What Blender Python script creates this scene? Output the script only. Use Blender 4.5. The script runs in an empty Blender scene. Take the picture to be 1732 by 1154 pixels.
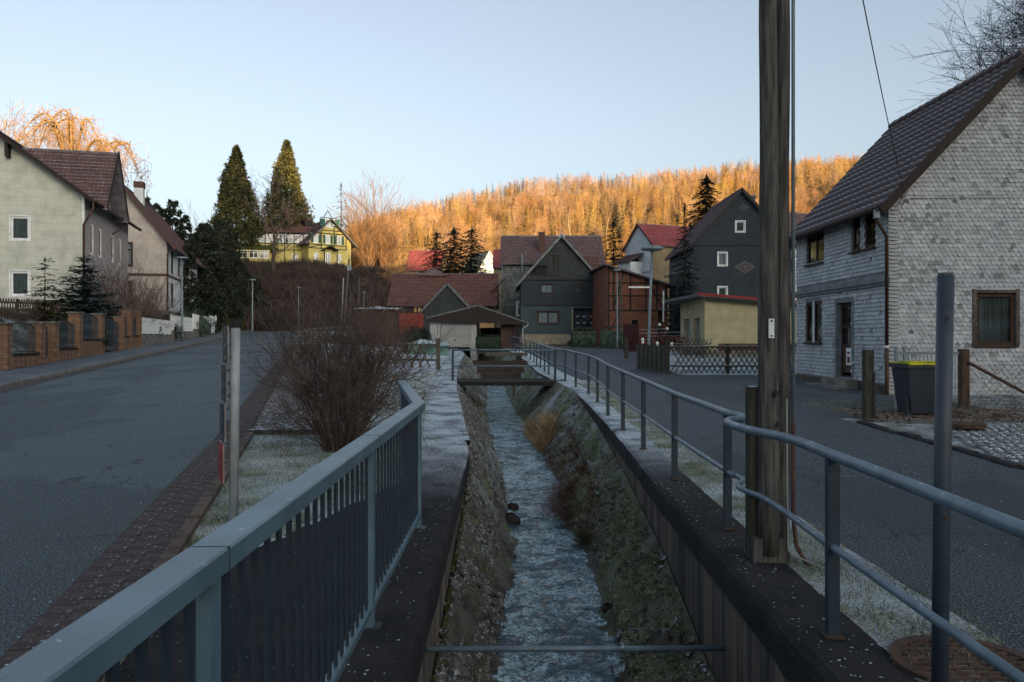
import bpy, bmesh, math, random
import numpy as np
from mathutils import Vector, Matrix, noise as mnoise
random.seed(7); RNG = np.random.default_rng(7)
S = bpy.context.scene; C = S.collection
R = math.radians; PI = math.pi

# ------------------------------------------------------------ camera, sky, sun, exposure
EYE = 1.64; F = 1347.0
cam = bpy.data.cameras.new('camera'); camo = bpy.data.objects.new('camera', cam); C.objects.link(camo)
camo.location = (0, 0, EYE); camo.rotation_euler = (R(90), 0, 0)
cam.sensor_width = 36; cam.lens = 28; cam.shift_y = -5/1732; cam.clip_start = .05; cam.clip_end = 5000
S.camera = camo
SUN_EL = 6.84; SX, SY = .507, -.862            # towards the sun, horizontally
w = bpy.data.worlds.new('World'); S.world = w; w.use_nodes = True
nt = w.node_tree; bg = nt.nodes['Background']
sky = nt.nodes.new('ShaderNodeTexSky'); sky.sky_type = 'NISHITA'; sky.sun_disc = False
sky.sun_elevation = R(SUN_EL); sky.sun_rotation = math.atan2(SX, SY)
sky.air_density = .8; sky.dust_density = 5.5; sky.ozone_density = .8; sky.altitude = 300
wb = nt.nodes.new('ShaderNodeMix'); wb.data_type = 'RGBA'; wb.blend_type = 'MULTIPLY'; wb.inputs[0].default_value = 1; wb.inputs[7].default_value = (.97, .99, 1.01, 1)
hs_ = nt.nodes.new('ShaderNodeHueSaturation'); hs_.inputs['Saturation'].default_value = .62
nt.links.new(sky.outputs[0], hs_.inputs['Color']); nt.links.new(hs_.outputs[0], wb.inputs[6]); nt.links.new(wb.outputs[2], bg.inputs[0]); bg.inputs[1].default_value = .15
sun = bpy.data.lights.new('sun', 'SUN'); suno = bpy.data.objects.new('sun', sun); C.objects.link(suno)
sun.energy = 4.3; sun.angle = R(.5); sun.color = (1, .67, .31)
suno.rotation_euler = Vector((SX, SY, math.tan(R(SUN_EL)))).to_track_quat('Z', 'Y').to_euler()
S.view_settings.view_transform = 'Standard'; S.view_settings.look = 'None'
S.view_settings.gamma = 1; S.view_settings.use_curve_mapping = False
S.view_settings.exposure = 1.36
S.render.engine = 'CYCLES'
S.cycles.max_bounces = 5; S.cycles.diffuse_bounces = 2; S.cycles.glossy_bounces = 2; S.cycles.transparent_max_bounces = 6

def at(px, py, d):
    return Vector(((px-866)/F*d, d, EYE+(572-py)/F*d))

# ------------------------------------------------------------ helpers
def tag(o, label=None, cat=None, group=None, kind=None):
    if label: o['label'] = label
    if cat: o['category'] = cat
    if group: o['group'] = group
    if kind: o['kind'] = kind
    return o
def thing(name, label, cat, loc=(0, 0, 0), rz=0, group=None):
    o = bpy.data.objects.new(name, None); C.objects.link(o)
    o.location = loc; o.rotation_euler = (0, 0, rz); o.empty_display_size = .3
    return tag(o, label, cat, group)
def link(name, me, parent=None, loc=None, rot=None, scale=None):
    o = bpy.data.objects.new(name, me); C.objects.link(o)
    if parent is not None: o.parent = parent
    if loc is not None: o.location = loc
    if rot is not None: o.rotation_euler = rot
    if scale is not None: o.scale = scale
    return o
def copy_tree(o, parent=None):
    c = o.copy(); C.objects.link(c)
    if parent is not None: c.parent = parent
    for ch in list(o.children): copy_tree(ch, c)
    return c

class MB:
    def __init__(s): s.v = []; s.f = []; s.uv = []; s.mi = []
    def face(s, idx, uv=None, m=0):
        s.f.append(tuple(idx)); s.uv.append(uv); s.mi.append(m)
    def poly(s, pts, uv=None, m=0):
        n = len(s.v); s.v += [tuple(p) for p in pts]; s.face(range(n, n+len(pts)), uv, m)
    def box(s, c, d, rot=None, m=0):
        x, y, z = d[0]/2, d[1]/2, d[2]/2
        ps = [Vector(p) for p in ((-x,-y,-z),(x,-y,-z),(x,y,-z),(-x,y,-z),(-x,-y,z),(x,-y,z),(x,y,z),(-x,y,z))]
        if rot is not None: ps = [rot @ p for p in ps]
        c = Vector(c); n = len(s.v); s.v += [tuple(p+c) for p in ps]
        for q in ((0,3,2,1),(4,5,6,7),(0,1,5,4),(1,2,6,5),(2,3,7,6),(3,0,4,7)): s.face([n+i for i in q], None, m)
        return s
    def bx(s, x0, x1, y0, y1, z0, z1, m=0):
        return s.box(((x0+x1)/2, (y0+y1)/2, (z0+z1)/2), (abs(x1-x0), abs(y1-y0), abs(z1-z0)), None, m)
    def beam(s, a, b, wd, ht, up=(0, 0, 1), m=0):
        a = Vector(a); b = Vector(b); d = b-a; L = d.length; d.normalize()
        sd = d.cross(Vector(up)); 
        if sd.length < 1e-4: sd = Vector((1, 0, 0))
        sd.normalize(); u = sd.cross(d)
        rot = Matrix((sd, d, u)).transposed()
        return s.box((a+b)/2, (wd, L, ht), rot, m)
    def tube(s, pts, r, n=8, m=0, cap=True):
        pts = [Vector(p) for p in pts]; k = len(pts)
        rs = r if isinstance(r, (list, tuple)) else [r]*k
        base = len(s.v); pu = None
        for i, p in enumerate(pts):
            t = (pts[min(i+1, k-1)]-pts[max(i-1, 0)])
            if t.length < 1e-7: t = Vector((0, 0, 1))
            t.normalize()
            if pu is None:
                u = t.cross(Vector((0, 0, 1)))
                if u.length < .05: u = t.cross(Vector((0, 1, 0)))
            else: u = pu-t*pu.dot(t)
            u.normalize(); pu = u; w_ = t.cross(u)
            for j in range(n):
                a = 2*PI*j/n; s.v.append(tuple(p+(u*math.cos(a)+w_*math.sin(a))*rs[i]))
        for i in range(k-1):
            for j in range(n):
                j2 = (j+1) % n
                s.face((base+i*n+j, base+i*n+j2, base+(i+1)*n+j2, base+(i+1)*n+j), None, m)
        if cap and n > 2:
            s.face([base+j for j in range(n)][::-1], None, m); s.face([base+(k-1)*n+j for j in range(n)], None, m)
        return s
    def cone3(s, a, b, ra, rb=0.0, m=0):          # cheap 3-sided twig
        d = b-a
        u = Vector((-d.y, d.x, .3*d.x+.01)); 
        if u.length < 1e-6: u = Vector((1, 0, 0))
        u.normalize(); w_ = d.cross(u); 
        if w_.length > 1e-9: w_.normalize()
        n = len(s.v); c = .866
        for p, r in ((a, ra), (b, max(rb, ra*.25))):
            s.v.append(tuple(p+u*r)); s.v.append(tuple(p-u*r*.5+w_*r*c)); s.v.append(tuple(p-u*r*.5-w_*r*c))
        for j in range(3):
            k = (j+1) % 3; s.face((n+j, n+k, n+3+k, n+3+j), None, m)
    def lathe(s, prof, n=16, c=(0, 0, 0), m=0):
        base = len(s.v)
        for r, z in prof:
            for j in range(n): a = 2*PI*j/n; s.v.append((c[0]+r*math.cos(a), c[1]+r*math.sin(a), c[2]+z))
        for i in range(len(prof)-1):
            for j in range(n):
                k = (j+1) % n; s.face((base+i*n+j, base+i*n+k, base+(i+1)*n+k, base+(i+1)*n+j), None, m)
        return s
    def mesh(s, name, mats, smooth=False):
        me = bpy.data.meshes.new(name); me.from_pydata(s.v, [], s.f)
        if not isinstance(mats, (list, tuple)): mats = [mats]
        for mm in mats: me.materials.append(mm)
        if len(mats) > 1: me.polygons.foreach_set('material_index', s.mi)
        if any(u is not None for u in s.uv):
            l = me.uv_layers.new(name='UVMap'); flat = []
            for fc, u in zip(s.f, s.uv):
                if u is None: flat += [0.0]*(2*len(fc))
                else:
                    for q in u: flat += [q[0], q[1]]
            l.data.foreach_set('uv', flat)
        if smooth: me.polygons.foreach_set('use_smooth', [True]*len(me.polygons))
        me.update(); return me
    def build(s, name, mats, parent=None, smooth=False, loc=None, rot=None):
        return link(name, s.mesh(name, mats, smooth), parent, loc, rot)

def np_mesh(name, V, T, mat, smooth=False):
    V = np.asarray(V, dtype=np.float32); T = np.asarray(T, dtype=np.int32); k = T.shape[1]
    me = bpy.data.meshes.new(name)
    me.vertices.add(len(V)); me.vertices.foreach_set('co', V.ravel())
    me.loops.add(T.size); me.loops.foreach_set('vertex_index', T.ravel())
    me.polygons.add(len(T)); me.polygons.foreach_set('loop_start', np.arange(0, T.size, k, dtype=np.int32))
    me.materials.append(mat); me.update(calc_edges=True); me.validate()
    if smooth: me.polygons.foreach_set('use_smooth', [True]*len(me.polygons))
    return me

# ------------------------------------------------------------ materials
KC = 1.26
def kc(v): return tuple(min(.85, x*KC) for x in v[:3])
class NT:
    def __init__(s, name):
        s.m = bpy.data.materials.new(name); s.m.use_nodes = True; s.t = s.m.node_tree
        s.b = s.t.nodes['Principled BSDF']; s.out = s.t.nodes['Material Output']
        s.co = None
    def n(s, ty, **kw):
        x = s.t.nodes.new('ShaderNode'+ty)
        for k, v in kw.items(): setattr(x, k, v)
        return x
    def l(s, a, b): s.t.links.new(a, b)
    def set(s, sock, v):
        if hasattr(v, 'links') or hasattr(v, 'is_linked'): s.l(v, sock)
        else: sock.default_value = v
    def coord(s, kind='Object', stretch=None):
        c = s.n('TexCoord').outputs[kind]
        if stretch:
            mp = s.n('Mapping'); mp.inputs['Scale'].default_value = stretch; s.l(c, mp.inputs[0]); c = mp.outputs[0]
        return c
    def noise(s, scale, detail=5, co=None, rough=.55, out='Fac'):
        x = s.n('TexNoise'); x.inputs['Scale'].default_value = scale; x.inputs['Detail'].default_value = detail
        x.inputs['Roughness'].default_value = rough
        if co is not None: s.l(co, x.inputs['Vector'])
        return x.outputs[out]
    def vor(s, scale, co=None, feat='F1', out='Distance', rnd=1):
        x = s.n('TexVoronoi', feature=feat); x.inputs['Scale'].default_value = scale
        if 'Randomness' in x.inputs: x.inputs['Randomness'].default_value = rnd
        if co is not None: s.l(co, x.inputs['Vector'])
        return x.outputs[out]
    def rng(s, v, a, b, c=0.0, d=1.0, smooth=True):
        x = s.n('MapRange'); x.interpolation_type = 'SMOOTHSTEP' if smooth else 'LINEAR'
        s.set(x.inputs[0], v); x.inputs[1].default_value = a; x.inputs[2].default_value = b
        x.inputs[3].default_value = c; x.inputs[4].default_value = d; return x.outputs[0]
    def math(s, op, a, b=0.0):
        x = s.n('Math', operation=op); s.set(x.inputs[0], a); s.set(x.inputs[1], b); return x.outputs[0]
    def mix(s, f, a, b):
        x = s.n('Mix', data_type='RGBA'); s.set(x.inputs[0], f)
        for sock, v in ((x.inputs[6], a), (x.inputs[7], b)):
            if isinstance(v, tuple): sock.default_value = (*kc(v), 1)
            else: s.l(v, sock)
        return x.outputs[2]
    def up(s, a=.5, b=.95):
        g = s.n('NewGeometry').outputs['Normal']; sp = s.n('SeparateXYZ'); s.l(g, sp.inputs[0])
        return s.rng(sp.outputs[2], a, b)
    def bump(s, h, strength=.3, dist=.01, prev=None):
        x = s.n('Bump'); x.inputs['Strength'].default_value = strength; x.inputs['Distance'].default_value = dist
        s.l(h, x.inputs['Height'])
        if prev is not None: s.l(prev, x.inputs['Normal'])
        return x.outputs[0]
    def fin(s, col, rough=.8, spec=.3, metal=0, nrm=None):
        if isinstance(col, tuple): s.b.inputs['Base Color'].default_value = (*kc(col), 1)
        else: s.l(col, s.b.inputs['Base Color'])
        s.set(s.b.inputs['Roughness'], rough); s.b.inputs['Specular IOR Level'].default_value = spec
        s.b.inputs['Metallic'].default_value = metal
        if nrm is not None: s.l(nrm, s.b.inputs['Normal'])
        return s.m
FROST = (.44, .52, .58)
def mat(name, c1, c2=None, rough=.8, scale=4, bump=.3, bscale=40, bdist=.01, spec=.25, metal=0, frost=0, fscale=9,
        stretch=None, island=0, fup=(.45, .9), coord='Object', lo=.35, hi=.65, inst=0, spots=None):
    t = NT(name); co = t.coord(coord, stretch)
    if c2 is None: c2 = tuple(x*.62 for x in c1)
    col = t.mix(t.rng(t.noise(scale, 6, co), lo, hi), c1, c2)
    if island:
        ri = t.n('NewGeometry').outputs['Random Per Island']
        hs = t.n('HueSaturation'); t.l(col, hs.inputs['Color']); t.l(t.rng(ri, 0, 1, 1-island, 1+island, False), hs.inputs['Value'])
        col = hs.outputs[0]
    if spots:
        col = t.mix(t.math('MULTIPLY', t.rng(t.noise(5, 3, t.coord(coord)), .55, .68), t.rng(t.noise(38, 5, t.coord(coord), .7), .56, .64)), col, spots)
        col = t.mix(t.rng(t.noise(2.2, 6, t.coord(coord), .7), .5, .72, 0, .35), col, tuple(x*.5 for x in c2))
    if inst:
        oi = t.n('ObjectInfo').outputs['Random']; hs = t.n('HueSaturation'); t.l(col, hs.inputs['Color']); t.l(t.rng(oi, 0, 1, 1-inst, 1+inst*.7, False), hs.inputs['Value']); t.l(t.rng(t.math('FRACT', t.math('MULTIPLY', oi, 7.3)), 0, 1, .478, .515, False), hs.inputs['Hue']); t.l(t.rng(t.math('FRACT', t.math('MULTIPLY', oi, 3.7)), 0, 1, .72, 1.12, False), hs.inputs['Saturation']); col = hs.outputs[0]
    if frost:
        f = t.math('MULTIPLY', t.up(*fup), t.rng(t.noise(fscale, 8, t.coord(coord), .7), .62-frost*.35, .72-frost*.3))
        col = t.mix(f, col, FROST)
    nrm = t.bump(t.noise(bscale, 5, co, .6), bump, bdist) if bump else None
    return t.fin(col, rough, spec, metal, nrm)

def tiles_mat(name, c1, c2, pw=.24, ph=.33, frost=.0, wave=True):   # tile columns and per-tile tone, courses are geometry
    t = NT(name); uv = t.coord('UV'); sp = t.n('SeparateXYZ'); t.l(uv, sp.inputs[0])
    u = t.math('DIVIDE', sp.outputs[0], pw); v = t.math('DIVIDE', sp.outputs[1], ph)
    cb = t.n('CombineXYZ'); t.l(t.math('FLOOR', u), cb.inputs[0]); t.l(t.math('FLOOR', v), cb.inputs[1])
    wn = t.n('TexWhiteNoise', noise_dimensions='2D'); t.l(cb.outputs[0], wn.inputs['Vector'])
    col = t.mix(wn.outputs['Value'], c1, c2)
    col = t.mix(t.rng(t.noise(.7, 5, t.coord()), .45, .75, 0, .6), col, tuple(x*.5 for x in c1))
    fr = t.math('FRACT', u)
    h = t.math('SINE', t.math('MULTIPLY', fr, 2*PI))
    fv = t.math('FRACT', v)
    edge = t.rng(fv, 0, .16, 0, 1)
    if frost:
        f = t.math('MULTIPLY', t.rng(fv, .45, .05, 0, 1), t.rng(t.noise(2, 6, t.coord(), .6), .25, .7, frost*.3, frost))
        col = t.mix(f, col, (.22, .25, .29))
    hh = t.math('ADD', t.math('MULTIPLY', h, .5), edge)
    return t.fin(col, .75, .25, 0, t.bump(hh, .9, .03))

def slate_mat(name, c1, c2, pw=.28, ph=.17, strength=.8, mort=(.01, .012, .015), rough=.6, offs=.5):
    t = NT(name); uv = t.coord('UV')
    br = t.n('TexBrick'); t.l(uv, br.inputs['Vector']); br.offset = offs
    br.inputs['Scale'].default_value = 1; br.inputs['Brick Width'].default_value = pw; br.inputs['Row Height'].default_value = ph
    br.inputs['Mortar Size'].default_value = .012; br.inputs['Mortar Smooth'].default_value = .4
    br.inputs['Color1'].default_value = (*kc(c1), 1); br.inputs['Color2'].default_value = (*kc(c2), 1); br.inputs['Mortar'].default_value = (*kc(mort), 1)
    col = t.mix(t.rng(t.noise(1.2, 6, uv), .4, .7, 0, .5), br.outputs['Color'], tuple(x*.6 for x in c2))
    sp = t.n('SeparateXYZ'); t.l(uv, sp.inputs[0])
    saw = t.math('FRACT', t.math('DIVIDE', sp.outputs[1], ph))
    h = t.math('SUBTRACT', t.math('SUBTRACT', 1.0, saw), t.math('MULTIPLY', br.outputs['Fac'], .8))
    return t.fin(col, rough, .35, 0, t.bump(h, strength, .02))

def glass_mat(name, tint=(.02, .025, .03), mixf=.55):
    t = NT(name)
    tr = t.n('BsdfTransparent'); tr.inputs[0].default_value = (.75, .8, .82, 1)
    gl = t.n('BsdfGlossy'); gl.inputs['Roughness'].default_value = .04; gl.inputs[0].default_value = (.9, .95, 1, 1)
    t.l(t.bump(t.noise(1.3, 2), .08, .01), gl.inputs['Normal'])
    fr = t.n('LayerWeight'); fr.inputs[0].default_value = .35
    ms = t.n('MixShader'); t.l(t.rng(fr.outputs['Fresnel'], 0, 1, .10, .85, False), ms.inputs[0]); t.l(tr.outputs[0], ms.inputs[1]); t.l(gl.outputs[0], ms.inputs[2])
    t.l(ms.outputs[0], t.out.inputs[0]); return t.m

M = {}
M['glass'] = glass_mat('window_glass')
M['room'] = mat('dark_room', (.012, .012, .014), bump=0)
M['white_frame'] = mat('white_window_frame', (.62, .66, .68), (.5, .54, .56), rough=.5, bump=.05)
M['brown_frame'] = mat('brown_window_frame', (.045, .022, .015), (.025, .014, .01), rough=.6, stretch=(8, 8, 1))
M['grey_frame'] = mat('grey_trim', (.16, .18, .19), rough=.6)
def curtain(name, c):
    t = NT(name); co = t.coord('Object', (1, 1, .05))
    col = t.mix(t.rng(t.noise(14, 4, co), .3, .7), c, tuple(x*.5 for x in c))
    return t.fin(col, .95, .1)
M['curtain'] = curtain('pale_curtain', (.42, .46, .5))
M['curtain_dim'] = curtain('grey_green_curtain', (.13, .16, .15))
M['wood'] = mat('weathered_wood', (.092, .090, .084), (.036, .036, .035), rough=.85, scale=3, bump=.8, bscale=9, bdist=.015, stretch=(12, 12, 1))
M['wood_brown'] = mat('brown_wood', (.075, .05, .035), (.035, .024, .018), rough=.85, scale=3, bump=.5, bscale=14, stretch=(6, 6, 1), frost=.4)
M['wood_moss'] = mat('mossy_wood', (.045, .044, .036), (.024, .026, .018), rough=.9, scale=3, bump=.6, bscale=20, stretch=(5, 5, 1), frost=.5)
M['wood_pale'] = mat('pale_fence_wood', (.10, .09, .075), (.05, .046, .036), rough=.9, scale=2, bump=.5, bscale=20, stretch=(6, 6, 1), frost=.5)
M['dark_board'] = mat('dark_brown_boards', (.025, .018, .016), (.014, .011, .011), rough=.7, stretch=(8, 1, 1))
M['rail'] = mat('galvanised_rail', (.095, .14, .18), (.06, .095, .125), rough=.45, scale=7, bump=.12, bscale=90, spec=.5, spots=(.06, .035, .02), frost=.10, fscale=22, fup=(.2, .95))
M['rail_dark'] = mat('grey_painted_steel', (.020, .034, .047), (.014, .025, .036), rough=.5, scale=5, bump=.15, bscale=60, spec=.4, frost=0, fscale=40, fup=(.5, .95))
M['metal_flat'] = mat('galvanised_flat_rail', (.09, .15, .19), (.065, .11, .14), rough=.42, scale=3, bump=.12, bscale=70, spec=.5, spots=(.07, .05, .03), frost=.04, fscale=12, fup=(.4, .95))
M['post_metal'] = mat('pole_metal', (.27, .30, .31), (.19, .22, .23), rough=.5, scale=5, spec=.4, bump=.1)
M['lamp_metal'] = mat('lamp_post_paint', (.16, .20, .22), (.11, .15, .17), rough=.5, scale=2, spec=.4, bump=.1)
M['rust'] = mat('rusty_iron', (.075, .042, .03), (.03, .022, .02), rough=.85, scale=12, bump=.5, bscale=80)
M['rust_pipe'] = mat('rusty_pipe', (.085, .045, .035), (.04, .028, .024), rough=.8, scale=20)
M['black_metal'] = mat('black_iron', (.02, .022, .026), rough=.55, bump=.1)
M['tile_red'] = tiles_mat('red_brown_roof_tiles', (.115, .048, .036), (.07, .03, .026), frost=.35)
M['tile_brown'] = tiles_mat('brown_roof_tiles', (.10, .055, .05), (.055, .034, .034), frost=.6)
M['tile_bright'] = tiles_mat('bright_red_roof_tiles', (.20, .035, .035), (.14, .025, .028), frost=.5)
M['tile_dark'] = tiles_mat('dark_red_roof_tiles', (.08, .032, .035), (.045, .022, .026), frost=.3)
M['slate'] = slate_mat('blue_slate_cladding', (.011, .026, .040), (.007, .019, .030))
M['slate_board'] = slate_mat('slate_grey_boards', (.028, .055, .072), (.023, .047, .063), .62, .16, .35)
M['slate_gable'] = slate_mat('dark_mottled_slates', (.030, .040, .045), (.012, .018, .022), .2, .16, .8)
M['scales'] = slate_mat('grey_scale_cladding', (.15, .17, .165), (.075, .088, .088), .3, .26, .9, (.03, .035, .036), .8)
M['cream'] = slate_mat('cream_panel_cladding', (.41, .435, .39), (.385, .41, .37), 1.0, .5, .25, (.28, .30, .24), .8)
M['pink_render'] = mat('pale_pink_render', (.30, .275, .27), (.26, .24, .235), rough=.9, scale=.6, bump=.3, bscale=60)
M['diamond'] = slate_mat('pale_diamond_cladding', (.36, .335, .31), (.32, .30, .28), .45, .45, .3, (.25, .24, .22), .9)
M['white_render'] = mat('white_render', (.45, .49, .52), (.38, .42, .45), rough=.9, scale=1, bump=.2)
M['ochre_render'] = mat('ochre_render', (.31, .28, .175), (.25, .23, .145), rough=.95, scale=1.5, bump=.5, bscale=45)
M['tan_render'] = mat('tan_render', (.17, .145, .09), (.13, .11, .075), rough=.95, scale=1, bump=.4)
M['yellow_render'] = mat('bright_yellow_render', (.40, .35, .13), (.33, .29, .10), rough=.9, scale=1, bump=.2)
M['beam'] = mat('dark_timber_frame', (.022, .024, .022), rough=.8, stretch=(4, 4, 1))
M['green_shutter'] = mat('green_shutter', (.02, .09, .075), rough=.6, bump=0)
M['infill'] = mat('ochre_infill', (.42, .29, .13), (.34, .23, .11), rough=.95)
M['red_band'] = mat('brick_red_band', (.20, .045, .03), (.12, .03, .025), rough=.9)
M['concrete'] = mat('concrete', (.17, .165, .15), (.10, .10, .092), rough=.9, scale=2.5, bump=.4, bscale=30)
M['stone_beige'] = mat('beige_stone_plinth', (.26, .23, .17), (.16, .15, .12), rough=.95, scale=3, bump=.5, bscale=15)
M['stone_brown'] = mat('brown_foundation_stone', (.10, .075, .06), (.05, .04, .035), rough=.95, scale=4, bump=.6, bscale=15)
M['frost_top'] = mat('frosted_concrete_cap', (.12, .13, .13), (.07, .075, .08), rough=.9, frost=.9, fscale=6)
M['garage_white'] = mat('greyish_white_paint', (.26, .275, .27), (.22, .235, .23), rough=.7)  # light grey all over, a step darker than the white render
M['weir_wood'] = mat('dark_weir_wood', (.05, .038, .032), (.03, .024, .022), rough=.9, scale=3, bump=.5, bscale=14)
M['white_panel'] = mat('white_fence_panel', (.60, .63, .62), (.52, .56, .56), rough=.6, scale=1, bump=.05)
M['sandblock'] = mat('sandstone_block', (.20, .125, .08), (.115, .072, .048), rough=.95, scale=2.2, bump=.7, bscale=14, bdist=.03)
M['mortar'] = mat('mortar', (.14, .11, .085), rough=.95)
M['bark'] = mat('dark_bark', (.055, .045, .038), (.03, .026, .022), rough=.95, scale=6, bump=.6, bscale=20, stretch=(3, 3, 1))
M['bark_gold'] = mat('golden_bark', (.26, .17, .09), (.17, .11, .06), rough=.9, scale=3)
M['bark_pale'] = mat('pale_birch_bark', (.42, .34, .25), (.25, .2, .15), rough=.9, scale=3)
M['twig_gold'] = mat('russet_twigs', (.30, .185, .085), (.20, .12, .06), rough=.9, scale=.5, bump=0, island=.35)
M['wood_larch'] = mat('hill_larch_twigs', (.44, .27, .07), (.28, .17, .05), rough=.95, scale=.35, bump=0, island=.4, inst=.45)
M['wood_beech'] = mat('hill_beech_twigs', (.34, .20, .08), (.20, .125, .06), rough=.95, scale=.35, bump=0, island=.4, inst=.42)
M['twig_larch'] = mat('larch_twigs', (.40, .26, .085), (.25, .165, .06), rough=.95, scale=.35, bump=0, island=.4)
M['twig_brown'] = mat('brown_twigs', (.105, .078, .066), (.06, .048, .043), rough=.9, scale=2, bump=0, island=.4)
M['twig_grey'] = mat('grey_twigs', (.05, .052, .056), (.03, .032, .036), rough=.9, bump=0)
M['russet_dark'] = mat('russet_dark_twigs', (.21, .12, .062), (.12, .075, .045), rough=.95, scale=.4, bump=0, island=.45)
M['scrub'] = mat('scrub_twigs', (.062, .046, .040), (.034, .028, .026), rough=.95, scale=.3, bump=0, island=.4, inst=.4)
M['spruce'] = mat('spruce_needles', (.014, .024, .018), (.006, .012, .010), rough=.85, scale=1.2, bump=0, island=.45)
M['spruce_blue'] = mat('blue_spruce_needles', (.03, .05, .052), (.013, .024, .027), rough=.85, scale=1.5, bump=0, island=.5)
M['spruce_olive'] = mat('olive_needles', (.055, .058, .018), (.022, .028, .012), rough=.85, scale=1.2, bump=0, island=.5)
M['spruce_far'] = mat('hill_spruce_needles', (.05, .055, .02), (.025, .032, .014), rough=.9, scale=.3, bump=0, island=.5, inst=.3)
M['thuja'] = mat('thuja_foliage', (.075, .07, .022), (.02, .028, .014), rough=.85, scale=.5, bump=0, island=.55)
M['hedge'] = mat('hedge_leaves', (.02, .034, .02), (.010, .018, .012), rough=.85, scale=3, bump=0, island=.5)
M['hedge_frost'] = mat('frosted_hedge_leaves', (.05, .075, .06), (.018, .032, .022), rough=.85, scale=3, bump=0, island=.5)
M['ivy'] = mat('ivy_leaves', (.018, .026, .014), (.008, .013, .009), rough=.6, scale=3, bump=0, island=.5)
M['straw'] = mat('dry_straw', (.27, .205, .12), (.15, .11, .065), rough=.9, scale=4, bump=0, island=.4)
M['deadstem'] = mat('dead_brown_stems', (.11, .06, .04), (.055, .032, .026), rough=.9, scale=4, bump=0, island=.5)
M['moss'] = mat('moss', (.06, .068, .015), (.025, .03, .012), rough=.95, scale=10, bump=.6, island=.3)
M['blade'] = mat('frosted_grass_blades', (.22, .26, .20), (.08, .10, .05), rough=.9, scale=2.5, bump=0, island=.4, coord='Object')
def frosty(name, g1, g2, amt, sc=6):
    t = NT(name); co = t.coord()
    col = t.mix(t.rng(t.noise(3, 6, co), .35, .65), g1, g2)
    col = t.mix(t.rng(t.noise(60, 3, co), .4, .6, 0, .5), col, tuple(x*.4 for x in g2))
    n1 = t.noise(sc*.25, 4, co); n2 = t.noise(sc*9, 6, co, .8)
    f = t.rng(t.math('ADD', t.math('MULTIPLY', n1, .5), n2), .93-amt*.45, 1.10-amt*.36, 0, .82)
    col = t.mix(f, col, FROST)
    return t.fin(col, .95, .15, 0, t.bump(t.noise(70, 5, co, .7), .9, .02))
M['grass_frost'] = frosty('frosted_grass', (.085, .10, .045), (.06, .055, .035), .82)
M['grass_white'] = frosty('white_frosted_lawn', (.10, .12, .07), (.07, .065, .04), .95)
M['grass_thin'] = frosty('thin_frosted_verge', (.07, .088, .035), (.055, .045, .03), .68)
M['gravel_frost'] = frosty('frosted_gravel', (.08, .075, .065), (.05, .048, .042), .6, 10)

def asphalt(name, c, fleck=.5, frost=0):
    t = NT(name); co = t.coord()
    col = t.mix(t.rng(t.noise(.5, 5, co), .35, .65), c, tuple(x*.72 for x in c))
    n = t.noise(60, 4, co, .85)
    col = t.mix(t.rng(n, .50, .585, 0, .9), col, tuple(min(1, x*5+.04) for x in c))
    col = t.mix(t.rng(n, .49, .40, 0, .9), col, tuple(x*.3 for x in c))
    pa_ = t.rng(t.noise(.22, 3, t.coord('Object', (1, .5, 1))), .50, .53, 0, .35); col = t.mix(pa_, col, tuple(x*.55 for x in c))
    cr = t.n('TexVoronoi', feature='DISTANCE_TO_EDGE'); cr.inputs['Scale'].default_value = .55; dn = t.n('VectorMath', operation='ADD'); t.l(co, dn.inputs[0]); t.l(t.noise(1.5, 4, co, out='Color'), dn.inputs[1]); t.l(dn.outputs[0], cr.inputs['Vector'])
    col = t.mix(t.math('MULTIPLY', t.rng(cr.outputs['Distance'], .012, .004), t.rng(t.noise(.35, 3, co), .5, .58, 0, .8)), col, tuple(x*.25 for x in c))
    # frost specks and tiny ice crumbs
    cs = t.coord('Object', (1, .6, 1))
    v = t.vor(26, cs); k = t.vor(26, cs, out='Color'); sp = t.n('SeparateColor'); t.l(k, sp.inputs[0])
    f = t.math('MULTIPLY', t.rng(v, .16, .08), t.rng(sp.outputs[0], 1-.14*fleck, 1-.12*fleck))
    f = t.math('MULTIPLY', f, t.rng(t.noise(9, 4, co), .4, .55))
    col = t.mix(f, col, (.45, .50, .55))
    if frost:
        f2 = t.rng(t.math('ADD', t.noise(.8, 5, t.coord('Object', (1, .3, 1))), t.math('MULTIPLY', t.noise(50, 5, co, .8), .5)), .95-frost*.2, 1.1-frost*.2, 0, .55)
        col = t.mix(f2, col, (.3, .35, .4))
    return t.fin(col, .75, .3, 0, t.bump(t.noise(140, 3, co, .8), .6, .01))
M['asphalt'] = asphalt('main_road_asphalt', (.028, .041, .048), .3, .12)
M['asphalt2'] = asphalt('side_street_asphalt', (.019, .026, .032), .5, .05)
M['asphalt3'] = asphalt('pavement_asphalt', (.042, .055, .066), .2, .3)

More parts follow.
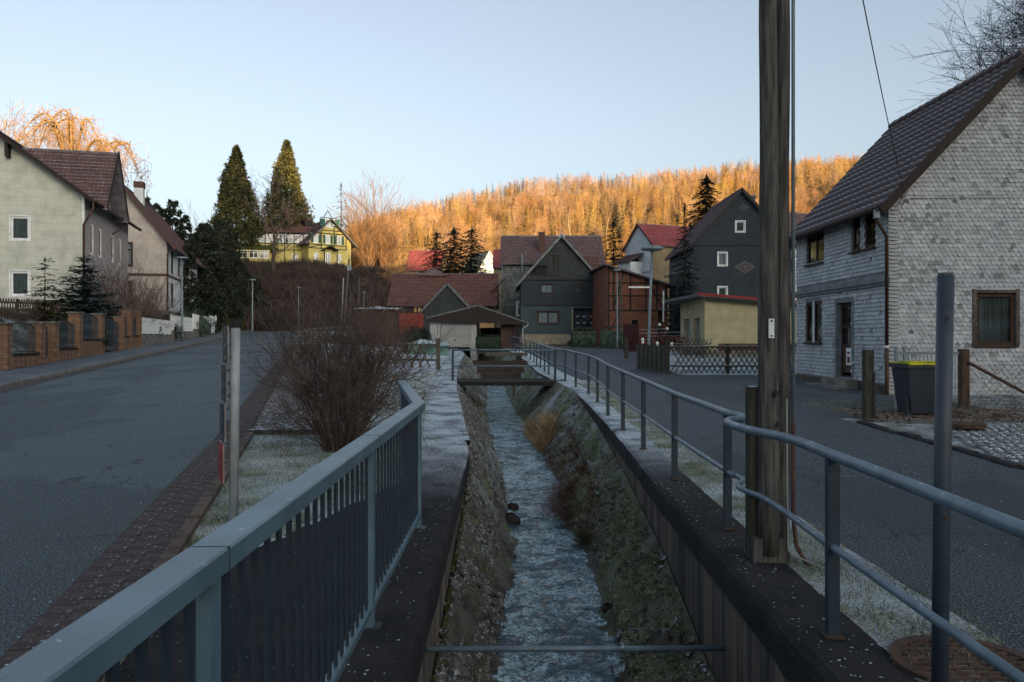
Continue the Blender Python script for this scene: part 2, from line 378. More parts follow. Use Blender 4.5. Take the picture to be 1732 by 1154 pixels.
def cap_mat(name, near=9.0):
    t = NT(name); co = t.coord()
    col = t.mix(t.rng(t.noise(2, 6, co), .35, .65), (.009, .011, .014), (.022, .021, .022))
    col = t.mix(t.rng(t.noise(45, 4, co, .7), .5, .75, 0, .5), col, (.06, .06, .062))
    v = t.vor(34, co); k = t.vor(34, out='Color', co=co); sp = t.n('SeparateColor'); t.l(k, sp.inputs[0])
    f = t.math('MULTIPLY', t.rng(v, .24, .17), t.rng(sp.outputs[0], .86, .92))
    f = t.math('MULTIPLY', f, t.rng(t.noise(16, 4, co), .42, .6))
    col = t.mix(t.math('MULTIPLY', f, t.up(.2, .8)), col, (.30, .34, .37))
    sx = t.n('SeparateXYZ'); t.l(co, sx.inputs[0])
    fa = t.rng(sx.outputs[1], near-1.5, near+3.5)
    f3 = t.math('MULTIPLY', t.rng(t.math('ADD', t.math('MULTIPLY', t.noise(1.6, 4, co), .45), t.math('MULTIPLY', t.noise(38, 6, co, .85), 1.1)), .66, .84, 0, .9), t.math('MULTIPLY', fa, t.up(.5, .9)))
    col = t.mix(f3, col, FROST)
    return t.fin(col, .95, .2, 0, t.bump(t.noise(50, 6, co, .7), 1, .012))
M['cap'] = cap_mat('black_weathered_concrete', 9)
M['cap_r'] = cap_mat('black_weathered_concrete_wall_top', 10)
def wallface():
    t = NT('streaked_channel_concrete'); co = t.coord()
    st = t.coord('Object', (1, 1, .06))
    col = t.mix(t.rng(t.noise(9, 4, st), .35, .65), (.10, .088, .078), (.035, .034, .036))
    col = t.mix(t.rng(t.noise(2, 4, st), .5, .62, 0, .7), col, (.15, .12, .09))
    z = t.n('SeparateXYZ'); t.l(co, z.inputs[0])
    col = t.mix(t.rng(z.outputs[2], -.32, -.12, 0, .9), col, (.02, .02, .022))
    u2 = t.math('FRACT', t.math('DIVIDE', z.outputs[1], .22)); 
    h = t.math('SUBTRACT', t.noise(30, 4, co), t.math('MULTIPLY', t.rng(t.math('ABSOLUTE', t.math('SUBTRACT', u2, .5)), .46, .5), 1.5))
    return t.fin(col, .9, .2, 0, t.bump(h, .8, .012))
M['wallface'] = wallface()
def bankmat(name, moss, fr):
    t = NT(name); co = t.coord()
    col = t.mix(t.rng(t.noise(3.2, 8, co, .7), .35, .65), (.14, .125, .105), (.05, .047, .044))
    col = t.mix(t.math('MULTIPLY', t.rng(t.noise(1.4, 5, co), .5-moss*.12, .62-moss*.1), t.rng(t.noise(25, 5, co, .7), .3, .6)), col, (.16, .20, .11))
    col = t.mix(t.rng(t.noise(38, 5, co, .8), .56, .72, 0, .6), col, (.16, .16, .145))
    f = t.rng(t.math('ADD', t.noise(1.2, 4, co), t.noise(60, 6, co, .85)), 1.12-fr*.22, 1.26-fr*.2, 0, .8)
    sy = t.n('SeparateXYZ'); t.l(co, sy.inputs[0])
    f = t.math('MULTIPLY', f, t.rng(sy.outputs[1], 6, 17, .22, 1))
    col = t.mix(f, col, (.32, .38, .42))
    h = t.math('ADD', t.math('MULTIPLY', t.noise(14, 8, co, .75), 1.4), t.math('MULTIPLY', t.vor(16, co), .5))
    return t.fin(col, .95, .2, 0, t.bump(h, 1, .07))
M['bank_l'] = bankmat('stony_left_bank', .15, .55)
M['bank_r'] = bankmat('mossy_right_bank', .9, .5)
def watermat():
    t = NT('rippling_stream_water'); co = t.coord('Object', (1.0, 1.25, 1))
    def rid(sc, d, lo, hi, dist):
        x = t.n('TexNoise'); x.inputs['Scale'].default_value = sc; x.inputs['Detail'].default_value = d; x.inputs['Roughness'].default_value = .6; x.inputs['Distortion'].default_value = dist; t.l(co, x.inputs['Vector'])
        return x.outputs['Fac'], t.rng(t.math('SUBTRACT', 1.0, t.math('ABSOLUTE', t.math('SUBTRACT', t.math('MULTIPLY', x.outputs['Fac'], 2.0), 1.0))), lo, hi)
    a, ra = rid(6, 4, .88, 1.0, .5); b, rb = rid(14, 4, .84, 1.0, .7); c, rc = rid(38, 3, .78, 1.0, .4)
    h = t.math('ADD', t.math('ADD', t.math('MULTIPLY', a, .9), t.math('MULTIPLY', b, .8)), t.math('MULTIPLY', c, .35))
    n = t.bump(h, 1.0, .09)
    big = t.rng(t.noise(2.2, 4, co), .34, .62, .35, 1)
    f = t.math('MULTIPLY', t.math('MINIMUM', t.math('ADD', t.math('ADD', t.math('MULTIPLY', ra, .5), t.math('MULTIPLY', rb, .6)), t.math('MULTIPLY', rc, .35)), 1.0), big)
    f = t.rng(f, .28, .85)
    col = t.mix(f, (.022, .070, .105), (.40, .60, .72))  # pale ridges stand for foam and for sky glints, both painted into the colour
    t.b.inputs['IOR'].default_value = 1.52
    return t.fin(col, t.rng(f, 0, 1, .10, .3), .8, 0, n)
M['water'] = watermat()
def groundmat():
    t = NT('ground_cover'); co = t.coord()
    sy = t.n('SeparateXYZ'); t.l(co, sy.inputs[0])
    g = t.mix(t.rng(t.noise(.5, 8, co), .35, .65), (.055, .055, .03), (.045, .035, .024))
    f = t.rng(t.math('ADD', t.noise(.35, 4, co), t.noise(9, 8, co, .75)), .98, 1.12, 0, .8)
    g = t.mix(f, g, (.36, .42, .42))
    hl = t.mix(t.rng(t.noise(.06, 8, co), .35, .65), (.12, .075, .04), (.07, .05, .028))
    far = t.rng(sy.outputs[1], 95, 120)
    col = t.mix(far, g, t.mix(t.rng(sy.outputs[1], 148, 170), (.042, .034, .028), hl))
    return t.fin(col, .95, .1, 0, t.bump(t.noise(3, 8, co, .7), 1, .15))
M['ground'] = groundmat()
M['setts'] = mat('grey_setts', (.10, .105, .11), (.06, .063, .068), rough=.85, scale=5, bump=.5, bscale=40, island=.35, frost=.35, fscale=14)
M['cobble'] = mat('grey_cobble', (.12, .125, .12), (.07, .075, .072), rough=.8, scale=7, bump=.5, bscale=30, island=.3, frost=.4, fscale=10)
M['paver_red'] = mat('brown_red_paver', (.050, .040, .038), (.030, .026, .026), rough=.85, scale=6, bump=.5, bscale=50, island=.3, frost=.15, fscale=25)
M['leaf_dead'] = mat('dead_leaves', (.10, .055, .035), (.18, .15, .13), rough=.9, bump=0, island=.4)
M['crumb'] = mat('frost_crumbs', (.42, .46, .50), (.3, .33, .36), rough=.9, bump=0, scale=20)
# ------------------------------------------------------------ the lie of the land
def sm(t): t = min(1, max(0, t)); return t*t*(3-2*t)
def lin(x, xs, ys): return float(np.interp(x, xs, ys))
def xre(y): return -1.6-.25*y            # road's right edge
def xle(y): return -8.2-.25*y            # road's left edge
def xfence(y): return -11.0-.25*y
CY = [-6, 2, 4, 6.6, 10, 11.4, 14, 18, 22, 25.4, 30, 40, 50, 60, 72, 85, 110]
XL = [-.52, -.50, -.51, -.54, -.58, -.60, -.85, -1.2, -1.57, -1.80, -2.1, -2.6, -3.0, -4.0, -6.5, -9.3, -14]
XR = [1.45, 1.47, 1.50, 1.55, 1.62, 1.66, 1.70, 1.72, 1.68, 1.40, 1.0, .70, .2, -.6, -3.6, -6.7, -11.4]
def xl(y): return lin(y, CY, XL)
def xr(y): return lin(y, CY, XR)
def xlw(y): return lin(y, [0, 7, 8.9, 10.6, 12.5, 15, 19.5, 25, 29.6, 42, 60, 110], [-.15, -.13, -.04, -.04, -.06, -.18, -.43, -.78, -1.0, -1.3, -2.6, -13])
def xrw(y): return lin(y, [0, 5, 7, 8.9, 10.6, 12.5, 15, 18, 25, 29.6, 42, 60, 110], [.75, .8, .89, .96, .93, .70, .88, .73, .35, 0, -.47, -1.6, -12.4])
def zw(y): return -1.2+.012*(y-7)
def zlf(y): return lin(y, [0, 2, 4, 6, 7.5, 10, 11.4, 12.5], [-1.05, -1.0, -.85, -.71, -.6, -.42, -.2, -.02])
def zrf(y): return lin(y, [0, 4, 6.4, 7.2, 8.4, 9.6, 20], [-1.15, -1.1, -.97, -.82, -.65, -.55, .10])
RPX = [0, 400, 520, 600, 660, 700, 750, 800, 850, 900, 960, 1030, 1100, 1180, 1250, 1340, 1445, 1732, 2400]
RPY = [500, 470, 440, 412, 388, 378, 366, 350, 340, 331, 328, 326, 322, 314, 306, 302, 300, 290, 280]
HT = [-400, -60, 0, 12, 32, 42, 52, 60, 90, 130, 400]
HH = [40, 30, 26, 34, 62, 51, 35, 31, 31, 30, 26]  # heights of the unseen ridge behind the camera, shaped to shade the village
TAN = math.tan(R(SUN_EL))
def H(x, y):
    zl_ = .026*max(0, y-13); zr_ = .016*max(0, y-9)
    if y > 150: zl_ = .026*137+(y-150)*.01; zr_ = .016*141+(y-150)*.01
    t = sm((x-xre(y))/(6+.05*max(y, 0)))
    z = zl_*(1-t)+zr_*t
    a = (xfence(y)-.5)-x
    if a > 0: z += (2.2*sm(a/4)+.06*min(a, 60))*sm((y+30)/40)
    if x > 18 and y > -5: z += .22*(x-18)*sm((y+5)/20)
    z += 12*sm((y-116)/35)*sm((-9-x)/17)
    z += 1.7*math.exp(-((x+16)/8)**2-((y-93)/12)**2)
    if y > 120:
        px = 866+F*x/y; tt = min(1, max(0, (y-165)/235.0))
        rz = EYE+(572-lin(px, RPX, RPY))/F*400
        if tt > 0: z = max(z, z*(1-tt)+rz*tt) if rz > z else z
        if y > 400: z = max(z*(1-min(1, (y-400)/600)*.5), 0)
    s = SX*x+SY*y; q = -SY*x+SX*y
    if s > 45:
        top = lin(q, HT, HH)+TAN*160
        k = (s-45)/115.0
        hz = top*min(1, k)**1.1 if s < 160 else top*(1-min(1, (s-160)/400)*.4)
        z = max(z, hz)
    return z
def Hs(x, y):                                # land sheet: sunk under the built strips and the channel
    z = H(x, y)
    if -6 < y < 110 and xl(y)-.2 < x < xr(y)+.2: return z-3.2
    if -8 < y < 64 and -16-.3*y < x < 18: return z-.06
    if 64 <= y < 116 and xfence(y) < x < xre(y)+1: return z-.06
    return z
def axis(parts):
    o = []
    for a, b, st in parts: o += list(np.arange(a, b, st))
    return o
def grow(a, st, f, lim):
    o = [a]
    while abs(o[-1]) < lim: st *= f; o.append(o[-1]+math.copysign(st, o[-1]))
    return o[1:]
xs = sorted(set([round(v, 3) for v in axis([(-14, 14, .25)])+[-14-.5*i for i in range(1, 60)]+grow(-44, .8, 1.09, 900)+grow(14, .4, 1.07, 900)]))
ys = sorted(set([round(v, 3) for v in grow(-6, .6, 1.1, 700)+axis([(-6, 64, .5), (64, 150, 1), (150, 420, 2.5)])+grow(420, 4, 1.12, 2400)]))
V = np.array([(x, y, Hs(x, y)) for y in ys for x in xs]); nx, ny = len(xs), len(ys)
ii = np.arange(nx-1)[None, :]+np.arange(ny-1)[:, None]*nx
T = np.stack([ii, ii+1, ii+nx+1, ii+nx], -1).reshape(-1, 4)
land = link('ground', np_mesh('ground', V, T, M['ground'], True)); land['kind'] = 'structure'

def strip(name, fl, fr, y0, y1, dz, m, st=.5, nxx=4, uvs=False, edge=0.0, kind='structure', wob=0):
    mb = MB(); n = max(2, int((y1-y0)/st)+1); Y = np.linspace(y0, y1, n)
    for y in Y:
        for j in range(nxx+1):
            a, b = fl(y), fr(y); x = a+(b-a)*j/nxx
            z = H(x, y)+dz+(wob*(mnoise.noise((x*2, y*2, 0))) if wob else 0)
            mb.v.append((x, y, z))
    w_ = nxx+1
    for i in range(n-1):
        for j in range(nxx): mb.face((i*w_+j, i*w_+j+1, (i+1)*w_+j+1, (i+1)*w_+j))
    if edge:                                 # vertical faces down both long sides
        for side in (0, nxx):
            for i in range(n-1):
                a = mb.v[i*w_+side]; b = mb.v[(i+1)*w_+side]
                q = [a, b, (b[0], b[1], b[2]-edge), (a[0], a[1], a[2]-edge)]
                mb.poly(q if side else q[::-1])
    o = mb.build(name, m, smooth=True); 
    if kind: o['kind'] = kind
    return o
strip('main_road', xle, xre, -8, 116, 0, M['asphalt'], .5, 10)
strip('gutter_strip', lambda y: xle(y)-.38, xle, -8, 116, .012, M['paver_red'], .5, 1)
strip('left_pavement', xfence, lambda y: xle(y)-.5, -8, 116, .11, M['asphalt3'], .5, 3, edge=.14)
kb = strip('left_kerb', lambda y: xle(y)-.5, lambda y: xle(y)-.38, -8, 116, .12, M['concrete'], .5, 1, edge=.14)
strip('right_pavement_bed', lambda y: xre(y)+.5, lambda y: xre(y)+2.1, 13.4, 60, -.03, M['mortar'], .5, 2)
strip('frosted_verge', lambda y: xre(y)+.5, lambda y: min(xl(y)-lin(y, [5, 6.6, 9], [1.85, 1.3, .7]), -8) if False else max(xre(y)+.55, xl(y)-lin(y, [5, 6.6, 9], [1.85, 1.3, .7])), -8, 13.4, .0, M['grass_frost'], .25, 8, wob=.03)
def lawnr(y): return xl(y)-.55
strip('frosted_lawn', lambda y: xre(y)+2.1, lawnr, 13.4, 64, .0, M['grass_white'], .5, 10, wob=.04)
strip('street_verge', lambda y: xr(y)+.45, lambda y: 2.62, -8, 26, .0, M['grass_thin'], .25, 4, wob=.02)
strip('street_verge', lambda y: xr(y)+.2, lambda y: xr(y)+.9, 26, 100, .0, M['grass_white'], .5, 3)
def str_l(y): return 2.62 if y < 26 else xr(y)+.9
strip('side_street', str_l, lambda y: 6.3, -8, 15.4, .0, M['asphalt2'], .5, 6)
strip('side_street', str_l, lambda y: 10.2, 15.4, 28.6, .0, M['asphalt2'], .5, 8)
strip('side_street', str_l, lambda y: lin(y, [28.6, 45, 64], [6.0, 7.2, 11]), 28.6, 64, .0, M['asphalt2'], .5, 6)
strip('front_yard', lambda y: 6.3, lambda y: 18, -8, 15.4, -.015, M['gravel_frost'], .5, 10, wob=.02)
strip('garden_ground', lambda y: 10.2, lambda y: 18, 15.4, 28.6, -.01, M['gravel_frost'], .5, 6, wob=.03)
strip('garden_ground', lambda y: lin(y, [28.6, 45, 64], [6.0, 7.2, 11]), lambda y: 18, 28.6, 64, .0, M['grass_thin'], .5, 6, wob=.05)

# channel: water, banks, wall faces and wall tops
def prof(name, pts_fn, y0, y1, st, m, nsub=8, wobble=.04, seed=0):
    mb = MB(); n = int((y1-y0)/st)+1; w_ = None
    for i in range(n):
        y = y0+(y1-y0)*i/(n-1); P = pts_fn(y); row = []
        for k in range(len(P)-1):
            for j in range(nsub): 
                t = j/nsub; row.append((P[k][0]+(P[k+1][0]-P[k][0])*t, P[k][1]+(P[k+1][1]-P[k][1])*t))
        row.append(P[-1]); w_ = len(row)
        for q, (x, z) in enumerate(row):
            e = min(1, q/3, (w_-1-q)/2.0)*wobble
            d = e*(mnoise.noise((x*3+seed, y*2.2, z*3))+.6*mnoise.noise((x*9, y*8+seed, z*9))+.35*mnoise.noise((x*24, y*22+seed, z*24)))
            mb.v.append((x+d*.5, y, z+d))
    for i in range(n-1):
        for j in range(w_-1): mb.face((i*w_+j, i*w_+j+1, (i+1)*w_+j+1, (i+1)*w_+j))
    o = mb.build(name, m, smooth=True); o['kind'] = 'structure'; return o
def bl(y): return [(xl(y)-.02, zlf(y)+0*y) if y < 12.4 else (xl(y), H(xl(y), y)-.01), (xlw(y)-.05, zw(y)+.05), (xlw(y)+.25, zw(y)-.25)]
def br(y): return [(xrw(y)-.25, zw(y)-.25), (xrw(y)+.05, zw(y)+.04), (xr(y)+.02, zrf(y)) if y < 20 else (xr(y), H(xr(y), y)-.01)]
prof('left_bank', bl, 0, 100, .07, M['bank_l'], 16, .09, 3)
prof('right_bank', br, 0, 100, .07, M['bank_r'], 16, .12, 9)
mb = MB(); 
Y = list(np.arange(0, 24, .045))+list(np.arange(24, 100, .4)); NXW = 26
for y in Y:
    a, b = xlw(y)-.1, xrw(y)+.1
    for j in range(NXW+1):
        x = a+(b-a)*j/NXW
        z = zw(y)+.030*mnoise.noise((x*4, y*3.4, 1))+.022*mnoise.noise((x*9, y*8, 4))+.007*mnoise.noise((x*20, y*18, 7))
        mb.v.append((x, y, z))
for i in range(len(Y)-1):
    for j in range(NXW): q = i*(NXW+1)+j; mb.face((q, q+1, q+NXW+2, q+NXW+1))
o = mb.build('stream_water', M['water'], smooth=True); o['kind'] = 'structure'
def wall(name, side, y0, y1, topw, m, face):
    mb = MB(); n = int((y1-y0)/.2)+1; Y = np.linspace(y0, y1, n); rows = []
    for y in Y:
        xe = xl(y) if side < 0 else xr(y); g = H(xe, y)+.002; tw = topw(y)
        wv = .012*mnoise.noise((y*1.7, side, 2))+.006*mnoise.noise((y*9, side, 5))
        zb = (zlf(y) if side < 0 else zrf(y))-.35
        s = side
        # from outer foot over the top to the channel foot
        rows.append([(xe+s*tw, g-.3), (xe+s*tw, g), (xe+s*(.06), g+.012), (xe+s*.015+wv, g-.015), (xe-s*.0+wv, g-.06), (xe-s*.005+wv, g-.20-abs(wv)*3), (xe+s*.035, g-.26), (xe+s*.04, min(zb, g-.3))])
    k = len(rows[0])
    for y, r in zip(Y, rows):
        for x, z in r: mb.v.append((x, y, z))
    for i in range(n-1):
        for j in range(k-1):
            q = (i*k+j, i*k+j+1, (i+1)*k+j+1, (i+1)*k+j)
            mb.face(q if side < 0 else q[::-1], None, 0 if j < 4 else (0 if j < 5 else 1))
    for base in (0, (n-1)*k): mb.face([base+j for j in range(k)])
    o = mb.build(name, [m, face]); o['kind'] = 'structure'; return o
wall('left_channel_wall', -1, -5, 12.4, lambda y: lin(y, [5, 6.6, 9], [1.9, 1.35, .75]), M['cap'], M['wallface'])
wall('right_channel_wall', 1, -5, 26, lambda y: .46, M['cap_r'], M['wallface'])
strip('left_wall_top', lambda y: xl(y)-.8, lambda y: xl(y)+.04, 12.4, 64, .012, M['cap'], .4, 3, edge=.2)
strip('right_wall_top', lambda y: xr(y)-.04, lambda y: xr(y)+.42, 26, 100, .012, M['cap_r'], .4, 2, edge=.2)

# pavers of the gutter strip along the road's right edge: the near ones singly, the rest joined
def placed(mesh, name, parent, loc, rz, sc=1, rx=0, ry=0):
    o = bpy.data.objects.new(name, mesh); C.objects.link(o); o.parent = parent; o.location = loc
    o.rotation_euler = (rx, ry, rz); 
    if sc != 1: o.scale = (sc, sc, sc) if not isinstance(sc, tuple) else sc
    return o
def brick_mesh(name, dx, dy, dz, m, bev=.006):
    mb = MB(); x, y = dx/2, dy/2; b = bev
    for (qx, qy, qz) in ((x, y, -dz), (x, y, -b), (x-b, y-b, 0)):
        for a, c in ((-1, -1), (1, -1), (1, 1), (-1, 1)): mb.v.append((a*qx, c*qy, qz))
    for k in (0, 4):
        for j in range(4): mb.face((k+j, k+(j+1) % 4, k+4+(j+1) % 4, k+4+j))
    mb.face((8, 9, 10, 11)); return mb.mesh(name, m)
rb = strip('gutter_bed', xre, lambda y: xre(y)+.5, -8, 60, -.012, M['mortar'], .5, 1)
ang = math.atan(.25)
pm = [brick_mesh('paver', .160, .235, .06, M['paver_red'], .004) for _ in range(3)]
mbf = MB(); cnt = 0; y = 1.2
while y < 58:
    for j in range(3):
        yy = y+(.11 if j == 1 else 0); x = xre(yy)+.085+j*.163
        z = H(x, yy)+.012+random.uniform(-.003, .003)
        if cnt < 288 and y > 3.2:
            cnt += 1; placed(pm[0], 'paver', rb, (x, yy, z), ang, 1, random.uniform(-.02, .02), random.uniform(-.02, .02))
        else: mbf.box((x, yy, z-.03), (.155, .232, .06), Matrix.Rotation(ang, 3, 'Z'))
    y += .237
o = mbf.build('joined_pavers', M['paver_red'], rb); o['kind'] = 'stuff'
mbk = MB()                                 # low kerb stones on the verge side
y = 1.0
while y < 13.3:
    x = xre(y+.5)+.56; mbk.box((x, y+.49, H(x, y)+.015), (.10, .96, .10), Matrix.Rotation(ang, 3, 'Z')); y += 1.0
o = mbk.build('verge_kerb', M['stone_brown']); o['kind'] = 'structure'
mbs = MB()
y = 13.5
while y < 40:
    n = 12
    for j in range(n):
        yy = y+random.uniform(-.006, .006); x = xre(yy)+.58+j*.127+(.06 if int(y/.11) % 2 else 0)
        mbs.box((x, yy, H(x, yy)-.045+random.uniform(-.006, .006)), (.108, .098, .10), Matrix.Rotation(ang+random.uniform(-.05, .05), 3, 'Z'))
    y += .112
o = mbs.build('setts', M['setts']); o['kind'] = 'stuff'; tag(o, 'grey stone setts of the pavement beyond the bush, edged by brown pavers', 'paving')
mbx = MB(); mbx.beam((xre(13.4)+.5, 13.45, H(-4.5, 13.4)+.01), (-2.2, 13.5, H(-2.2, 13.4)+.01), .1, .14)
o = mbx.build('path_edging', M['wood_moss']); o['kind'] = 'structure'

# cobbles of the yard in front of the shingled house
yard = [o for o in C.objects if o.name == 'front_yard'][0]
cms = []
for k in range(4):
    mb = MB(); n = 8
    for rr, zz in ((1, -.08), (1, -.02), (.86, 0.0), (.5, .012)):
        for j in range(n):
            a = 2*PI*(j+.5)/n; q = 1/max(abs(math.cos(a)), abs(math.sin(a)))*.93 
            q = min(q, 1.18)
            mb.v.append((.068*q*rr*math.cos(a)*random.uniform(.93, 1.05), .085*q*rr*math.sin(a)*random.uniform(.93, 1.05), zz))
    for k2 in range(3):
        for j in range(n): mb.face((k2*n+j, k2*n+(j+1) % n, (k2+1)*n+(j+1) % n, (k2+1)*n+j))
    mb.face([3*n+j for j in range(n)]); cms.append(mb.mesh('cobble', M['cobble']))
pts = []
for i in range(60):
    for j in range(60):
        x = 6.45+j*.148+(.07 if i % 2 else 0)+random.uniform(-.015, .015); yy = 7.0+i*.178+.25*math.sin(x*.9)+random.uniform(-.015, .015)
        lim = 6.55+.42*max(0, yy-10.5)**1.25*.45
        if x < lim or yy > 14.4-(.5*math.sin(x*1.7))*.3 or x > 13: continue
        pts.append((x, yy))
vis = sorted([p for p in pts if p[0] < .665*p[1]], key=lambda p: p[1])
near = set(vis[:290]); mbj = MB()
for p in pts:
    z = H(*p)+.012+random.uniform(-.008, .008)
    if p in near: placed(random.choice(cms), 'cobble', yard, (p[0], p[1], z), random.uniform(-.15, .15)+random.choice((0, PI)), random.uniform(.92, 1.08), random.uniform(-.05, .05), random.uniform(-.05, .05))
    else: mbj.box((p[0], p[1], z-.05), (.125, .155, .1), Matrix.Rotation(random.uniform(-.15, .15), 3, 'Z'))
o = mbj.build('joined_cobbles', M['cobble'], yard); o['kind'] = 'stuff'
mbe = []
em = brick_mesh('kerb_stone', .16, .50, .18, M['cap'], .02)
for i in range(14):
    yy = 7.6+i*.52; x = 6.36+.03*math.sin(i*2.1)+max(0, 10.5-yy)*.0
    placed(em, 'kerb_stone', yard, (x, yy, H(x, yy)+.035+random.uniform(-.012, .01)), random.uniform(-.04, .04), 1)
# ------------------------------------------------------------ building kit
def clip(poly, nx_, nz_, c):                 # keep nx*x+nz*z <= c
    out = []
    for i in range(len(poly)):
        a, b = poly[i], poly[(i+1) % len(poly)]
        da, db = nx_*a[0]+nz_*a[1]-c, nx_*b[0]+nz_*b[1]-c
        if da <= 1e-9: out.append(a)
        if (da < -1e-9 and db > 1e-9) or (da > 1e-9 and db < -1e-9):
            t = da/(da-db); out.append((a[0]+(b[0]-a[0])*t, a[1]+(b[1]-a[1])*t))
    return out
def facade(mb, O, U, width, height, openings=(), planes=(), depth=.14, m=0, bands=()):
    """wall face in the plane through O along U (horizontal) and Z; openings (u0,u1,z0,z1); planes clip gables; bands (z, m) from which height the material index changes"""
    U = Vector(U).normalized(); N = U.cross(Vector((0, 0, 1))); O = Vector(O)
    us = sorted({0, width} | {v for o in openings for v in o[:2]}); zs = sorted({0, height} | {v for o in openings for v in o[2:4]} | {b[0] for b in bands})
    P = lambda u, z, d=0: O+U*u+Vector((0, 0, z))-N*d
    for i in range(len(us)-1):
        for j in range(len(zs)-1):
            u0, u1, z0, z1 = us[i], us[i+1], zs[j], zs[j+1]
            if u1-u0 < 1e-5 or z1-z0 < 1e-5: continue
            if any(o[0]-1e-6 <= u0 and u1 <= o[1]+1e-6 and o[2]-1e-6 <= z0 and z1 <= o[3]+1e-6 for o in openings): continue
            pl = [(u0, z0), (u1, z0), (u1, z1), (u0, z1)]
            for (a, b, c) in planes:
                pl = clip(pl, a, b, c)
                if len(pl) < 3: break
            if len(pl) < 3: continue
            mm = m
            for b in bands:
                if z0 >= b[0]-1e-6: mm = b[1]
            mb.poly([P(*q) for q in pl], [(q[0], q[1]) for q in pl], mm)
    for (u0, u1, z0, z1) in [o[:4] for o in openings]:
        for a, b in (((u0, z0), (u1, z0)), ((u1, z0), (u1, z1)), ((u1, z1), (u0, z1)), ((u0, z1), (u0, z0))):
            mb.poly([P(*a, depth), P(*b, depth), P(*b), P(*a)][::-1], [(a[0], a[1]+.1), (b[0], b[1]+.1), b, a], m)
def window(parent, O, U, u0, u1, z0, z1, frame='white_frame', depth=.09, fw=.06, div=(1, 1), cur=None, casing=0, casm=None, sill=.05, door=False, proud=.0, shutters=None, backing=True):
    U = Vector(U).normalized(); N = U.cross(Vector((0, 0, 1))); O = Vector(O)
    rot = Matrix((U, -N, Vector((0, 0, 1)))).transposed()
    def bxx(mb, a, b, c, d, n0, n1): mb.box(O+U*((a+b)/2)+Vector((0, 0, (c+d)/2))+N*((n0+n1)/2), (abs(b-a), abs(n1-n0), abs(d-c)), rot)
    mb = MB(); f0, f1 = -depth-.03, -depth+.03
    bxx(mb, u0, u1, z0, z0+fw, f0, f1); bxx(mb, u0, u1, z1-fw, z1, f0, f1)
    bxx(mb, u0, u0+fw, z0+fw, z1-fw, f0, f1); bxx(mb, u1-fw, u1, z0+fw, z1-fw, f0, f1)
    nu, nz = div
    for i in range(1, nu): c = u0+(u1-u0)*i/nu; bxx(mb, c-fw*.55, c+fw*.55, z0+fw, z1-fw, f0+.006, f1-.006)
    for j in range(1, nz): c = z0+(z1-z0)*(j/nz if nz != 2 else .68); bxx(mb, u0+fw, u1-fw, c-fw*.4, c+fw*.4, f0+.009, f1-.009)
    if casing:
        for a, b, c, d in ((u0-casing, u1+casing, z1+.002, z1+casing), (u0-casing, u1+casing, z0-casing, z0-.002), (u0-casing, u0-.002, z0, z1), (u1+.002, u1+casing, z0, z1)): bxx(mb, a, b, c, d, .002, .035)
    wo = mb.build('door' if door else 'window', M[frame] if not casm or not casing else M[frame], parent)
    mp = MB(); q = [(u0+fw*.5, z0+fw*.5), (u1-fw*.5, z0+fw*.5), (u1-fw*.5, z1-fw*.5), (u0+fw*.5, z1-fw*.5)]
    mp.poly([O+U*a+Vector((0, 0, b))-N*depth for a, b in q]); mp.build('pane', M['glass'], wo)
    if cur:
        mc = MB(); n = max(8, int((u1-u0)/.035)); pr = None
        for i in range(n+1):
            u = u0+(u1-u0)*i/n; dd = depth+.09+.018*math.sin(i*1.9)
            a = O+U*u+Vector((0, 0, z0+.02))-N*dd; b = O+U*u+Vector((0, 0, z1-.02))-N*dd
            if pr: mc.poly([pr[0], a, b, pr[1]])
            pr = (a, b)
        mc.build('curtain', M[cur], wo)
    if backing:
        mr = MB(); e = .01
        mr.poly([O+U*a+Vector((0, 0, b))-N*(depth+.20) for a, b in ((u0-e, z0-e), (u1+e, z0-e), (u1+e, z1+e), (u0-e, z1+e))])
        for a, b in (((u0, z0), (u1, z0)), ((u1, z0), (u1, z1)), ((u1, z1), (u0, z1)), ((u0, z1), (u0, z0))):
            mr.poly([O+U*a[0]+Vector((0, 0, a[1]))-N*(depth+.035), O+U*b[0]+Vector((0, 0, b[1]))-N*(depth+.035), O+U*b[0]+Vector((0, 0, b[1]))-N*(depth+.2), O+U*a[0]+Vector((0, 0, a[1]))-N*(depth+.2)])
        mr.build('recess', M['room'], wo)
    if sill:
        ms = MB(); bxx(ms, u0-.05, u1+.05, z0-.05, z0-.002, -depth, sill); ms.build('sill', M[frame], wo)
    if shutters:
        for sd in (-1, 1):
            mz = MB(); a = u0-.06 if sd < 0 else u1+.06; ww = (u1-u0)*.52*sd
            bxx(mz, min(a, a+ww), max(a, a+ww), z0, z1, .004, .045)
            for k in range(6): zz = z0+.1+(z1-z0-.2)*k/5; bxx(mz, min(a, a+ww)+.04, max(a, a+ww)-.04, zz-.03, zz+.03, .045, .055)
            mz.build('shutter', M[shutters], wo)
    return wo
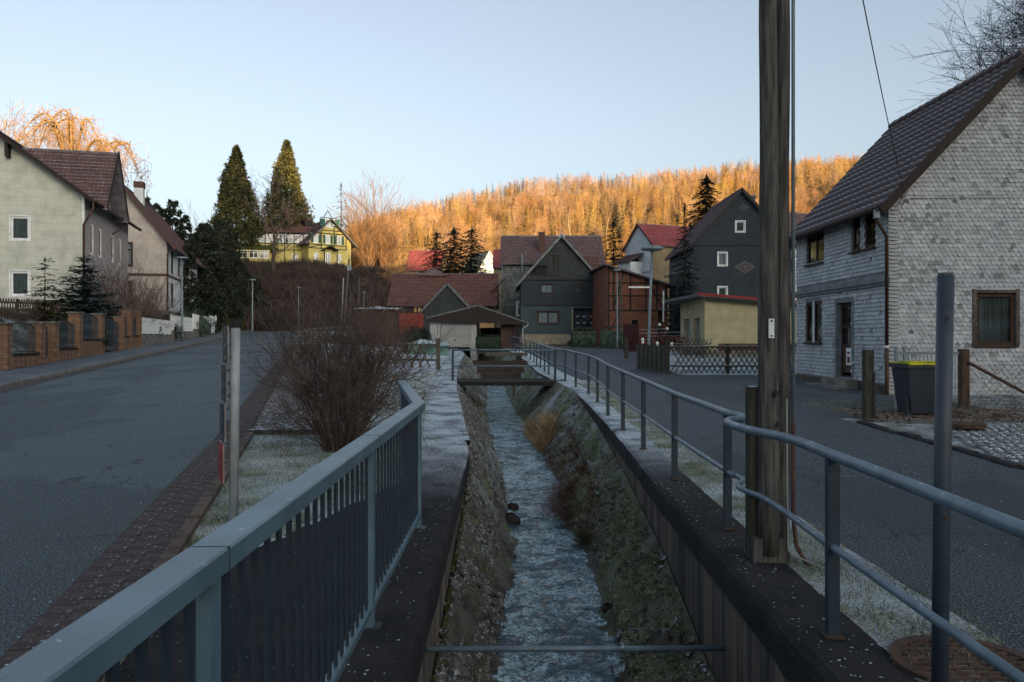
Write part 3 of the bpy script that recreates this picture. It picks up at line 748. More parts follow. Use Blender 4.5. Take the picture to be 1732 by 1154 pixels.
def roofplane(mb, e0, e1, r1, r0, courses=14, th=.03, m=0, slab=.12):
    """overlapping tile courses from the eave e0-e1 up to the ridge r0-r1"""
    e0, e1, r0, r1 = map(Vector, (e0, e1, r0, r1)); L = ((r0+r1)/2-(e0+e1)/2).length; Wd = (e1-e0).length
    n = (e1-e0).cross(r0-e0).normalized()
    if n.z < 0: n = -n
    for k in range(courses):
        t0, t1 = k/courses, min(1, (k+1.12)/courses)
        a, b = e0.lerp(r0, t0), e1.lerp(r1, t0); c, d = e1.lerp(r1, t1), e0.lerp(r0, t1)
        wb, wt = (a-b).length, (c-d).length; off = (a-e0).dot((e1-e0).normalized()); off2 = (d-e0).dot((e1-e0).normalized())
        v0, v1 = L*t0, L*(k+1)/courses-.001
        A, B = a+n*th, b+n*th
        mb.poly([A, B, c, d], [(off, v0), (off+wb, v0), (off2+wt, v1), (off2, v1)], m)
        mb.poly([a-n*.01, b-n*.01, B, A], [(off, v0), (off+wb, v0), (off+wb, v0), (off, v0)], m)
    u = n*slab
    for q in ([e0, r0, r0-u, e0-u], [e1, e1-u, r1-u, r1], [e0, e0-u, e1-u, e1], [e0-u, r0-u, r1-u, e1-u], [r0, r1, r1-u, r0-u]): mb.poly(q, None, m)
    return n
def gable_house(name, label, loc, rz, W, D, eave, rise, walls, roofm, ridge='y', over=.3, gover=.25, fr=(), ri=(), le=(), ba=(), bands=(), apex=.5, courses=14, verge=None, cat='house', plinth=None, plm=None, courses2=None, group=None, hipcut=0):
    """local x across the front (0..W), y away from it (0..D). ridge 'y': gable faces front; ridge 'x': eaves face front.
    fr/ri/le/ba: windows as dicts u0,u1,z0,z1 + window() options"""
    t = thing(name, label, cat, loc, rz, group)
    mats = [M[w_] for w_ in walls]; mb = MB()
    ax = W*apex; ay = D*apex
    faces = {'fr': ((0, 0, 0), (1, 0, 0), W), 'ri': ((W, 0, 0), (0, 1, 0), D), 'ba': ((W, D, 0), (-1, 0, 0), W), 'le': ((0, D, 0), (0, -1, 0), D)}
    wins = {'fr': fr, 'ri': ri, 'le': le, 'ba': ba}
    for k, (O, U, wd) in faces.items():
        gab = (ridge == 'y' and k in ('fr', 'ba')) or (ridge == 'x' and k in ('ri', 'le'))
        pl = []; hh = eave
        if gab:
            hh = eave+rise; a = wd*apex if k in ('fr', 'ri') else wd*(1-apex)
            if a > 1e-6: pl.append((-rise/a, 1, eave))
            if wd-a > 1e-6: pl.append((rise/(wd-a), 1, eave+rise/(wd-a)*wd))
        facade(mb, O, U, wd, hh, [(q['u0'], q['u1'], q['z0'], q['z1']) for q in wins[k]], pl, bands=bands)
    wl = mb.build('wall', mats, t)
    for k, (O, U, wd) in faces.items():
        for q in wins[k]:
            q = dict(q); window(t, O, U, q.pop('u0'), q.pop('u1'), q.pop('z0'), q.pop('z1'), **q)
    mr = MB(); rm = [M[roofm], M[verge] if verge else M['grey_frame']]
    if ridge == 'y':
        s1 = rise/ax if ax > 1e-6 else 0; s2 = rise/(W-ax) if W-ax > 1e-6 else 0
        if ax > 1e-6: roofplane(mr, (-over, -gover, eave-s1*over+.06), (-over, D+gover, eave-s1*over+.06), (ax, D+gover, eave+rise+.06), (ax, -gover, eave+rise+.06), courses)
        if W-ax > 1e-6: roofplane(mr, (W+over, D+gover, eave-s2*over+.06), (W+over, -gover, eave-s2*over+.06), (ax, -gover, eave+rise+.06), (ax, D+gover, eave+rise+.06), courses)
        ro = mr.build('roof', rm, t)
        if verge:
            for yy in (-gover-.02, D+gover+.02):
                for a, b in (((-over, yy, eave-s1*over-.0), (ax, yy, eave+rise)), ((W+over, yy, eave-s2*over), (ax, yy, eave+rise))):
                    if abs(a[0]-b[0]) < .05+over and (ax < 1e-6 or W-ax < 1e-6): continue
                    v = MB(); v.beam(Vector(a)+Vector((0, 0, .02)), Vector(b)+Vector((0, 0, .02)), .05, .2); v.build('verge_board', M[verge], ro)
        rd = MB(); rd.tube([(ax, -gover, eave+rise+.09), (ax, D+gover, eave+rise+.09)], .08, 8); rd.build('ridge_tiles', M[roofm], ro)
    else:
        s1 = rise/ay if ay > 1e-6 else 0; s2 = rise/(D-ay) if D-ay > 1e-6 else 0
        if ay > 1e-6: roofplane(mr, (W+gover, -over, eave-s1*over+.06), (-gover, -over, eave-s1*over+.06), (-gover, ay, eave+rise+.06), (W+gover, ay, eave+rise+.06), courses)
        if D-ay > 1e-6: roofplane(mr, (-gover, D+over, eave-s2*over+.06), (W+gover, D+over, eave-s2*over+.06), (W+gover, ay, eave+rise+.06), (-gover, ay, eave+rise+.06), courses)
        ro = mr.build('roof', rm, t)
        if verge:
            for xx in (-gover-.02, W+gover+.02):
                for a, b in (((xx, -over, eave-s1*over), (xx, ay, eave+rise)), ((xx, D+over, eave-s2*over), (xx, ay, eave+rise))):
                    v = MB(); v.beam(Vector(a)+Vector((0, 0, .02)), Vector(b)+Vector((0, 0, .02)), .05, .2); v.build('verge_board', M[verge], ro)
        rd = MB(); rd.tube([(-gover, ay, eave+rise+.09), (W+gover, ay, eave+rise+.09)], .08, 8); rd.build('ridge_tiles', M[roofm], ro)
    if plinth:
        p = MB(); p.bx(-.04, W+.04, -.04, D+.04, -1.5, plinth); p.build('plinth', M[plm or 'stone_beige'], t)
    else:
        p = MB(); p.bx(.02, W-.02, .02, D-.02, -2.5, .004); p.build('plinth', M[plm or 'concrete'], t)
    t['_wall'] = 1; del t['_wall']
    return t, wl, ro
def chimney(parent, x, y, z0, z1, w_=.5, m='rust', cap=True):
    mb = MB(); mb.bx(x-w_/2, x+w_/2, y-w_/2, y+w_/2, z0, z1)
    if cap: mb.bx(x-w_/2-.05, x+w_/2+.05, y-w_/2-.05, y+w_/2+.05, z1-.22, z1-.12)
    return mb.build('chimney', M[m], parent)
W_ = lambda u0, u1, z0, z1, **k: dict(u0=u0, u1=u1, z0=z0, z1=z1, **k)

# ------------------------------------------------------------ the shingled house on the right
hz = .15; HX, HY = 9.7, 20.5
MS = [mat('white_painted_shingles', (.33, .355, .37), (.27, .295, .315), rough=.6, scale=.9, bump=.15, bscale=60, island=.18, lo=.3, hi=.7),
      mat('worn_shingles', (.19, .205, .215), (.25, .27, .28), rough=.8, scale=9, bump=.2, island=.3)]
M['shingle_wall'] = mat('pale_wall_behind_shingles', (.20, .22, .235), rough=.8)
t = thing('shingled_house', 'old two-storey house clad in white scalloped shingles, brown windows, frosty tiled roof', 'house', (HX, HY, hz))
mb = MB(); HE, HR, HW, HD = 5.1, 3.5, 6.6, 6.6
fwin = [(2.23, 3.25, 1.30, 2.65)]
swin_world = [(21.22, 21.88, 4.08, 5.08), (22.14, 22.70, 4.08, 5.08), (24.75, 26.15, 4.02, 5.0), (24.9, 26.25, 1.50, 2.82), (22.70, 23.70, .50, 2.67)]
swin = [(HY+HD-b, HY+HD-a, c-hz, d-hz) for a, b, c, d in swin_world]     # u runs from the far corner to the near one
gp = [(-HR/(HW/2), 1, HE), (HR/(HW/2), 1, HE+HR*2)]
facade(mb, (0, 0, 0), (1, 0, 0), HW, HE+HR, fwin, gp, depth=.12)
facade(mb, (0, HD, 0), (0, -1, 0), HD, HE, swin, (), depth=.16)
facade(mb, (HW, 0, 0), (0, 1, 0), HD, HE); facade(mb, (HW, HD, 0), (-1, 0, 0), HW, HE+HR, (), gp)
wl = mb.build('wall', M['shingle_wall'], t)
def shingles(face_fn, width, hmax_fn, openings, pitch_u, pitch_z, z0=.28, stain=None):
    mb = MB(); row = 0; z = z0
    while z < 9:
        u = (-.5*pitch_u if row % 2 else 0)+pitch_u*.5
        while u < width:
            if z+pitch_z*.5 < hmax_fn(u) and not any(o[0]-.03 < u < o[1]+.03 and o[2]-.06 < z+pitch_z*.3 < o[3]+.06 for o in openings):
                w2 = pitch_u*.485; h = pitch_z; lift = .034+random.uniform(-.004, .008); dz = random.uniform(-.006, .006); sk = random.uniform(-.01, .01)
                if random.random() < .025: lift += random.uniform(.01, .03); sk += random.uniform(-.05, .05)
                if random.random() < .006: u += pitch_u; continue
                st = stain(u, z) if stain else 0
                prof_ = [(-w2, 1.25*h, .004), (w2, 1.25*h, .004), (w2, .38*h, lift*.7), (w2*.72, .12*h, lift*.9), (0, 0, lift), (-w2*.72, .12*h, lift*.9), (-w2, .38*h, lift*.7)]
                base = len(mb.v); 
                for (a, b, c) in prof_: mb.v.append(tuple(face_fn(u+a+sk*b, z+dz+b, c)))
                for (a, b, c) in prof_[2:]: mb.v.append(tuple(face_fn(u+a+sk*b, z+dz+b, max(.001, c-.012))))
                m = 1 if st > random.random() else 0
                mb.face([base+i for i in range(7)], None, m)
                for i in range(2, 6): mb.face((base+i, base+5+i, base+6+i, base+i+1), None, m)
            u += pitch_u
        z += pitch_z; row += 1
    return mb
def fgable(u, z, d): return (u, -d, z)
def fside(u, z, d): return (-d, HD-u, z)
stain = lambda u, z: 1.1*max(0, mnoise.noise((u*.6, z*2.4, 3))+.3*mnoise.noise((u*5, z*7, 1))-.05)+.03
o = shingles(fgable, HW, lambda u: HE-.02+HR/(HW/2)*min(u, HW-u)-.05, fwin+[(-1, .10, 0, 20)], .125, .112, .0, stain).build('shingles', MS, t); o['kind'] = 'stuff'
o = shingles(fside, HD, lambda u: HE-.05 if True else 0, swin+[(-1, 9, 2.88, 3.12)], .125, .112, .30, lambda u, z: .04).build('shingles', MS, t); o['kind'] = 'stuff'
mb = MB()                                          # corner column of bent shingles
for k in range(52):
    z = .0+k*.098
    mb.tube([(-.015, -.035, z), (.06, -.055+.01*math.sin(k), z-.012), (.15, -.05, z-.012), (.23, -.03, z)], .016, 4)
mb.bx(-.02, .24, -.028, .002, 0, 5.05); mb.build('corner_trim', MS[0], t)
mb = MB(); mb.bx(-.14, -.005, -.06, HD+.08, 2.94, 3.06); mb.bx(-.09, -.006, -.04, HD+.06, 2.86, 2.94); mb.build('string_course', M['grey_frame'], t)
mb = MB(); mb.bx(-.05, HW+.05, -.012, HD+.05, -.8, -.003); mb.bx(-.05, -.001, 0, HD+.05, -.5, .26); mb.build('foundation', M['stone_brown'], t)
Uo, Us = ((0, 0, 0), (1, 0, 0)), ((0, HD, 0), (0, -1, 0))
wf = window(t, *Uo, *fwin[0], frame='brown_frame', depth=.05, fw=.10, cur='curtain_dim', sill=.07)
mb = MB(); a, b, c, d = fwin[0]
mb.bx(a-.09, a-.003, -.05, 0, c-.02, d+.1); mb.bx(b+.003, b+.09, -.05, 0, c-.02, d+.1); mb.bx(a-.003, b+.003, -.05, 0, d+.003, d+.08); mb.build('casing', M['wood_pale'], wf)
for i, q in enumerate(swin[:4]):
    dv = (2, 1) if i >= 2 else (1, 1)
    window(t, *Us, *q, frame='brown_frame', depth=.05, fw=.09, div=dv, cur=None if i < 3 else 'curtain_dim', sill=.12)
    if i == 3:
        mb = MB(); u = (q[0]+q[1])/2; mb.bx(-.03, -.001, HD-u-.05, HD-u+.05, q[2], q[3]); mb.build('mullion', M['white_frame'], t)
q = swin[4]
dr = window(t, *Us, *q, frame='brown_frame', depth=.13, fw=.12, div=(1, 2), sill=0, door=True)
mb = MB(); mb.bx(.10, .13, HD-q[1]+.1, HD-q[0]-.1, q[2]+.05, q[2]+.95); mb.build('door_panel', M['wood_brown'], dr)
mb = MB(); mb.bx(.085, .098, HD-q[1]+.28, HD-q[1]+.62, q[2]+.35, q[2]+.85); mb.build('poster', M['white_frame'], dr)
mb = MB(); mb.bx(.078, .084, HD-q[1]+.36, HD-q[1]+.54, q[2]+.42, q[2]+.6); mb.bx(.078, .084, HD-q[1]+.36, HD-q[1]+.54, q[2]+.68, q[2]+.74); mb.build('poster_print', M['red_band'], dr)
mb = MB(); yc = HD-(q[0]+q[1])/2
mb.bx(-.04, -.003, yc-.66, yc-.52, q[2]-.1, q[3]+.12); mb.bx(-.04, -.003, yc+.52, yc+.66, q[2]-.1, q[3]+.12); mb.bx(-.04, -.003, yc-.52, yc+.52, q[3]+.003, q[3]+.12); mb.build('door_casing', M['grey_frame'], t)
for nme, x0, y0, y1, z1, dx in (('step', -.42, yc-1.0, yc+.75, .32, 0), ('step', -.80, yc-1.3, yc+.95, .14, 0)):
    mb = MB(); mb.bx(x0, -.06 if z1 > .2 else -.424, y0, y1, -.4, z1); mb.build(nme, M['concrete'], t)
# roof: overlapping tiles, the street side one by one
ov, gv = .34, .32; sl = HR/(HW/2); 
E0 = Vector((-ov, -gv, HE-sl*ov+.10)); Rg = Vector((HW/2, -gv, HE+HR+.10)); slope = (Rg-E0); SLn = slope.length; sdir = slope.normalized(); nrm = Vector((-sdir.z, 0, sdir.x))
mb = MB(); th = .10
for sgn in (1, -1):
    a = E0-nrm*.02; b = Rg-nrm*.02
    f = lambda v, yy, s: (v.x if s > 0 else HW-v.x, yy, v.z)
    y0, y1 = -gv+.02, HD+gv-.02
    pts8 = [f(a, y0, sgn), f(b, y0, sgn), f(b, y1, sgn), f(a, y1, sgn), f(a-nrm*th, y0, sgn), f(b-Vector((0, 0, th*1.3)), y0, sgn), f(b-Vector((0, 0, th*1.3)), y1, sgn), f(a-nrm*th, y1, sgn)]
    n0 = len(mb.v); mb.v += [tuple(p) for p in pts8]
    for q4 in ((0, 1, 2, 3), (4, 7, 6, 5), (0, 4, 5, 1), (1, 5, 6, 2), (2, 6, 7, 3), (3, 7, 4, 0)): mb.face([n0+i for i in q4])
ro = mb.build('roof', M['dark_board'], t)
M['tile_house'] = mat('frosty_brown_tile', (.075, .045, .045), (.045, .032, .036), rough=.6, scale=3, bump=.3, bscale=50, frost=.38, fscale=13, fup=(.2, .75), spec=.4)
NC, NR = 20, 15; tw = (HD+2*gv)/NC; tl = SLn/NR
mb = MB(); seg = 6                                  # one pantile: a roll and a pan, slightly thick
for side in (0, 1):
    for j, vv in enumerate((-.02, tl*1.14)):
        for i in range(seg+1):
            u = i/seg; hgt = .024*math.sin(u*2*PI+.6)+(.034 if j == 0 else .006)-side*.015
            mb.v.append((vv, (u*1.04-.02)*tw, hgt))
n1 = seg+1
for i in range(seg): mb.face((i, i+1, n1+i+1, n1+i)); mb.face((2*n1+i, 3*n1+i, 3*n1+i+1, 2*n1+i+1)); mb.face((i, 2*n1+i, 2*n1+i+1, i+1))
tile_me = mb.mesh('tile', M['tile_house'], True)
rm = Matrix((sdir, Vector((0, 1, 0)), nrm)).transposed(); eul = rm.to_euler()
for r_ in range(NR):
    for c_ in range(NC):
        p = E0+sdir*(r_*tl)+Vector((0, c_*tw, 0))
        o = placed(tile_me, 'tile', ro, p+nrm*random.uniform(-.003, .003), 0); o.rotation_euler = (eul.x+random.uniform(-.008, .008), eul.y, eul.z+random.uniform(-.006, .006))
mb = MB(); roofplane(mb, (HW+ov, HD+gv, HE-sl*ov+.1), (HW+ov, -gv, HE-sl*ov+.1), (HW/2, -gv, HE+HR+.1), (HW/2, HD+gv, HE+HR+.1), 15); o = mb.build('far_slope_tiles', M['tile_brown'], ro)
mb = MB()
for k in range(17):
    y0 = -gv+k*.42; mb.tube([(HW/2, y0, HE+HR+.17), (HW/2, y0+.44, HE+HR+.145)], [.115, .10], 8)
mb.build('ridge_tiles', M['tile_house'], ro)
mb = MB()
for xx, s in ((0, 1), (HW, -1)):
    a = Vector((-ov if s > 0 else HW+ov, -gv-.025, HE-sl*ov-.02)); b = Vector((HW/2, -gv-.025, HE+HR-.02)); mb.beam(a, b, .04, .22)
mb.build('verge_board', M['dark_board'], ro)
mb = MB(); gx, gz = -ov-.07, HE-sl*ov+.06                              # gutter
for k in range(9):
    a0 = PI+PI*k/8
    if k < 8:
        a1 = PI+PI*(k+1)/8; r0 = .075
        A = (gx+r0*math.cos(a0), gz+r0*math.sin(a0)); B = (gx+r0*math.cos(a1), gz+r0*math.sin(a1))
        mb.poly([(A[0], -gv-.03, A[1]), (B[0], -gv-.03, B[1]), (B[0], HD+gv, B[1]), (A[0], HD+gv, A[1])])
gu = mb.build('gutter', M['brown_frame'], t)
mb = MB(); mb.tube([(gx, -gv+.12, gz-.07), (gx, -gv+.14, gz-.28), (-.10, -.10, gz-.72), (-.10, -.10, 1.3)], .045, 10); mb.build('downpipe', M['brown_frame'], t, True)
mb = MB(); mb.tube([(-.10, -.10, 1.3), (-.10, -.10, 1.24)], .06, 10); mb.build('collar', M['white_frame'], t)
mb = MB(); mb.tube([(-.10, -.10, 1.24), (-.10, -.10, -.2)], .052, 10); mb.build('standpipe', M['rust_pipe'], t, True)
mb = MB(); mb.bx(gx-.06, gx+.06, -gv+.04, -gv+.17, gz-.26, gz-.02); mb.build('gutter_outlet', M['lamp_metal'], t)
mb = MB(); mb.bx(.30, .42, -.09, -.02, 5.12, 5.24)
mb.tube([(.36, -.06, 5.12), (.22, -.10, 4.98), (.30, -.08, 4.86), (.38, -.07, 4.98), (.40, -.06, 5.08), (.33, -.05, 4.9), (.5, -.05, 5.08), (3.4, -.045, 5.10)], .008, 5); mb.build('cable_bracket', M['grey_frame'], t)
mb = MB(); mb.bx(-.06, -.02, 1.9, 1.95, 2.6, 2.75); mb.build('door_light', M['white_frame'], t)

# ------------------------------------------------------------ buildings across the middle
def X(px, d): return (px-866)/F*d
def Z(py, d): return EYE+(572-py)/F*d
# slate house in the centre
b0 = 1.0; d = 75
def zz(py, dd=None, base=None): return Z(py, dd or d)-(b0 if base is None else base)
x0 = X(881, d)
cu = dict(cur='curtain_dim')
t, wl, ro = gable_house('slate_house', 'slate-clad gabled house with brown windows, standing at the end of the railing', (x0, d, b0), 0, X(1018, d)-x0, 10, zz(476), 4.25,
    ['slate_board', 'slate', 'slate_gable'], 'tile_red', over=.45, gover=.35, verge='grey_frame', plinth=1.0,
    bands=[(zz(518), 1), (zz(472), 2)],
    fr=[W_(X(930, d)-x0, X(946, d)-x0, zz(466), zz(431), frame='brown_frame', fw=.1, div=(2, 1), cur='curtain_dim'),
        W_(X(898, d)-x0, X(926, d)-x0, zz(466), zz(448), frame='brown_frame', fw=.06, div=(3, 1)),
        W_(X(915, d)-x0, X(936, d)-x0, zz(496), zz(481), frame='brown_frame', fw=.07, cur='curtain', casing=.07),
        W_(X(971, d)-x0, X(983, d)-x0, zz(496), zz(481), frame='brown_frame', fw=.07, div=(1, 2), cur='curtain_dim', casing=.07),
        W_(X(909, d)-x0, X(945, d)-x0, zz(548), zz(527), frame='brown_frame', fw=.12, div=(2, 1), cur='curtain', casing=.06),
        W_(X(970, d)-x0, X(1004, d)-x0, zz(572), zz(522), frame='brown_frame', fw=.12, depth=.9, div=(2, 1), sill=0, door=True)])
mb = MB(); mb.bx(-.05, X(1018, d)-x0+.05, -.10, -.003, zz(517), zz(515)); mb.bx(-.03, X(1018, d)-x0+.03, -.12, -.003, zz(474), zz(471)); mb.build('cornice', M['slate'], t)
pa = X(968, d)-x0; pb = X(1006, d)-x0
mb = MB(); mb.bx(pa-.04, pa+.03, -.03, .86, zz(575), zz(519)); mb.bx(pb-.03, pb+.04, -.03, .86, zz(575), zz(519)); mb.build('porch_side', M['ochre_render'], t)
mb = MB()
for i in range(3):
    for j in range(2):
        cx = pa+.55+i*.62+(.1 if i == 2 else 0); cz = zz(535)-j*.62
        mb.tube([(cx-.15, .78, cz+.06), (cx-.07, .77, cz-.02), (cx+.07, .77, cz-.02), (cx+.15, .78, cz+.06)], .035, 5)
mb.build('door_wreaths', M['white_frame'], t)
mb = MB(); mb.bx(pb+.45, X(1018, d)-x0+.4, -.0, .4, 0, 0.01) if False else None
ch = chimney(t, X(957, d)-x0+.0, 6.2, 9.0, Z(399, 80)-b0+.3, .6, 'white_render')
mb = MB(); mb.tube([(X(956, d)-x0, 6.2, 10.4), (X(956, d)-x0, 6.2, 11.9)], .04, 6); mb.build('flue', M['lamp_metal'], ch)
# tall house behind it
d = 88; b0 = 1.3; x0 = X(850, d); Wt = X(1020, d)-x0
t, wl, ro = gable_house('tall_house', 'tall grey scale-clad house with broad brown tiled roof behind the slate house', (x0, d, b0), 0, Wt, 8, zz(442), 3.2, ['scales'], 'tile_brown', ridge='x', over=.5, gover=.25, courses=18,
    fr=[W_(X(874, d)-x0, X(886, d)-x0, zz(534), zz(511), frame='white_frame', fw=.14, div=(1, 2), cur='curtain', casing=.1),])
chimney(t, X(917, d)-x0, 1.6, 9.5, Z(393, d+1.5)-b0, .72, 'rust_pipe', False)
mb = MB(); mb.tube([(X(883, d)-x0, -.35, zz(462)), (X(883, d)-x0, -.35, zz(431))], .11, 8); mb.build('flue_pipe', M['lamp_metal'], t)
mb = MB(); mb.tube([(-.05, -.15, zz(560)), (-.05, -.15, zz(444))], .06, 6); mb.build('downpipe', M['grey_frame'], t)
# side roof of the tall house, lower and red
d = 80; b0 = 1.2; x0 = X(985, d)
gable_house('lean_to_house', 'low annexe with dark red roof tucked behind the right slope of the slate house', (x0, d, b0), 0, X(1014, d)-x0, 5, zz(468), 2.2, ['scales'], 'tile_red', ridge='x', over=.2, gover=.1, cat='annexe')
# narrow yellow house
d = 99; b0 = 1.8; x0 = X(834.5, d)
gable_house('yellow_house', 'narrow pale yellow house with bright red roof squeezed left of the tall grey house', (x0, d, b0), 0, 5, 7, zz(450), 2.3, ['ochre_render'], 'tile_bright', ridge='x', over=.4, gover=.1)
d = 86; b0 = 1.3
t = thing('canopy', 'small brown lean-to canopy on the yellow house wall', 'canopy', (X(834, d), d, 5.5))
mb = MB(); roofplane(mb, (-.3, -.9, 1.2), (-.3, .9, 1.2), (1.2, .9, 2.6), (1.2, -.9, 2.6), 5); mb.build('roof', M['tile_red'], t)
mb = MB(); mb.beam((-.1, .0, 0.9), (1.2, .0, .6), .08, .08); mb.build('bracket', M['beam'], t)
# long barn with timber frame
d = 84; b0 = 1.4; x0 = X(661, d); Wb = X(836, d)-x0
t, wl, ro = gable_house('timbered_barn', 'long low barn with red-brown tiled roof and ochre timber-framed wall', (x0, d, b0), 0, Wb, 8, zz(513), 3.3, ['infill', 'infill'], 'tile_red', ridge='x', over=.4, gover=.35, courses=20, cat='barn',
    fr=[W_(X(676, d)-x0, X(682, d)-x0, zz(528), zz(518), frame='brown_frame', fw=.05, cur='curtain_dim')])
mb = MB(); mb.bx(-.02, Wb*.36, -.05, -.003, 0, zz(529)); mb.build('brick_base', M['red_band'], t)
mb = MB()
for px in (661, 675, 684, 699, 706, 714): mb.bx(X(px, d)-x0-.08, X(px, d)-x0+.08, -.06, -.004, zz(529)+.002, zz(513))
mb.beam((X(663, d)-x0, -.07, zz(527)), (X(671, d)-x0, -.07, zz(514)), .05, .12); mb.beam((X(716, d)-x0, -.07, zz(527)), (X(708, d)-x0, -.07, zz(514)), .05, .12)
mb.bx(0, Wb, -.065, -.005, zz(530), zz(528)); mb.bx(0, Wb, -.055, -.005, zz(514.5), zz(512)); mb.build('timber_frame', M['beam'], t)
mb = MB(); mb.bx(X(685, d)-x0, X(698, d)-x0, -.03, -.002, zz(529), zz(514)); mb.build('barn_door', M['dark_board'], t)
mb = MB(); mb.bx(Wb*.5, Wb-.01, -.04, -.002, zz(529), zz(514.5)); mb.build('dark_cladding', M['dark_board'], t)
mb = MB(); xc = X(727, d)-x0; yc = 4.0; 
for sgn in (-1, 1): roofplane(mb, (xc+sgn*1.6, 3.4, zz(462)), (xc+sgn*1.6, 6.5, zz(462)), (xc, 6.5, zz(447)), (xc, 3.4, zz(447)), 5)
mb.poly([(xc-1.5, 3.45, zz(462)), (xc+1.5, 3.45, zz(462)), (xc, 3.45, zz(447.5))]); mb.build('roof_gable', M['tile_red'], ro)
# grey gabled shed
d = 70; b0 = 1.1; x0 = X(716, d)
gable_house('grey_shed', 'grey weathered gabled shed with pale verge boards in front of the long barn', (x0, d, b0), 0, X(797, d)-x0, 5, zz(524), 2.25, ['slate_gable'], 'tile_dark', over=.25, gover=.2, verge='frost_top', cat='shed', courses=8)
# garage with open carport
d = 60; b0 = .95
t = thing('garage', 'low garage and carport with dark gable board and white ribbed door', 'garage', (0, d, b0))
gl, gr_, gt = X(722, d), X(893, d), X(808, d)
mb = MB()
roofplane(mb, (gr_, 8, zz(545)), (gr_, -.5, zz(545)), (gt, -.5, zz(516)), (gt, 8, zz(516)), 8, .02)
roofplane(mb, (gl, -.5, zz(537)), (gl, 8, zz(537)), (gt, 8, zz(516)), (gt, -.5, zz(516)), 8, .02); mb.build('roof', M['frost_top'], t)
mb = MB(); mb.poly([(gl+.1, -.42, zz(544)), (gr_-.1, -.42, zz(549)), (gr_-.1, -.42, zz(547)), (gt, -.42, zz(518.5)), (gl+.1, -.42, zz(540))]); mb.bx(gl+.2, gr_-.2, -.40, -.3, zz(545), zz(543))
mb.build('gable_board', M['dark_board'], t)
mb = MB(); mb.bx(X(727, d), X(745, d), 0, 6, -1, zz(544)); mb.bx(X(795.5, d), X(806, d), 0, 6, -1, zz(544)); mb.bx(X(745, d), X(795.5, d), 5.8, 6, -1, zz(544)); mb.build('wall', M['garage_white'], t)
go = MB(); ga, gb = X(746, d), X(795, d); go.bx(ga, gb, .10, .12, 0, zz(544)); gd = go.build('garage_door', M['garage_white'], t)
rib = MB(); rib.bx(-.045, .045, .06, .098, 0.02, zz(545)); rm_ = rib.mesh('door_rib', M['garage_white'])
for k in range(18): placed(rm_, 'door_rib', gd, (ga+.07+k*(gb-ga-.14)/17, 0, 0), 0)
mb = MB(); mb.tube([((ga+gb)/2, .02, .45), ((ga+gb)/2, .0, .6)], .03, 6); mb.build('handle', M['black_metal'], gd)
mb = MB(); mb.bx(X(847, d), X(870, d), .6, 1.2, -1, zz(549)); mb.build('brick_pier', M['rust_pipe'], t)
mb = MB()
for px in (873, 877.5, 882): mb.bx(X(px, d)-.05, X(px, d)+.05, 0, .1, -1, zz(545))
mb.bx(X(806, d)+.03, X(846, d), 5.8, 6, -1, zz(553)); mb.build('post', M['dark_board'], t)
mb = MB(); mb.tube([(gr_+.05, -.5, zz(547)), (gr_-.1, -.45, zz(552)), (X(884, d), -.4, zz(556)), (X(883, d), -.4, zz(578))], .05, 6); mb.build('downpipe', M['post_metal'], t)
# brick barn with monopitch roof
d = 68; b0 = 1.05; x0 = X(1027, d); Wm = X(1131, d)-x0
t = thing('brick_barn', 'half-timbered red brick barn with a single sloping roof', 'barn', (x0, d, b0), R(4))
zl0, zr0 = zz(449), zz(481); mb = MB()
M['brick'] = slate_mat('orange_brickwork', (.23, .085, .045), (.15, .05, .03), .26, .08, .5, (.12, .10, .08), .95)
facade(mb, (0, 0, 0), (1, 0, 0), Wm, zl0, [(2.05, 2.75, 1.35, 2.2), (4.4, Wm-.4, .2, 2.9)], [((zl0-zr0)/Wm, 1, zl0)], depth=.5)
facade(mb, (Wm, 0, 0), (0, 1, 0), 8, zr0); facade(mb, (Wm, 8, 0), (-1, 0, 0), Wm, zr0); facade(mb, (0, 8, 0), (0, -1, 0), 8, zl0)
mb.build('wall', M['brick'], t)
window(t, (0, 0, 0), (1, 0, 0), 2.05, 2.75, 1.35, 2.2, frame='grey_frame', fw=.06)
mb = MB(); mb.bx(4.4, Wm-.4, .45, .5, .2, 2.9); mb.build('inner_wall', M['rust_pipe'], t)
mb = MB(); k = (zl0-zr0)/Wm
for xx in (.12, .55, 2.0, 3.35, 4.3, Wm-.15): mb.bx(xx-.06, xx+.06, -.05, -.004, 2.9 if xx > .5 else 0, zl0-k*xx-.02)
for z_ in (2.95, 4.2, 5.3):
    xe = min(Wm, (zl0-z_)/k); mb.bx(0, xe-.1, -.045, -.005, z_-.06, z_+.06)
mb.beam((.5, -.06, 3.0), (1.4, -.06, zl0-k*1.4-.1), .04, .12); mb.beam((3.4, -.06, zl0-k*3.4-.1), (4.9, -.06, 3.0), .04, .12)
mb.build('timber_frame', M['beam'], t)
mb = MB(); roofplane(mb, (Wm+.5, 8.5, zr0-.15), (Wm+.5, -.6, zr0-.15), (-.3, -.6, zl0+.12), (-.3, 8.5, zl0+.12), 10); mb.build('roof', M['tile_dark'], t)
mb = MB(); mb.bx(4.3, Wm+.2, -.8, 0, 2.95, 3.05); mb.build('porch_roof', M['frost_top'], t)
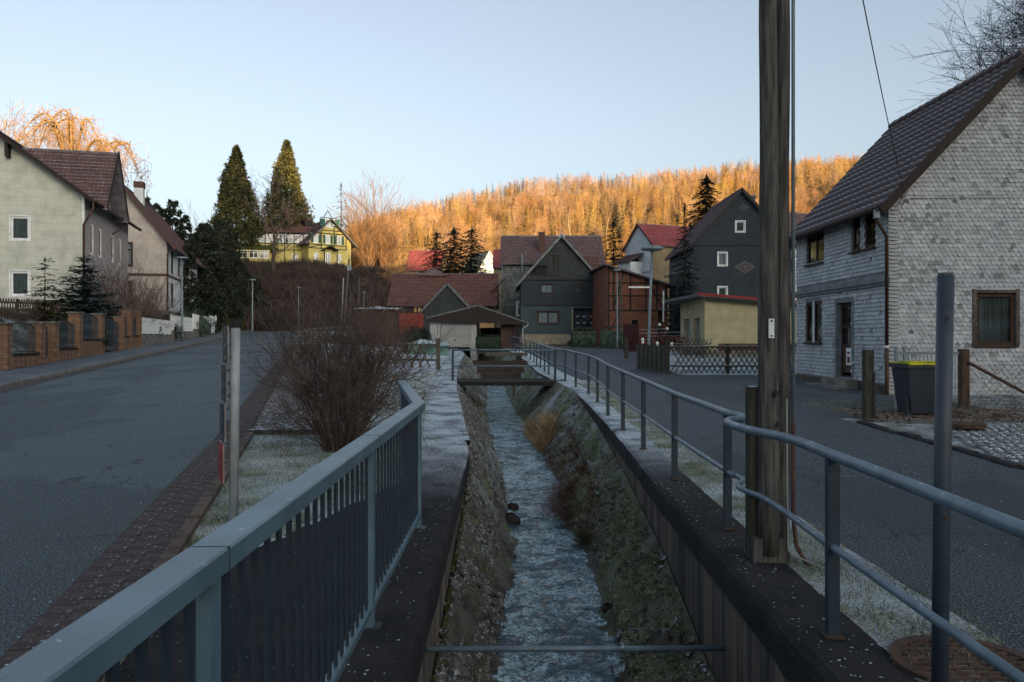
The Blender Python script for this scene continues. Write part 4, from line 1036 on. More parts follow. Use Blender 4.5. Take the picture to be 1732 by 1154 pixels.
# house with bright red roof
d = 105; b0 = 2.2; x0 = X(1100, d)
t, wl, ro = gable_house('red_roofed_house', 'white and tan house with a bright red frosted tile roof above the brick barn', (x0, d-2, b0), R(22), 9.5, 7, zz(415), 2.9, ['tan_render'], 'tile_bright', ridge='x', over=.4, gover=.3, courses=13, verge='dark_board',
    le=[W_(2.0, 2.9, 5.4, 6.9, frame='brown_frame', cur='curtain_dim'), W_(4.3, 5.0, 5.4, 6.9, frame='brown_frame'), W_(2.6, 3.4, 8.5, 10.0, frame='brown_frame')], fr=[W_(2.4, 3.4, 6.4, 8.2, frame='grey_frame'), W_(5.5, 6.6, 6.4, 8.2, frame='grey_frame', cur='curtain_dim')])
mb = MB(); facade(mb, (-.03, 7, 0), (0, -1, 0), 7, 14.5, [(2.0, 2.9, 5.4, 6.9), (4.3, 5.0, 5.4, 6.9), (2.6, 3.4, 8.5, 10.0)], [(-2.9/3.5, 1, zz(415)-.1), (2.9/3.5, 1, zz(415)-.1+2.9*2)], depth=.02); mb.build('gable_cladding', M['white_render'], t)
mb = MB(); mb.bx(-.08, -.035, 0, 7, 8.0, 8.15); mb.build('cornice', M['grey_frame'], t)
mb = MB(); mb.bx(-1.9, -.04, 2.5, 6, -1, zz(443)); mb.build('side_wing', M['white_render'], t)
mb = MB(); roofplane(mb, (-2.3, 2.2, zz(442)), (-2.3, 6.3, zz(442)), (-.05, 6.3, zz(427)), (-.05, 2.2, zz(427)), 5); mb.build('wing_roof', M['tile_dark'], t)
# second slate house, with diamond ornament
d = 60; b0 = 1.2; x0 = X(1172, d); Ws = X(1338, d)-x0
t, wl, ro = gable_house('diamond_slate_house', 'dark blue slate house with white windows and a diamond ornament on its gable', (x0, d, b0), 0, Ws, 9, zz(413), 4.05, ['slate'], 'tile_dark', over=.32, gover=.3, verge='slate', courses=16, apex=.49,
    fr=[W_(X(1245, d)-x0, X(1259, d)-x0, zz(392), zz(375), fw=.07, cur='curtain_dim', casing=.09), W_(X(1215, d)-x0, X(1229, d)-x0, zz(449), zz(428), fw=.07, cur='curtain', casing=.09),
        W_(X(1215, d)-x0, X(1229, d)-x0, zz(503), zz(486), fw=.07, cur='curtain_dim', casing=.09)])
M['slate_light'] = slate_mat('pale_ornament_slates', (.085, .10, .095), (.06, .07, .068), .28, .17, .6)
M['slate_red'] = slate_mat('reddish_ornament_slates', (.075, .045, .05), (.055, .035, .04), .28, .17, .6)
for (px, py, rx_, rz_, nst) in ((1260, 452, 19, 11, 3), (1258, 351, 10, 6, 2)):
    for i in range(nst):
        mb = MB(); k = 1-i*.36; cx, cz = X(px, d)-x0, zz(py); a, b = rx_*k*d/F, rz_*k*d/F; e = .008+i*.008
        P4 = [(cx-a, -e, cz), (cx, -e, cz-b), (cx+a, -e, cz), (cx, -e, cz+b)]
        mb.poly(P4, [(p[0], p[2]) for p in P4]); 
        for q in range(4): p1, p2 = P4[q], P4[(q+1) % 4]; mb.poly([p1, (p1[0], 0, p1[2]), (p2[0], 0, p2[2]), p2])
        mb.build('slate_diamond', M[('slate_light', 'slate_red', 'slate_light')[i]], t)
mb = MB(); mb.bx(0, Ws, -.05, -.003, zz(416), zz(414.5)); mb.build('cornice', M['slate'], t)
chimney(t, Ws*.80, 5, 10, zz(333)+1.0, .5, 'concrete')
# yellow flat garage with red roof edge
d = 45; b0 = .95
t = thing('ochre_garage', 'low ochre rendered garage with red-edged roof behind the lattice fence', 'garage', (X(1192, d), d, b0), R(5))
Lg, Dg, hg = 7.6, 4.6, zz(505)
mb = MB(); facade(mb, (0, 0, 0), (1, 0, 0), Lg, hg, (), [(.55/Lg, 1, hg)]); facade(mb, (0, Dg, 0), (0, -1, 0), Dg, hg, [(.75, 1.85, .15, 1.85), (2.65, 3.75, .15, 1.85)], depth=.25)
facade(mb, (Lg, 0, 0), (0, 1, 0), Dg, hg-.5); facade(mb, (Lg, Dg, 0), (-1, 0, 0), Lg, hg-.5); mb.build('wall', M['ochre_render'], t)
mb = MB(); mb.bx(0, Lg, 0.02, Dg, -1.5, -.003); mb.build('base', M['concrete'], t)
for u in (.75, 2.65): mb = MB(); mb.bx(.18, .24, Dg-u-1.1, Dg-u, .15, 1.85); mb.build('door', M['grey_frame'], t)
mb = MB(); n0 = 0
A = [(-.95, -.45, hg+.32), (Lg+.5, -.45, hg-.38), (Lg+.5, Dg+.3, hg-.38), (-.95, Dg+.3, hg+.32)]
A[0] = (-.55, -.45, hg+.26); A[3] = (-1.15, Dg+.3, hg+.1)
mb.poly(A); mb.poly([(p[0], p[1], p[2]-.16) for p in A][::-1]); rs = mb
for i in range(4): p, q = A[i], A[(i+1) % 4]; mb.poly([p, (p[0], p[1], p[2]-.16), (q[0], q[1], q[2]-.16), q])
ro = mb.build('roof', M['frost_top'], t)
mb = MB(); mb.beam((A[0][0]-.02, A[0][1]-.03, A[0][2]-.03), (A[1][0], A[1][1]-.03, A[1][2]-.03), .04, .14); mb.build('red_fascia', M['tile_bright'] if False else mat('red_fascia_paint', (.20, .02, .025), rough=.6), ro)
mb = MB(); mb.beam((A[0][0]+.3, A[0][1]+.08, A[0][2]-.22), (A[1][0], A[1][1]+.08, A[1][2]-.22), .06, .14); mb.build('black_fascia', M['beam'], ro)
mb = MB(); mb.bx(.8, Lg, -.05, -.003, .0, .38); mb.build('brown_panel', M['rust_pipe'], t)
mb = MB(); mb.tube([(-.06, Dg-2.25, 2.25), (-.16, Dg-2.25, 2.22)], .06, 8); mb.build('wall_lamp', M['white_frame'], t)
# white weatherboarded house behind the right pole
M['weatherboard'] = slate_mat('white_weatherboards', (.40, .43, .43), (.36, .39, .40), 4, .2, .6, (.2, .22, .22), .7)
d = 78; b0 = 2.0; x0 = X(1333, d)
t, wl, ro = gable_house('weatherboard_house', 'white weatherboarded house with red-trimmed tile roof glimpsed behind the wooden pole', (x0-1.6, d-2, b0), R(28), 10, 6, 9.2, 3.1, ['weatherboard'], 'tile_brown', ridge='x', over=.4, gover=.3, verge='red_band', courses=12,
    le=[W_(1.4, 2.3, 8.1, 9.6), W_(3.6, 4.5, 8.1, 9.6), W_(1.4, 2.4, 4.2, 5.8), W_(3.6, 4.6, 4.2, 5.8)], fr=[W_(1, 2, 6, 7.4), W_(4, 5, 6, 7.4), W_(1.2, 2, 2.6, 4.2)])
mb = MB(); mb.bx(0, 4, -2.2, -.02, 2.2, 2.35); mb.build('balcony_floor', M['red_band'], t)
# far roofs among the spruces
d = 150; b0 = 5
t, wl, ro = gable_house('hill_house', 'small house with vivid red roof catching the sun left of the dark spruces', (X(688, d), d, 8.0), R(-8), 6.2, 7, zz(455, base=8), 3.8, ['tan_render'], 'tile_bright', ridge='x', over=.4, gover=.3, verge='dark_board')
t, wl, ro = gable_house('distant_white_house', 'distant white gabled house with grey roof right of the dark spruces', (X(806, d), d+4, 6.0), R(35), 5.2, 6, 8.5, 4, ['white_render'], 'scales', ridge='y', over=.4, gover=.3, verge='white_frame')
# ------------------------------------------------------------ houses on the left
ul = math.atan(.25)                         # street direction; local +y runs up the street
def left_base(d, a): return Vector((a-.25*d, d, 0))
p = left_base(48, -13.9); b0 = 3.0
W1, D1 = 13.0, 12.2; E1 = Z(327, 48)-b0
M['gl'] = M['glass']
t, wl, ro = gable_house('cream_house', 'large cream panel-clad house with a tiled cross gable, nearest on the left', (p.x-W1*math.cos(ul), p.y-W1*math.sin(ul), b0), ul, W1, D1, E1, 4.75, ['cream'], 'tile_dark', ridge='y', over=.75, gover=.7, verge='dark_board', courses=24,
    fr=[W_(W1-3.85, W1-2.85, 4.45, 5.85, fw=.12, cur='curtain_dim', casing=.07), W_(W1-3.85, W1-2.85, 1.15, 2.6, fw=.12, cur='curtain_dim', casing=.07), W_(W1-7.6, W1-6.5, 4.45, 5.85, fw=.12, cur='curtain'), W_(W1-7.6, W1-6.5, 1.15, 2.6, fw=.12, cur='curtain')],
    ri=[W_(1.75, 2.5, 3.9, 5.8, fw=.13, depth=.04, cur='curtain'), W_(3.75, 4.5, 3.9, 5.8, fw=.13, depth=.04, cur='curtain'), W_(7.0, 7.8, 3.9, 5.8, fw=.13, depth=.04, cur='curtain'), W_(9.2, 10.0, 3.9, 5.8, fw=.13, depth=.04, cur='curtain'),
        W_(7.2, 8.0, .6, 2.2, fw=.1, depth=.04, cur='curtain')])
mb = MB(); facade(mb, (W1+.02, 0, 0), (0, 1, 0), D1, E1, [(1.75, 2.5, 3.9, 5.8), (3.75, 4.5, 3.9, 5.8), (7.0, 7.8, 3.9, 5.8), (9.2, 10.0, 3.9, 5.8), (7.2, 8.0, .6, 2.2)], depth=.02); mb.build('side_render', M['pink_render'], t)
mb = MB(); mb.bx(W1+.0, W1+.12, -.02, .12, 0, E1-.2); mb.build('corner_strip', M['white_frame'], t)
# cross gable with its own roof
y0, y1, gh = 2.0, 7.2, 3.9; ym = (y0+y1)/2; xg = W1+1.0
mb = MB(); facade(mb, (W1+.04, y0, E1-.35), (0, 1, 0), y1-y0, gh, [(2.2, 3.0, .9, 1.9)], [(-gh/(ym-y0), 1, 0), (gh/(y1-ym), 1, gh/(y1-ym)*(y1-y0))]); mb.build('gable_wall', M['pink_render'], t)
window(t, (W1+.04, y0, E1-.35), (0, 1, 0), 2.2, 3.0, .9, 1.9, fw=.1, cur='curtain')
mb = MB(); za = E1-.35+gh; zb = E1-.55; xin = W1-(za-E1)/(4.75/(W1/2))-.25
roofplane(mb, (W1-.6, y0-.35, zb), (xg, y0-.35, zb), (xg, ym, za), (xin, ym, za), 13); roofplane(mb, (xg, y1+.35, zb), (W1-.6, y1+.35, zb), (xin, ym, za), (xg, ym, za), 13); cg = mb.build('cross_gable_roof', M['tile_brown'], t)
mb = MB()
for yy in (y0-.35, y1+.35): mb.beam((xg+.03, yy, zb), (xg+.03, ym, za), .05, .22)
mb.build('cross_verge', M['beam'], t)
mb = MB(); mb.poly([(W1+.05, y0-.3, zb-.13), (xg, y0-.3, zb-.13), (xg, ym, za-.16), (W1+.05, ym, za-.16)]); mb.poly([(W1+.05, y1+.3, zb-.13), (xg, y1+.3, zb-.13), (xg, ym, za-.16), (W1+.05, ym, za-.16)]); mb.build('soffit', M['pink_render'], t)
mb = MB(); mb.tube([(W1+.72, -.5, E1-.62), (W1+.72, -.45, E1-.95), (W1+.1, -.08, E1-1.9), (W1+.1, -.08, 0)], .07, 8); mb.build('downpipe', M['rust_pipe'], t, True)
mb = MB(); mb.tube([(W1+.75, y1+.6, E1-.6), (W1+.72, y1+.7, E1-.9), (W1+.12, y1-.3, E1-1.6)], .06, 6); mb.build('downpipe', M['rust_pipe'], t, True)
mb = MB(); mb.tube([(W1+.80, -.72, E1-.52), (W1+.80, y0-.4, E1-.52)], .08, 8); mb.tube([(W1+.80, y1+.4, E1-.52), (W1+.80, D1+.6, E1-.52)], .08, 8); mb.build('gutter', M['rust_pipe'], t)
mb = MB(); mb.bx(W1-4.0, W1-3.82, -.5, -.02, E1+1.9, E1+2.75); mb.build('purlin_end', M['beam'], t)
# house behind it
p = left_base(70.8, -13.0); b0 = 4.1; E2 = Z(404, 70.8)-b0
W2, D2 = 8.2, 19
t, wl, ro = gable_house('diamond_clad_house', 'pale house with diamond cladding and long brown roof, second on the left', (p.x-W2*math.cos(ul), p.y-W2*math.sin(ul), b0), ul, W2, D2, E2, 5.0, ['diamond'], 'tile_red', ridge='y', over=.8, gover=.6, courses=20, verge='rust_pipe',
    fr=[W_(W2-4.45, W2-2.75, 3.85, 6.0, frame='brown_frame', fw=.2, cur='curtain', div=(1, 2)), W_(W2-4.45, W2-2.75, .5, 2.6, frame='brown_frame', fw=.2, cur='curtain_dim')],
    ri=[W_(2.2, 3.4, 3.5, 5.6, frame='brown_frame', depth=.04, fw=.14), W_(6.0, 7.2, 3.5, 5.6, frame='brown_frame', depth=.04, fw=.14, cur='curtain_dim'), W_(2.2, 3.4, .4, 2.6, frame='brown_frame', depth=.04, fw=.14), W_(10.5, 11.6, 3.5, 5.6, frame='brown_frame', depth=.04), W_(10.5, 11.6, .4, 2.6, frame='brown_frame', depth=.04), W_(14.5, 15.6, 3.5, 5.6, frame='brown_frame', depth=.04)])
mb = MB(); mb.bx(-.02, W2+.05, -.08, -.003, 3.05, 3.25); mb.bx(W2+.003, W2+.08, -.08, D2, 3.05, 3.25); mb.build('string_course', M['rust_pipe'], t)
mb = MB(); facade(mb, (W2+.02, 0, 0), (0, 1, 0), D2, E2, [(2.2, 3.4, 3.5, 5.6), (6.0, 7.2, 3.5, 5.6), (2.2, 3.4, .4, 2.6), (10.5, 11.6, 3.5, 5.6), (10.5, 11.6, .4, 2.6), (14.5, 15.6, 3.5, 5.6)], depth=.02); mb.build('side_render', M['white_render'], t)
mb = MB(); mb.tube([(W2+.8, -.4, E2-.7), (W2+.7, -.4, E2-1.0), (W2+.1, -.1, E2-1.3), (W2+.1, -.1, 0)], .07, 8); mb.build('downpipe', M['rust_pipe'], t, True)
ch = chimney(t, W2/2+.6, 6.5, E2+3, E2+5.5, .8, 'white_render', False); mb = MB(); mb.bx(W2/2+.15, W2/2+1.05, 6.05, 6.95, E2+5.51, E2+6.1); mb.build('chimney_pot', M['rust_pipe'], ch)
# timber-framed villa on the castle hill
d = 150; b0 = 15.8; x0 = X(522, d)
t, wl, ro = gable_house('hill_villa', 'yellow half-timbered villa with green shutters on the slope above the road', (x0, d, b0), R(36), 8.6, 14, zz(403)-.3, 4.2, ['yellow_render'], 'tile_brown', ridge='y', over=.9, gover=.9, verge='frost_top', courses=14,
    fr=[W_(3.3, 5.2, 7.0, 8.6, fw=.14, div=(2, 1), cur='curtain', shutters='green_shutter'), W_(1.0, 1.9, 3.9, 5.5, fw=.12, cur='curtain', shutters='green_shutter', depth=.04), W_(3.4, 4.3, 3.9, 5.5, fw=.12, cur='curtain', shutters='green_shutter', depth=.04), W_(5.7, 6.6, 3.9, 5.5, fw=.12, cur='curtain', shutters='green_shutter', depth=.04),
        W_(1.1, 2.0, .4, 2.0, fw=.14, cur='curtain'), W_(3.3, 4.4, .0, 2.2, fw=.14, door=True, sill=0, div=(2, 1)), W_(5.7, 6.6, .4, 2.0, fw=.14, cur='curtain')])
mb = MB()
for xx in (0.02, 2.5, 5.1, 7.58): mb.bx(xx-.09, xx+.09, -.06, -.004, 2.9, 7.4 if 1 < xx < 7 else 6.4)
for z_ in (2.9, 3.6, 5.8, 6.4): mb.bx(0, 7.6, -.055, -.005, z_-.08, z_+.08)
for a, b in (((.3, 3.0), (2.3, 3.5)), ((2.4, 5.7), (1.4, 6.3)), ((1.4, 6.5), (2.6, 8.2)), ((6.2, 6.5), (5.3, 8.2)), ((2.2, 8.8), (5.6, 8.8)), ((.4, 6.5), (1.6, 7.2)), ((7.2, 6.5), (6.0, 7.4)), ((3.0, 8.9), (3.8, 10.2)), ((4.6, 8.9), (3.8, 10.2)), ((2.2, 6.4), (2.2, 8.6)), ((5.8, 6.4), (5.8, 8.4))):
    mb.beam((a[0], -.07, a[1]), (b[0], -.07, b[1]), .04, .14)
mb.build('timber_frame', M['beam'], t)
mb = MB(); roofplane(mb, (2.3, -1.6, 2.5), (2.3, 0, 2.5), (3.85, 0, 3.4), (3.85, -1.6, 3.4), 4); roofplane(mb, (5.4, 0, 2.5), (5.4, -1.6, 2.5), (3.85, -1.6, 3.4), (3.85, 0, 3.4), 4); mb.bx(2.5, 2.65, -1.5, -1.35, -.3, 2.5); mb.bx(5.05, 5.2, -1.5, -1.35, -.3, 2.5); mb.build('porch', M['beam'], t)
# long wing to the left with a glazed veranda
mark = set(t.children)
mb = MB(); LW = 12.0; wn = [(-LW+.3+i*1.75, -LW+1.65+i*1.75, 4.1, 5.7) for i in range(7)]
op = [(LW+a, LW+b, c, dd) for a, b, c, dd in wn]
facade(mb, (-LW, 2.0, 0), (1, 0, 0), LW, 6.2, op+[(1.0, 2.4, .8, 2.2), (2.8, 4.2, .8, 2.2), (8.6, 9.8, .7, 2.0)], bands=[(3.9, 1)]); facade(mb, (-LW, 12, 0), (0, -1, 0), 10, 6.2)
mb.bx(-LW, 0, 11.9, 12, 0, 6.2); wg = mb.build('wing_wall', [M['yellow_render'], M['white_render']], t)
for a, b, c, dd in op: window(t, (-LW, 2.0, 0), (1, 0, 0), a, b, c, dd, fw=.12, div=(2, 2), cur=None if int(a) % 2 else 'curtain')
for q in ((1.0, 2.4, .8, 2.2), (2.8, 4.2, .8, 2.2), (8.6, 9.8, .7, 2.0)): window(t, (-LW, 2.0, 0), (1, 0, 0), *q, fw=.12, div=(2, 1))
mb = MB(); roofplane(mb, (0.2, 1.2, 6.1), (-LW-.6, 1.2, 6.1), (-LW-.6, 7, 8.8), (.2, 7, 9.6), 12); roofplane(mb, (-LW-.6, 12.6, 6.1), (.2, 12.6, 6.1), (.2, 7, 9.6), (-LW-.6, 7, 8.8), 12); mb.build('wing_roof', M['tile_red'], t)
mb = MB()
for i in range(8): xx = -LW+.15+i*1.78; mb.bx(xx-.08, xx+.08, 1.93, 1.995, 0, 6.1)
for z_ in (2.7, 3.95, 5.85): mb.bx(-LW, 0, 1.94, 1.996, z_-.08, z_+.08)
mb.build('wing_timber', M['beam'], t)
mb = MB(); mb.bx(-LW-1.2, -LW+5.2, -1.3, 1.9, 2.35, 2.5); roofplane(mb, (-LW+5.4, -1.5, 2.5), (-LW-1.4, -1.5, 2.5), (-LW-1, 1.9, 3.5), (-LW+5, 1.9, 3.5), 4); mb.build('veranda_roof', mat('mossy_green_roof', (.06, .075, .02), rough=.9), t)
mb = MB(); facade(mb, (-LW-1, -1.1, -.4), (1, 0, 0), 6, 2.85, [(.3+i*1.9, 1.9+i*1.9, 1.2, 2.6) for i in range(3)], depth=.05); mb.build('veranda_wall', M['yellow_render'], t)
for i in range(3): window(t, (-LW-1, -1.1, -.4), (1, 0, 0), .3+i*1.9, 1.9+i*1.9, 1.2, 2.6, frame='white_frame', fw=.1, div=(2, 2), depth=.03)
for o_ in [c_ for c_ in t.children if c_ not in mark]: o_.rotation_euler = (0, 0, R(-26)); o_.location = (.6, 1.2, 0)
mb = MB(); mb.bx(1.0, 2.6, 4.5, 6.2, 7.6, 8.7); mb.build('dormer', M['beam'], ro)
chimney(t, -2.0, 6, 8.5, 10.6, .7, 'rust_pipe')
# ------------------------------------------------------------ fences, walls and railings
UV_ = Vector((-.2425, .970, 0)); fang = math.atan(.25)
def fpos(d, off=0): return Vector((xfence(d)-off, d, H(xfence(d)+.3, d)+.11))
# brick pillar fence on the left
t = thing('sandstone_fence', 'garden fence of orange-brown block pillars with arched steel grilles, along the left pavement', 'fence', fpos(28.3), fang)
L0 = 28.3
def lo(d): return (d-L0)/.970               # distance along the fence
def zrel(d): return fpos(d).z-fpos(L0).z
def blockmesh(dx, dy, dz): return brick_block(dx, dy, dz)
bmeshes = {}
def block(dx, dy, dz):
    k = (round(dx, 2), round(dy, 2), round(dz, 2))
    if k not in bmeshes:
        mb = MB(); b = .012; x, y, z = dx/2, dy/2, dz/2
        for (sx_, sy_, sz_) in ((x-b, y-b, -z), (x, y, -z+b), (x, y, z-b), (x-b, y-b, z)):
            for a, c in ((-1, -1), (1, -1), (1, 1), (-1, 1)): mb.v.append((a*sx_+random.uniform(-.006, .006), c*sy_+random.uniform(-.006, .006), sz_))
        for k2 in (0, 4, 8):
            for j in range(4): mb.face((k2+j, k2+(j+1) % 4, k2+4+(j+1) % 4, k2+4+j))
        mb.face((12, 13, 14, 15)); bmeshes[k] = mb.mesh('block', M['sandblock'])
    return bmeshes[k]
def pillar(d, h, w_=.5):
    y = lo(d); z = zrel(d)
    mb = MB(); mb.bx(-w_/2+.02, w_/2-.02, y-w_/2+.02, y+w_/2-.02, z-.5, z+h); p = mb.build('pillar', M['mortar'], t)
    n = int(round(h/.2)); bh = h/n
    for k in range(n):
        off = .1 if k % 2 else -.1
        for sgn in (-1, 1):
            a, b = (-w_/2, off) if sgn < 0 else (off+.012, w_/2)
            if k % 2: placed(block(b-a, w_, bh-.012), 'block', p, ((a+b)/2, y, z+bh*(k+.5)), 0)
            else: placed(block(w_, b-a, bh-.012), 'block', p, (0, y+(a+b)/2, z+bh*(k+.5)), 0)
    mb = MB(); mb.bx(-w_/2-.06, w_/2+.06, y-w_/2-.06, y+w_/2+.06, z+h+.003, z+h+.07); mb.build('cap', M['frost_top'], p)
def lowwall(d0, d1, h):
    y0, y1 = lo(d0)+.26, lo(d1)-.26; z = zrel((d0+d1)/2); mb = MB(); mb.bx(-.13, .13, y0, y1, z-.5, z+h); p = mb.build('low_wall', M['mortar'], t)
    nb = max(1, int((y1-y0)/.45)); bw = (y1-y0)/nb; nr = max(1, int(round(h/.2)))
    for r_ in range(nr):
        for k in range(nb): placed(block(.30, bw-.014, h/nr-.012), 'block', p, (0, y0+bw*(k+.5), z+h/nr*(r_+.5)), 0)
    mb = MB(); mb.bx(-.2, .2, y0, y1, z+h+.003, z+h+.07); mb.build('coping', M['cap'], p)
    return y0, y1, z+h+.07
def grille(y0, y1, z0, h, parent, name='grille', arch=.16, x=0.0):
    mb = MB(); n = 10; top = [(x, y0+(y1-y0)*i/n, z0+h+arch*math.sin(PI*i/n)) for i in range(n+1)]
    mb.tube([(x, y0, z0+.06)]+top+[(x, y1, z0+.06)], .028, 5); mb.tube([(x, y0, z0+.06), (x, y1, z0+.06)], .025, 5)
    k = int((y1-y0)/.11)
    for i in range(1, k):
        y = y0+(y1-y0)*i/k; ztop = z0+h+arch*math.sin(PI*i/k)
        mb.tube([(x, y+.03*math.sin(j*1.57+i*PI), z0+.06+(ztop-z0-.06)*j/8) for j in range(9)], .012, 3, cap=False)
    return mb.build(name, M['rail_dark'], parent)
for d_, h_ in ((28.2, 1.62), (31.7, 1.62), (33.4, 1.62), (36.9, 2.05), (40.8, 2.0), (45.3, 1.85), (47.2, 2.25), (49.7, 2.25)): pillar(d_, h_)
a, b, z_ = lowwall(28.2, 31.7, .45); grille(a, b, z_, 1.0, t)
mb = MB(); mb.bx(-.06, .06, lo(32.3), lo(32.8), zrel(32.5)+.25, zrel(32.5)+1.5); mb.build('letter_panel', M['rail_dark'], t)
mb = MB(); mb.bx(-.2, .2, lo(31.7)+.26, lo(33.4)-.26, zrel(32.5)-.4, zrel(32.5)+.12); mb.build('threshold', M['sandblock'], t)
a, b, z_ = lowwall(33.4, 36.9, .45); grille(a, b, z_, 1.0, t)
a, b, z_ = lowwall(36.9, 40.8, .75); grille(a, b, z_, 1.05, t)
a, b, z_ = lowwall(45.3, 47.2, .7); grille(a, b, z_, 1.0, t, arch=.1)
a, b, z_ = lowwall(47.2, 49.7, .7); grille(a, b, z_, 1.05, t, arch=.05)
g = thing('garden_gate', 'grey arched steel garden gate between two block pillars', 'gate', fpos(43.0)+Vector((0, 0, .05)), fang)
grille(-2.0, 2.0, .05, 1.45, g, 'gate_leaf', .2)
mb = MB(); mb.bx(-.04, .04, -.1, .1, .75, .95); mb.build('lock', M['black_metal'], g)
# low lattice fence behind it
def lattice(parent, O, U, L, h, z0, step, wd=.05, th=.02, lean=.55, mats='wood_moss', name='lath'):
    U = Vector(U).normalized(); N = U.cross(Vector((0, 0, 1))); k = 0; dx = h*lean; meshes = {}
    for sgn in (1, -1):
        key = MB(); a = Vector((0, 0, 0)); b = U*(dx*sgn)+Vector((0, 0, h)); key.beam(a, b, th, wd, tuple(N)) if False else key.beam(a, b, wd, th, tuple(N))
        me = key.mesh(name, M[mats]); x = 0 if sgn > 0 else dx
        while (x <= L-dx+1e-3 if sgn > 0 else x <= L+1e-3):
            p = Vector(O)+U*x+Vector((0, 0, z0))+N*(th*.6*sgn)
            placed(me, name, parent, p+Vector((0, 0, random.uniform(-.02, .02))), 0); x += step; k += 1
    return k
t = thing('garden_lattice_fence', 'dark crisscross lattice fence in front of the cream house', 'fence', (0, 0, 0))
p0 = Vector((xfence(33)-3.2, 33, H(xfence(33)-3.2, 33))); L_ = 19
t.location = p0
mb = MB()
for zq in (.25, .85): mb.beam((0, 0, zq), UV_*L_+Vector((0, 0, zq+.5)), .05, .06)
mb.build('rail', M['wood_brown'], t)
for k in range(8): q = UV_*(L_*k/7); mb = MB(); mb.bx(q.x-.05, q.x+.05, q.y-.05, q.y+.05, -.3, 1.05+.5*k/7); mb.build('post', M['wood_brown'], t)
k = MB(); ml = []
for sg in (1, -1):
    km = MB(); km.beam((0, 0, 0), UV_*(.5*sg)+Vector((0, 0, .95)), .05, .02, (1, 0, 0)); ml.append(km.mesh('lath', M['wood_brown']))
x = 0.0
while x < L_-.5:
    placed(ml[0], 'lath', t, UV_*x+Vector((.03, 0, .08+.5*x/L_)), 0); placed(ml[1], 'lath', t, UV_*(x+.5)+Vector((-.03, 0, .08+.5*x/L_)), 0); x += .34
# white panel fence
t = thing('white_panel_fence', 'white panel fence on a low stepped concrete wall, beyond the block pillars', 'fence', fpos(51), fang)
L1 = 51.0
def lo1(d): return (d-L1)/.970
pmesh = {}
def wpanels(d0, d1, n, top, base, gate=False):
    z = fpos((d0+d1)/2).z-fpos(L1).z
    mb = MB(); mb.bx(-.12, .12, lo1(d0)+.01, lo1(d1)-.01, z-.8, z+base); mb.build('base_wall', M['concrete'], t)
    wd = (lo1(d1)-lo1(d0))/n
    for k in range(n):
        y = lo1(d0)+wd*(k+.5); key = (round(wd, 2), round(top-base, 2))
        if key not in pmesh:
            pm_ = MB(); pm_.bx(.02, .05, -wd/2+.05, wd/2-.05, 0, top-base-.08)
            for j in range(7): yy = -wd/2+.12+(wd-.24)*j/6; pm_.bx(.052, .066, yy-.05, yy+.05, .05, top-base-.13)
            pmesh[key] = pm_.mesh('panel', M['white_panel'])
        placed(pmesh[key], 'panel', t, (0, y, z+base+.06), 0)
        mb = MB(); mb.bx(-.03, .03, y-wd/2-.03, y-wd/2+.03, z+base-.1, z+top+.02); mb.build('post', M['white_panel'], t)
wpanels(51, 61.5, 5, 1.75, .62); wpanels(61.7, 72.5, 4, 1.95, .65); wpanels(73, 84, 5, 2.05, .6); wpanels(90, 98, 2, 2.0, .5)
g = thing('white_gate', 'narrow white gate in the white panel fence', 'gate', fpos(86.8)+Vector((0, 0, .1)), fang)
mb = MB(); mb.bx(-.03, .03, -2.2, 2.2, 0, 1.9); mb.build('gate_leaf', M['white_panel'], g)
mb = MB(); mb.bx(.035, .06, -1.3, -.9, .5, 1.5); mb.bx(.035, .06, .6, 1.0, .9, 1.6); mb.build('gate_slot', M['black_metal'], g)
g = thing('grey_board_fence', 'short pale grey upright-board fence by a tuft of straw at the road bend', 'fence', at(450, 551, 119))
for k in range(11):
    mb = MB(); x = k*.215; mb.bx(x, x+.19, k*.06, k*.06+.03, -.3, 1.55+.1*math.sin(k)-k*.03); mb.build('board', M['post_metal'], g)
mb = MB(); mb.beam((0, .08, .9), (2.4, .72, .9), .04, .08); mb.build('rail', M['wood_pale'], g)

def hedge_wall(name, label, cat, loc, L, h, th, rz=0, m='hedge', n=900, bulge=0, leaf=.045, core=True):
    tt = thing(name, label, cat, loc, rz); V_, T_ = [], []
    P = RNG.uniform(0, 1, (n, 3)); 
    for i in range(n):
        f = RNG.integers(0, 3); u, v, s_ = P[i]
        if f == 0: p = np.array([u*L, -th/2, v*h]); nn = np.array([0, -1, .3])
        elif f == 1: p = np.array([u*L, (v-.5)*th, h]); nn = np.array([0, 0, 1.])
        else: e = 0 if s_ < .5 else 1; p = np.array([e*L, (u-.5)*th, v*h]); nn = np.array([2*e-1., 0, .2])
        if bulge:
            a = min(1, (1-abs(2*p[0]/L-1))*3); p[2] *= (1-bulge+bulge*math.sin(min(1, a)*PI/2)); p[1] *= (1-.35*(p[2]/h)**2)
        p = p+RNG.normal(0, leaf*.5, 3); a = RNG.normal(0, 1, 3); a /= np.linalg.norm(a); b = np.cross(nn, a); b /= np.linalg.norm(b)+1e-6
        s0 = leaf*RNG.uniform(.6, 1.6); q = len(V_); V_ += [p-a*s0, p+a*s0*.8+b*s0*.4, p+b*s0+nn*s0*.6, ]; T_.append((q, q+1, q+2))
    o = link('foliage', np_mesh('foliage', V_, T_, M[m]), tt)
    if core:
        mb = MB(); e = leaf*.6; mb.bx(e, L-e, -th/2+e, th/2-e, -.2, h*(1-bulge*.6)-e); mb.build('branches', M['twig_brown' if m == 'deadhedge' else m], tt)
    return tt
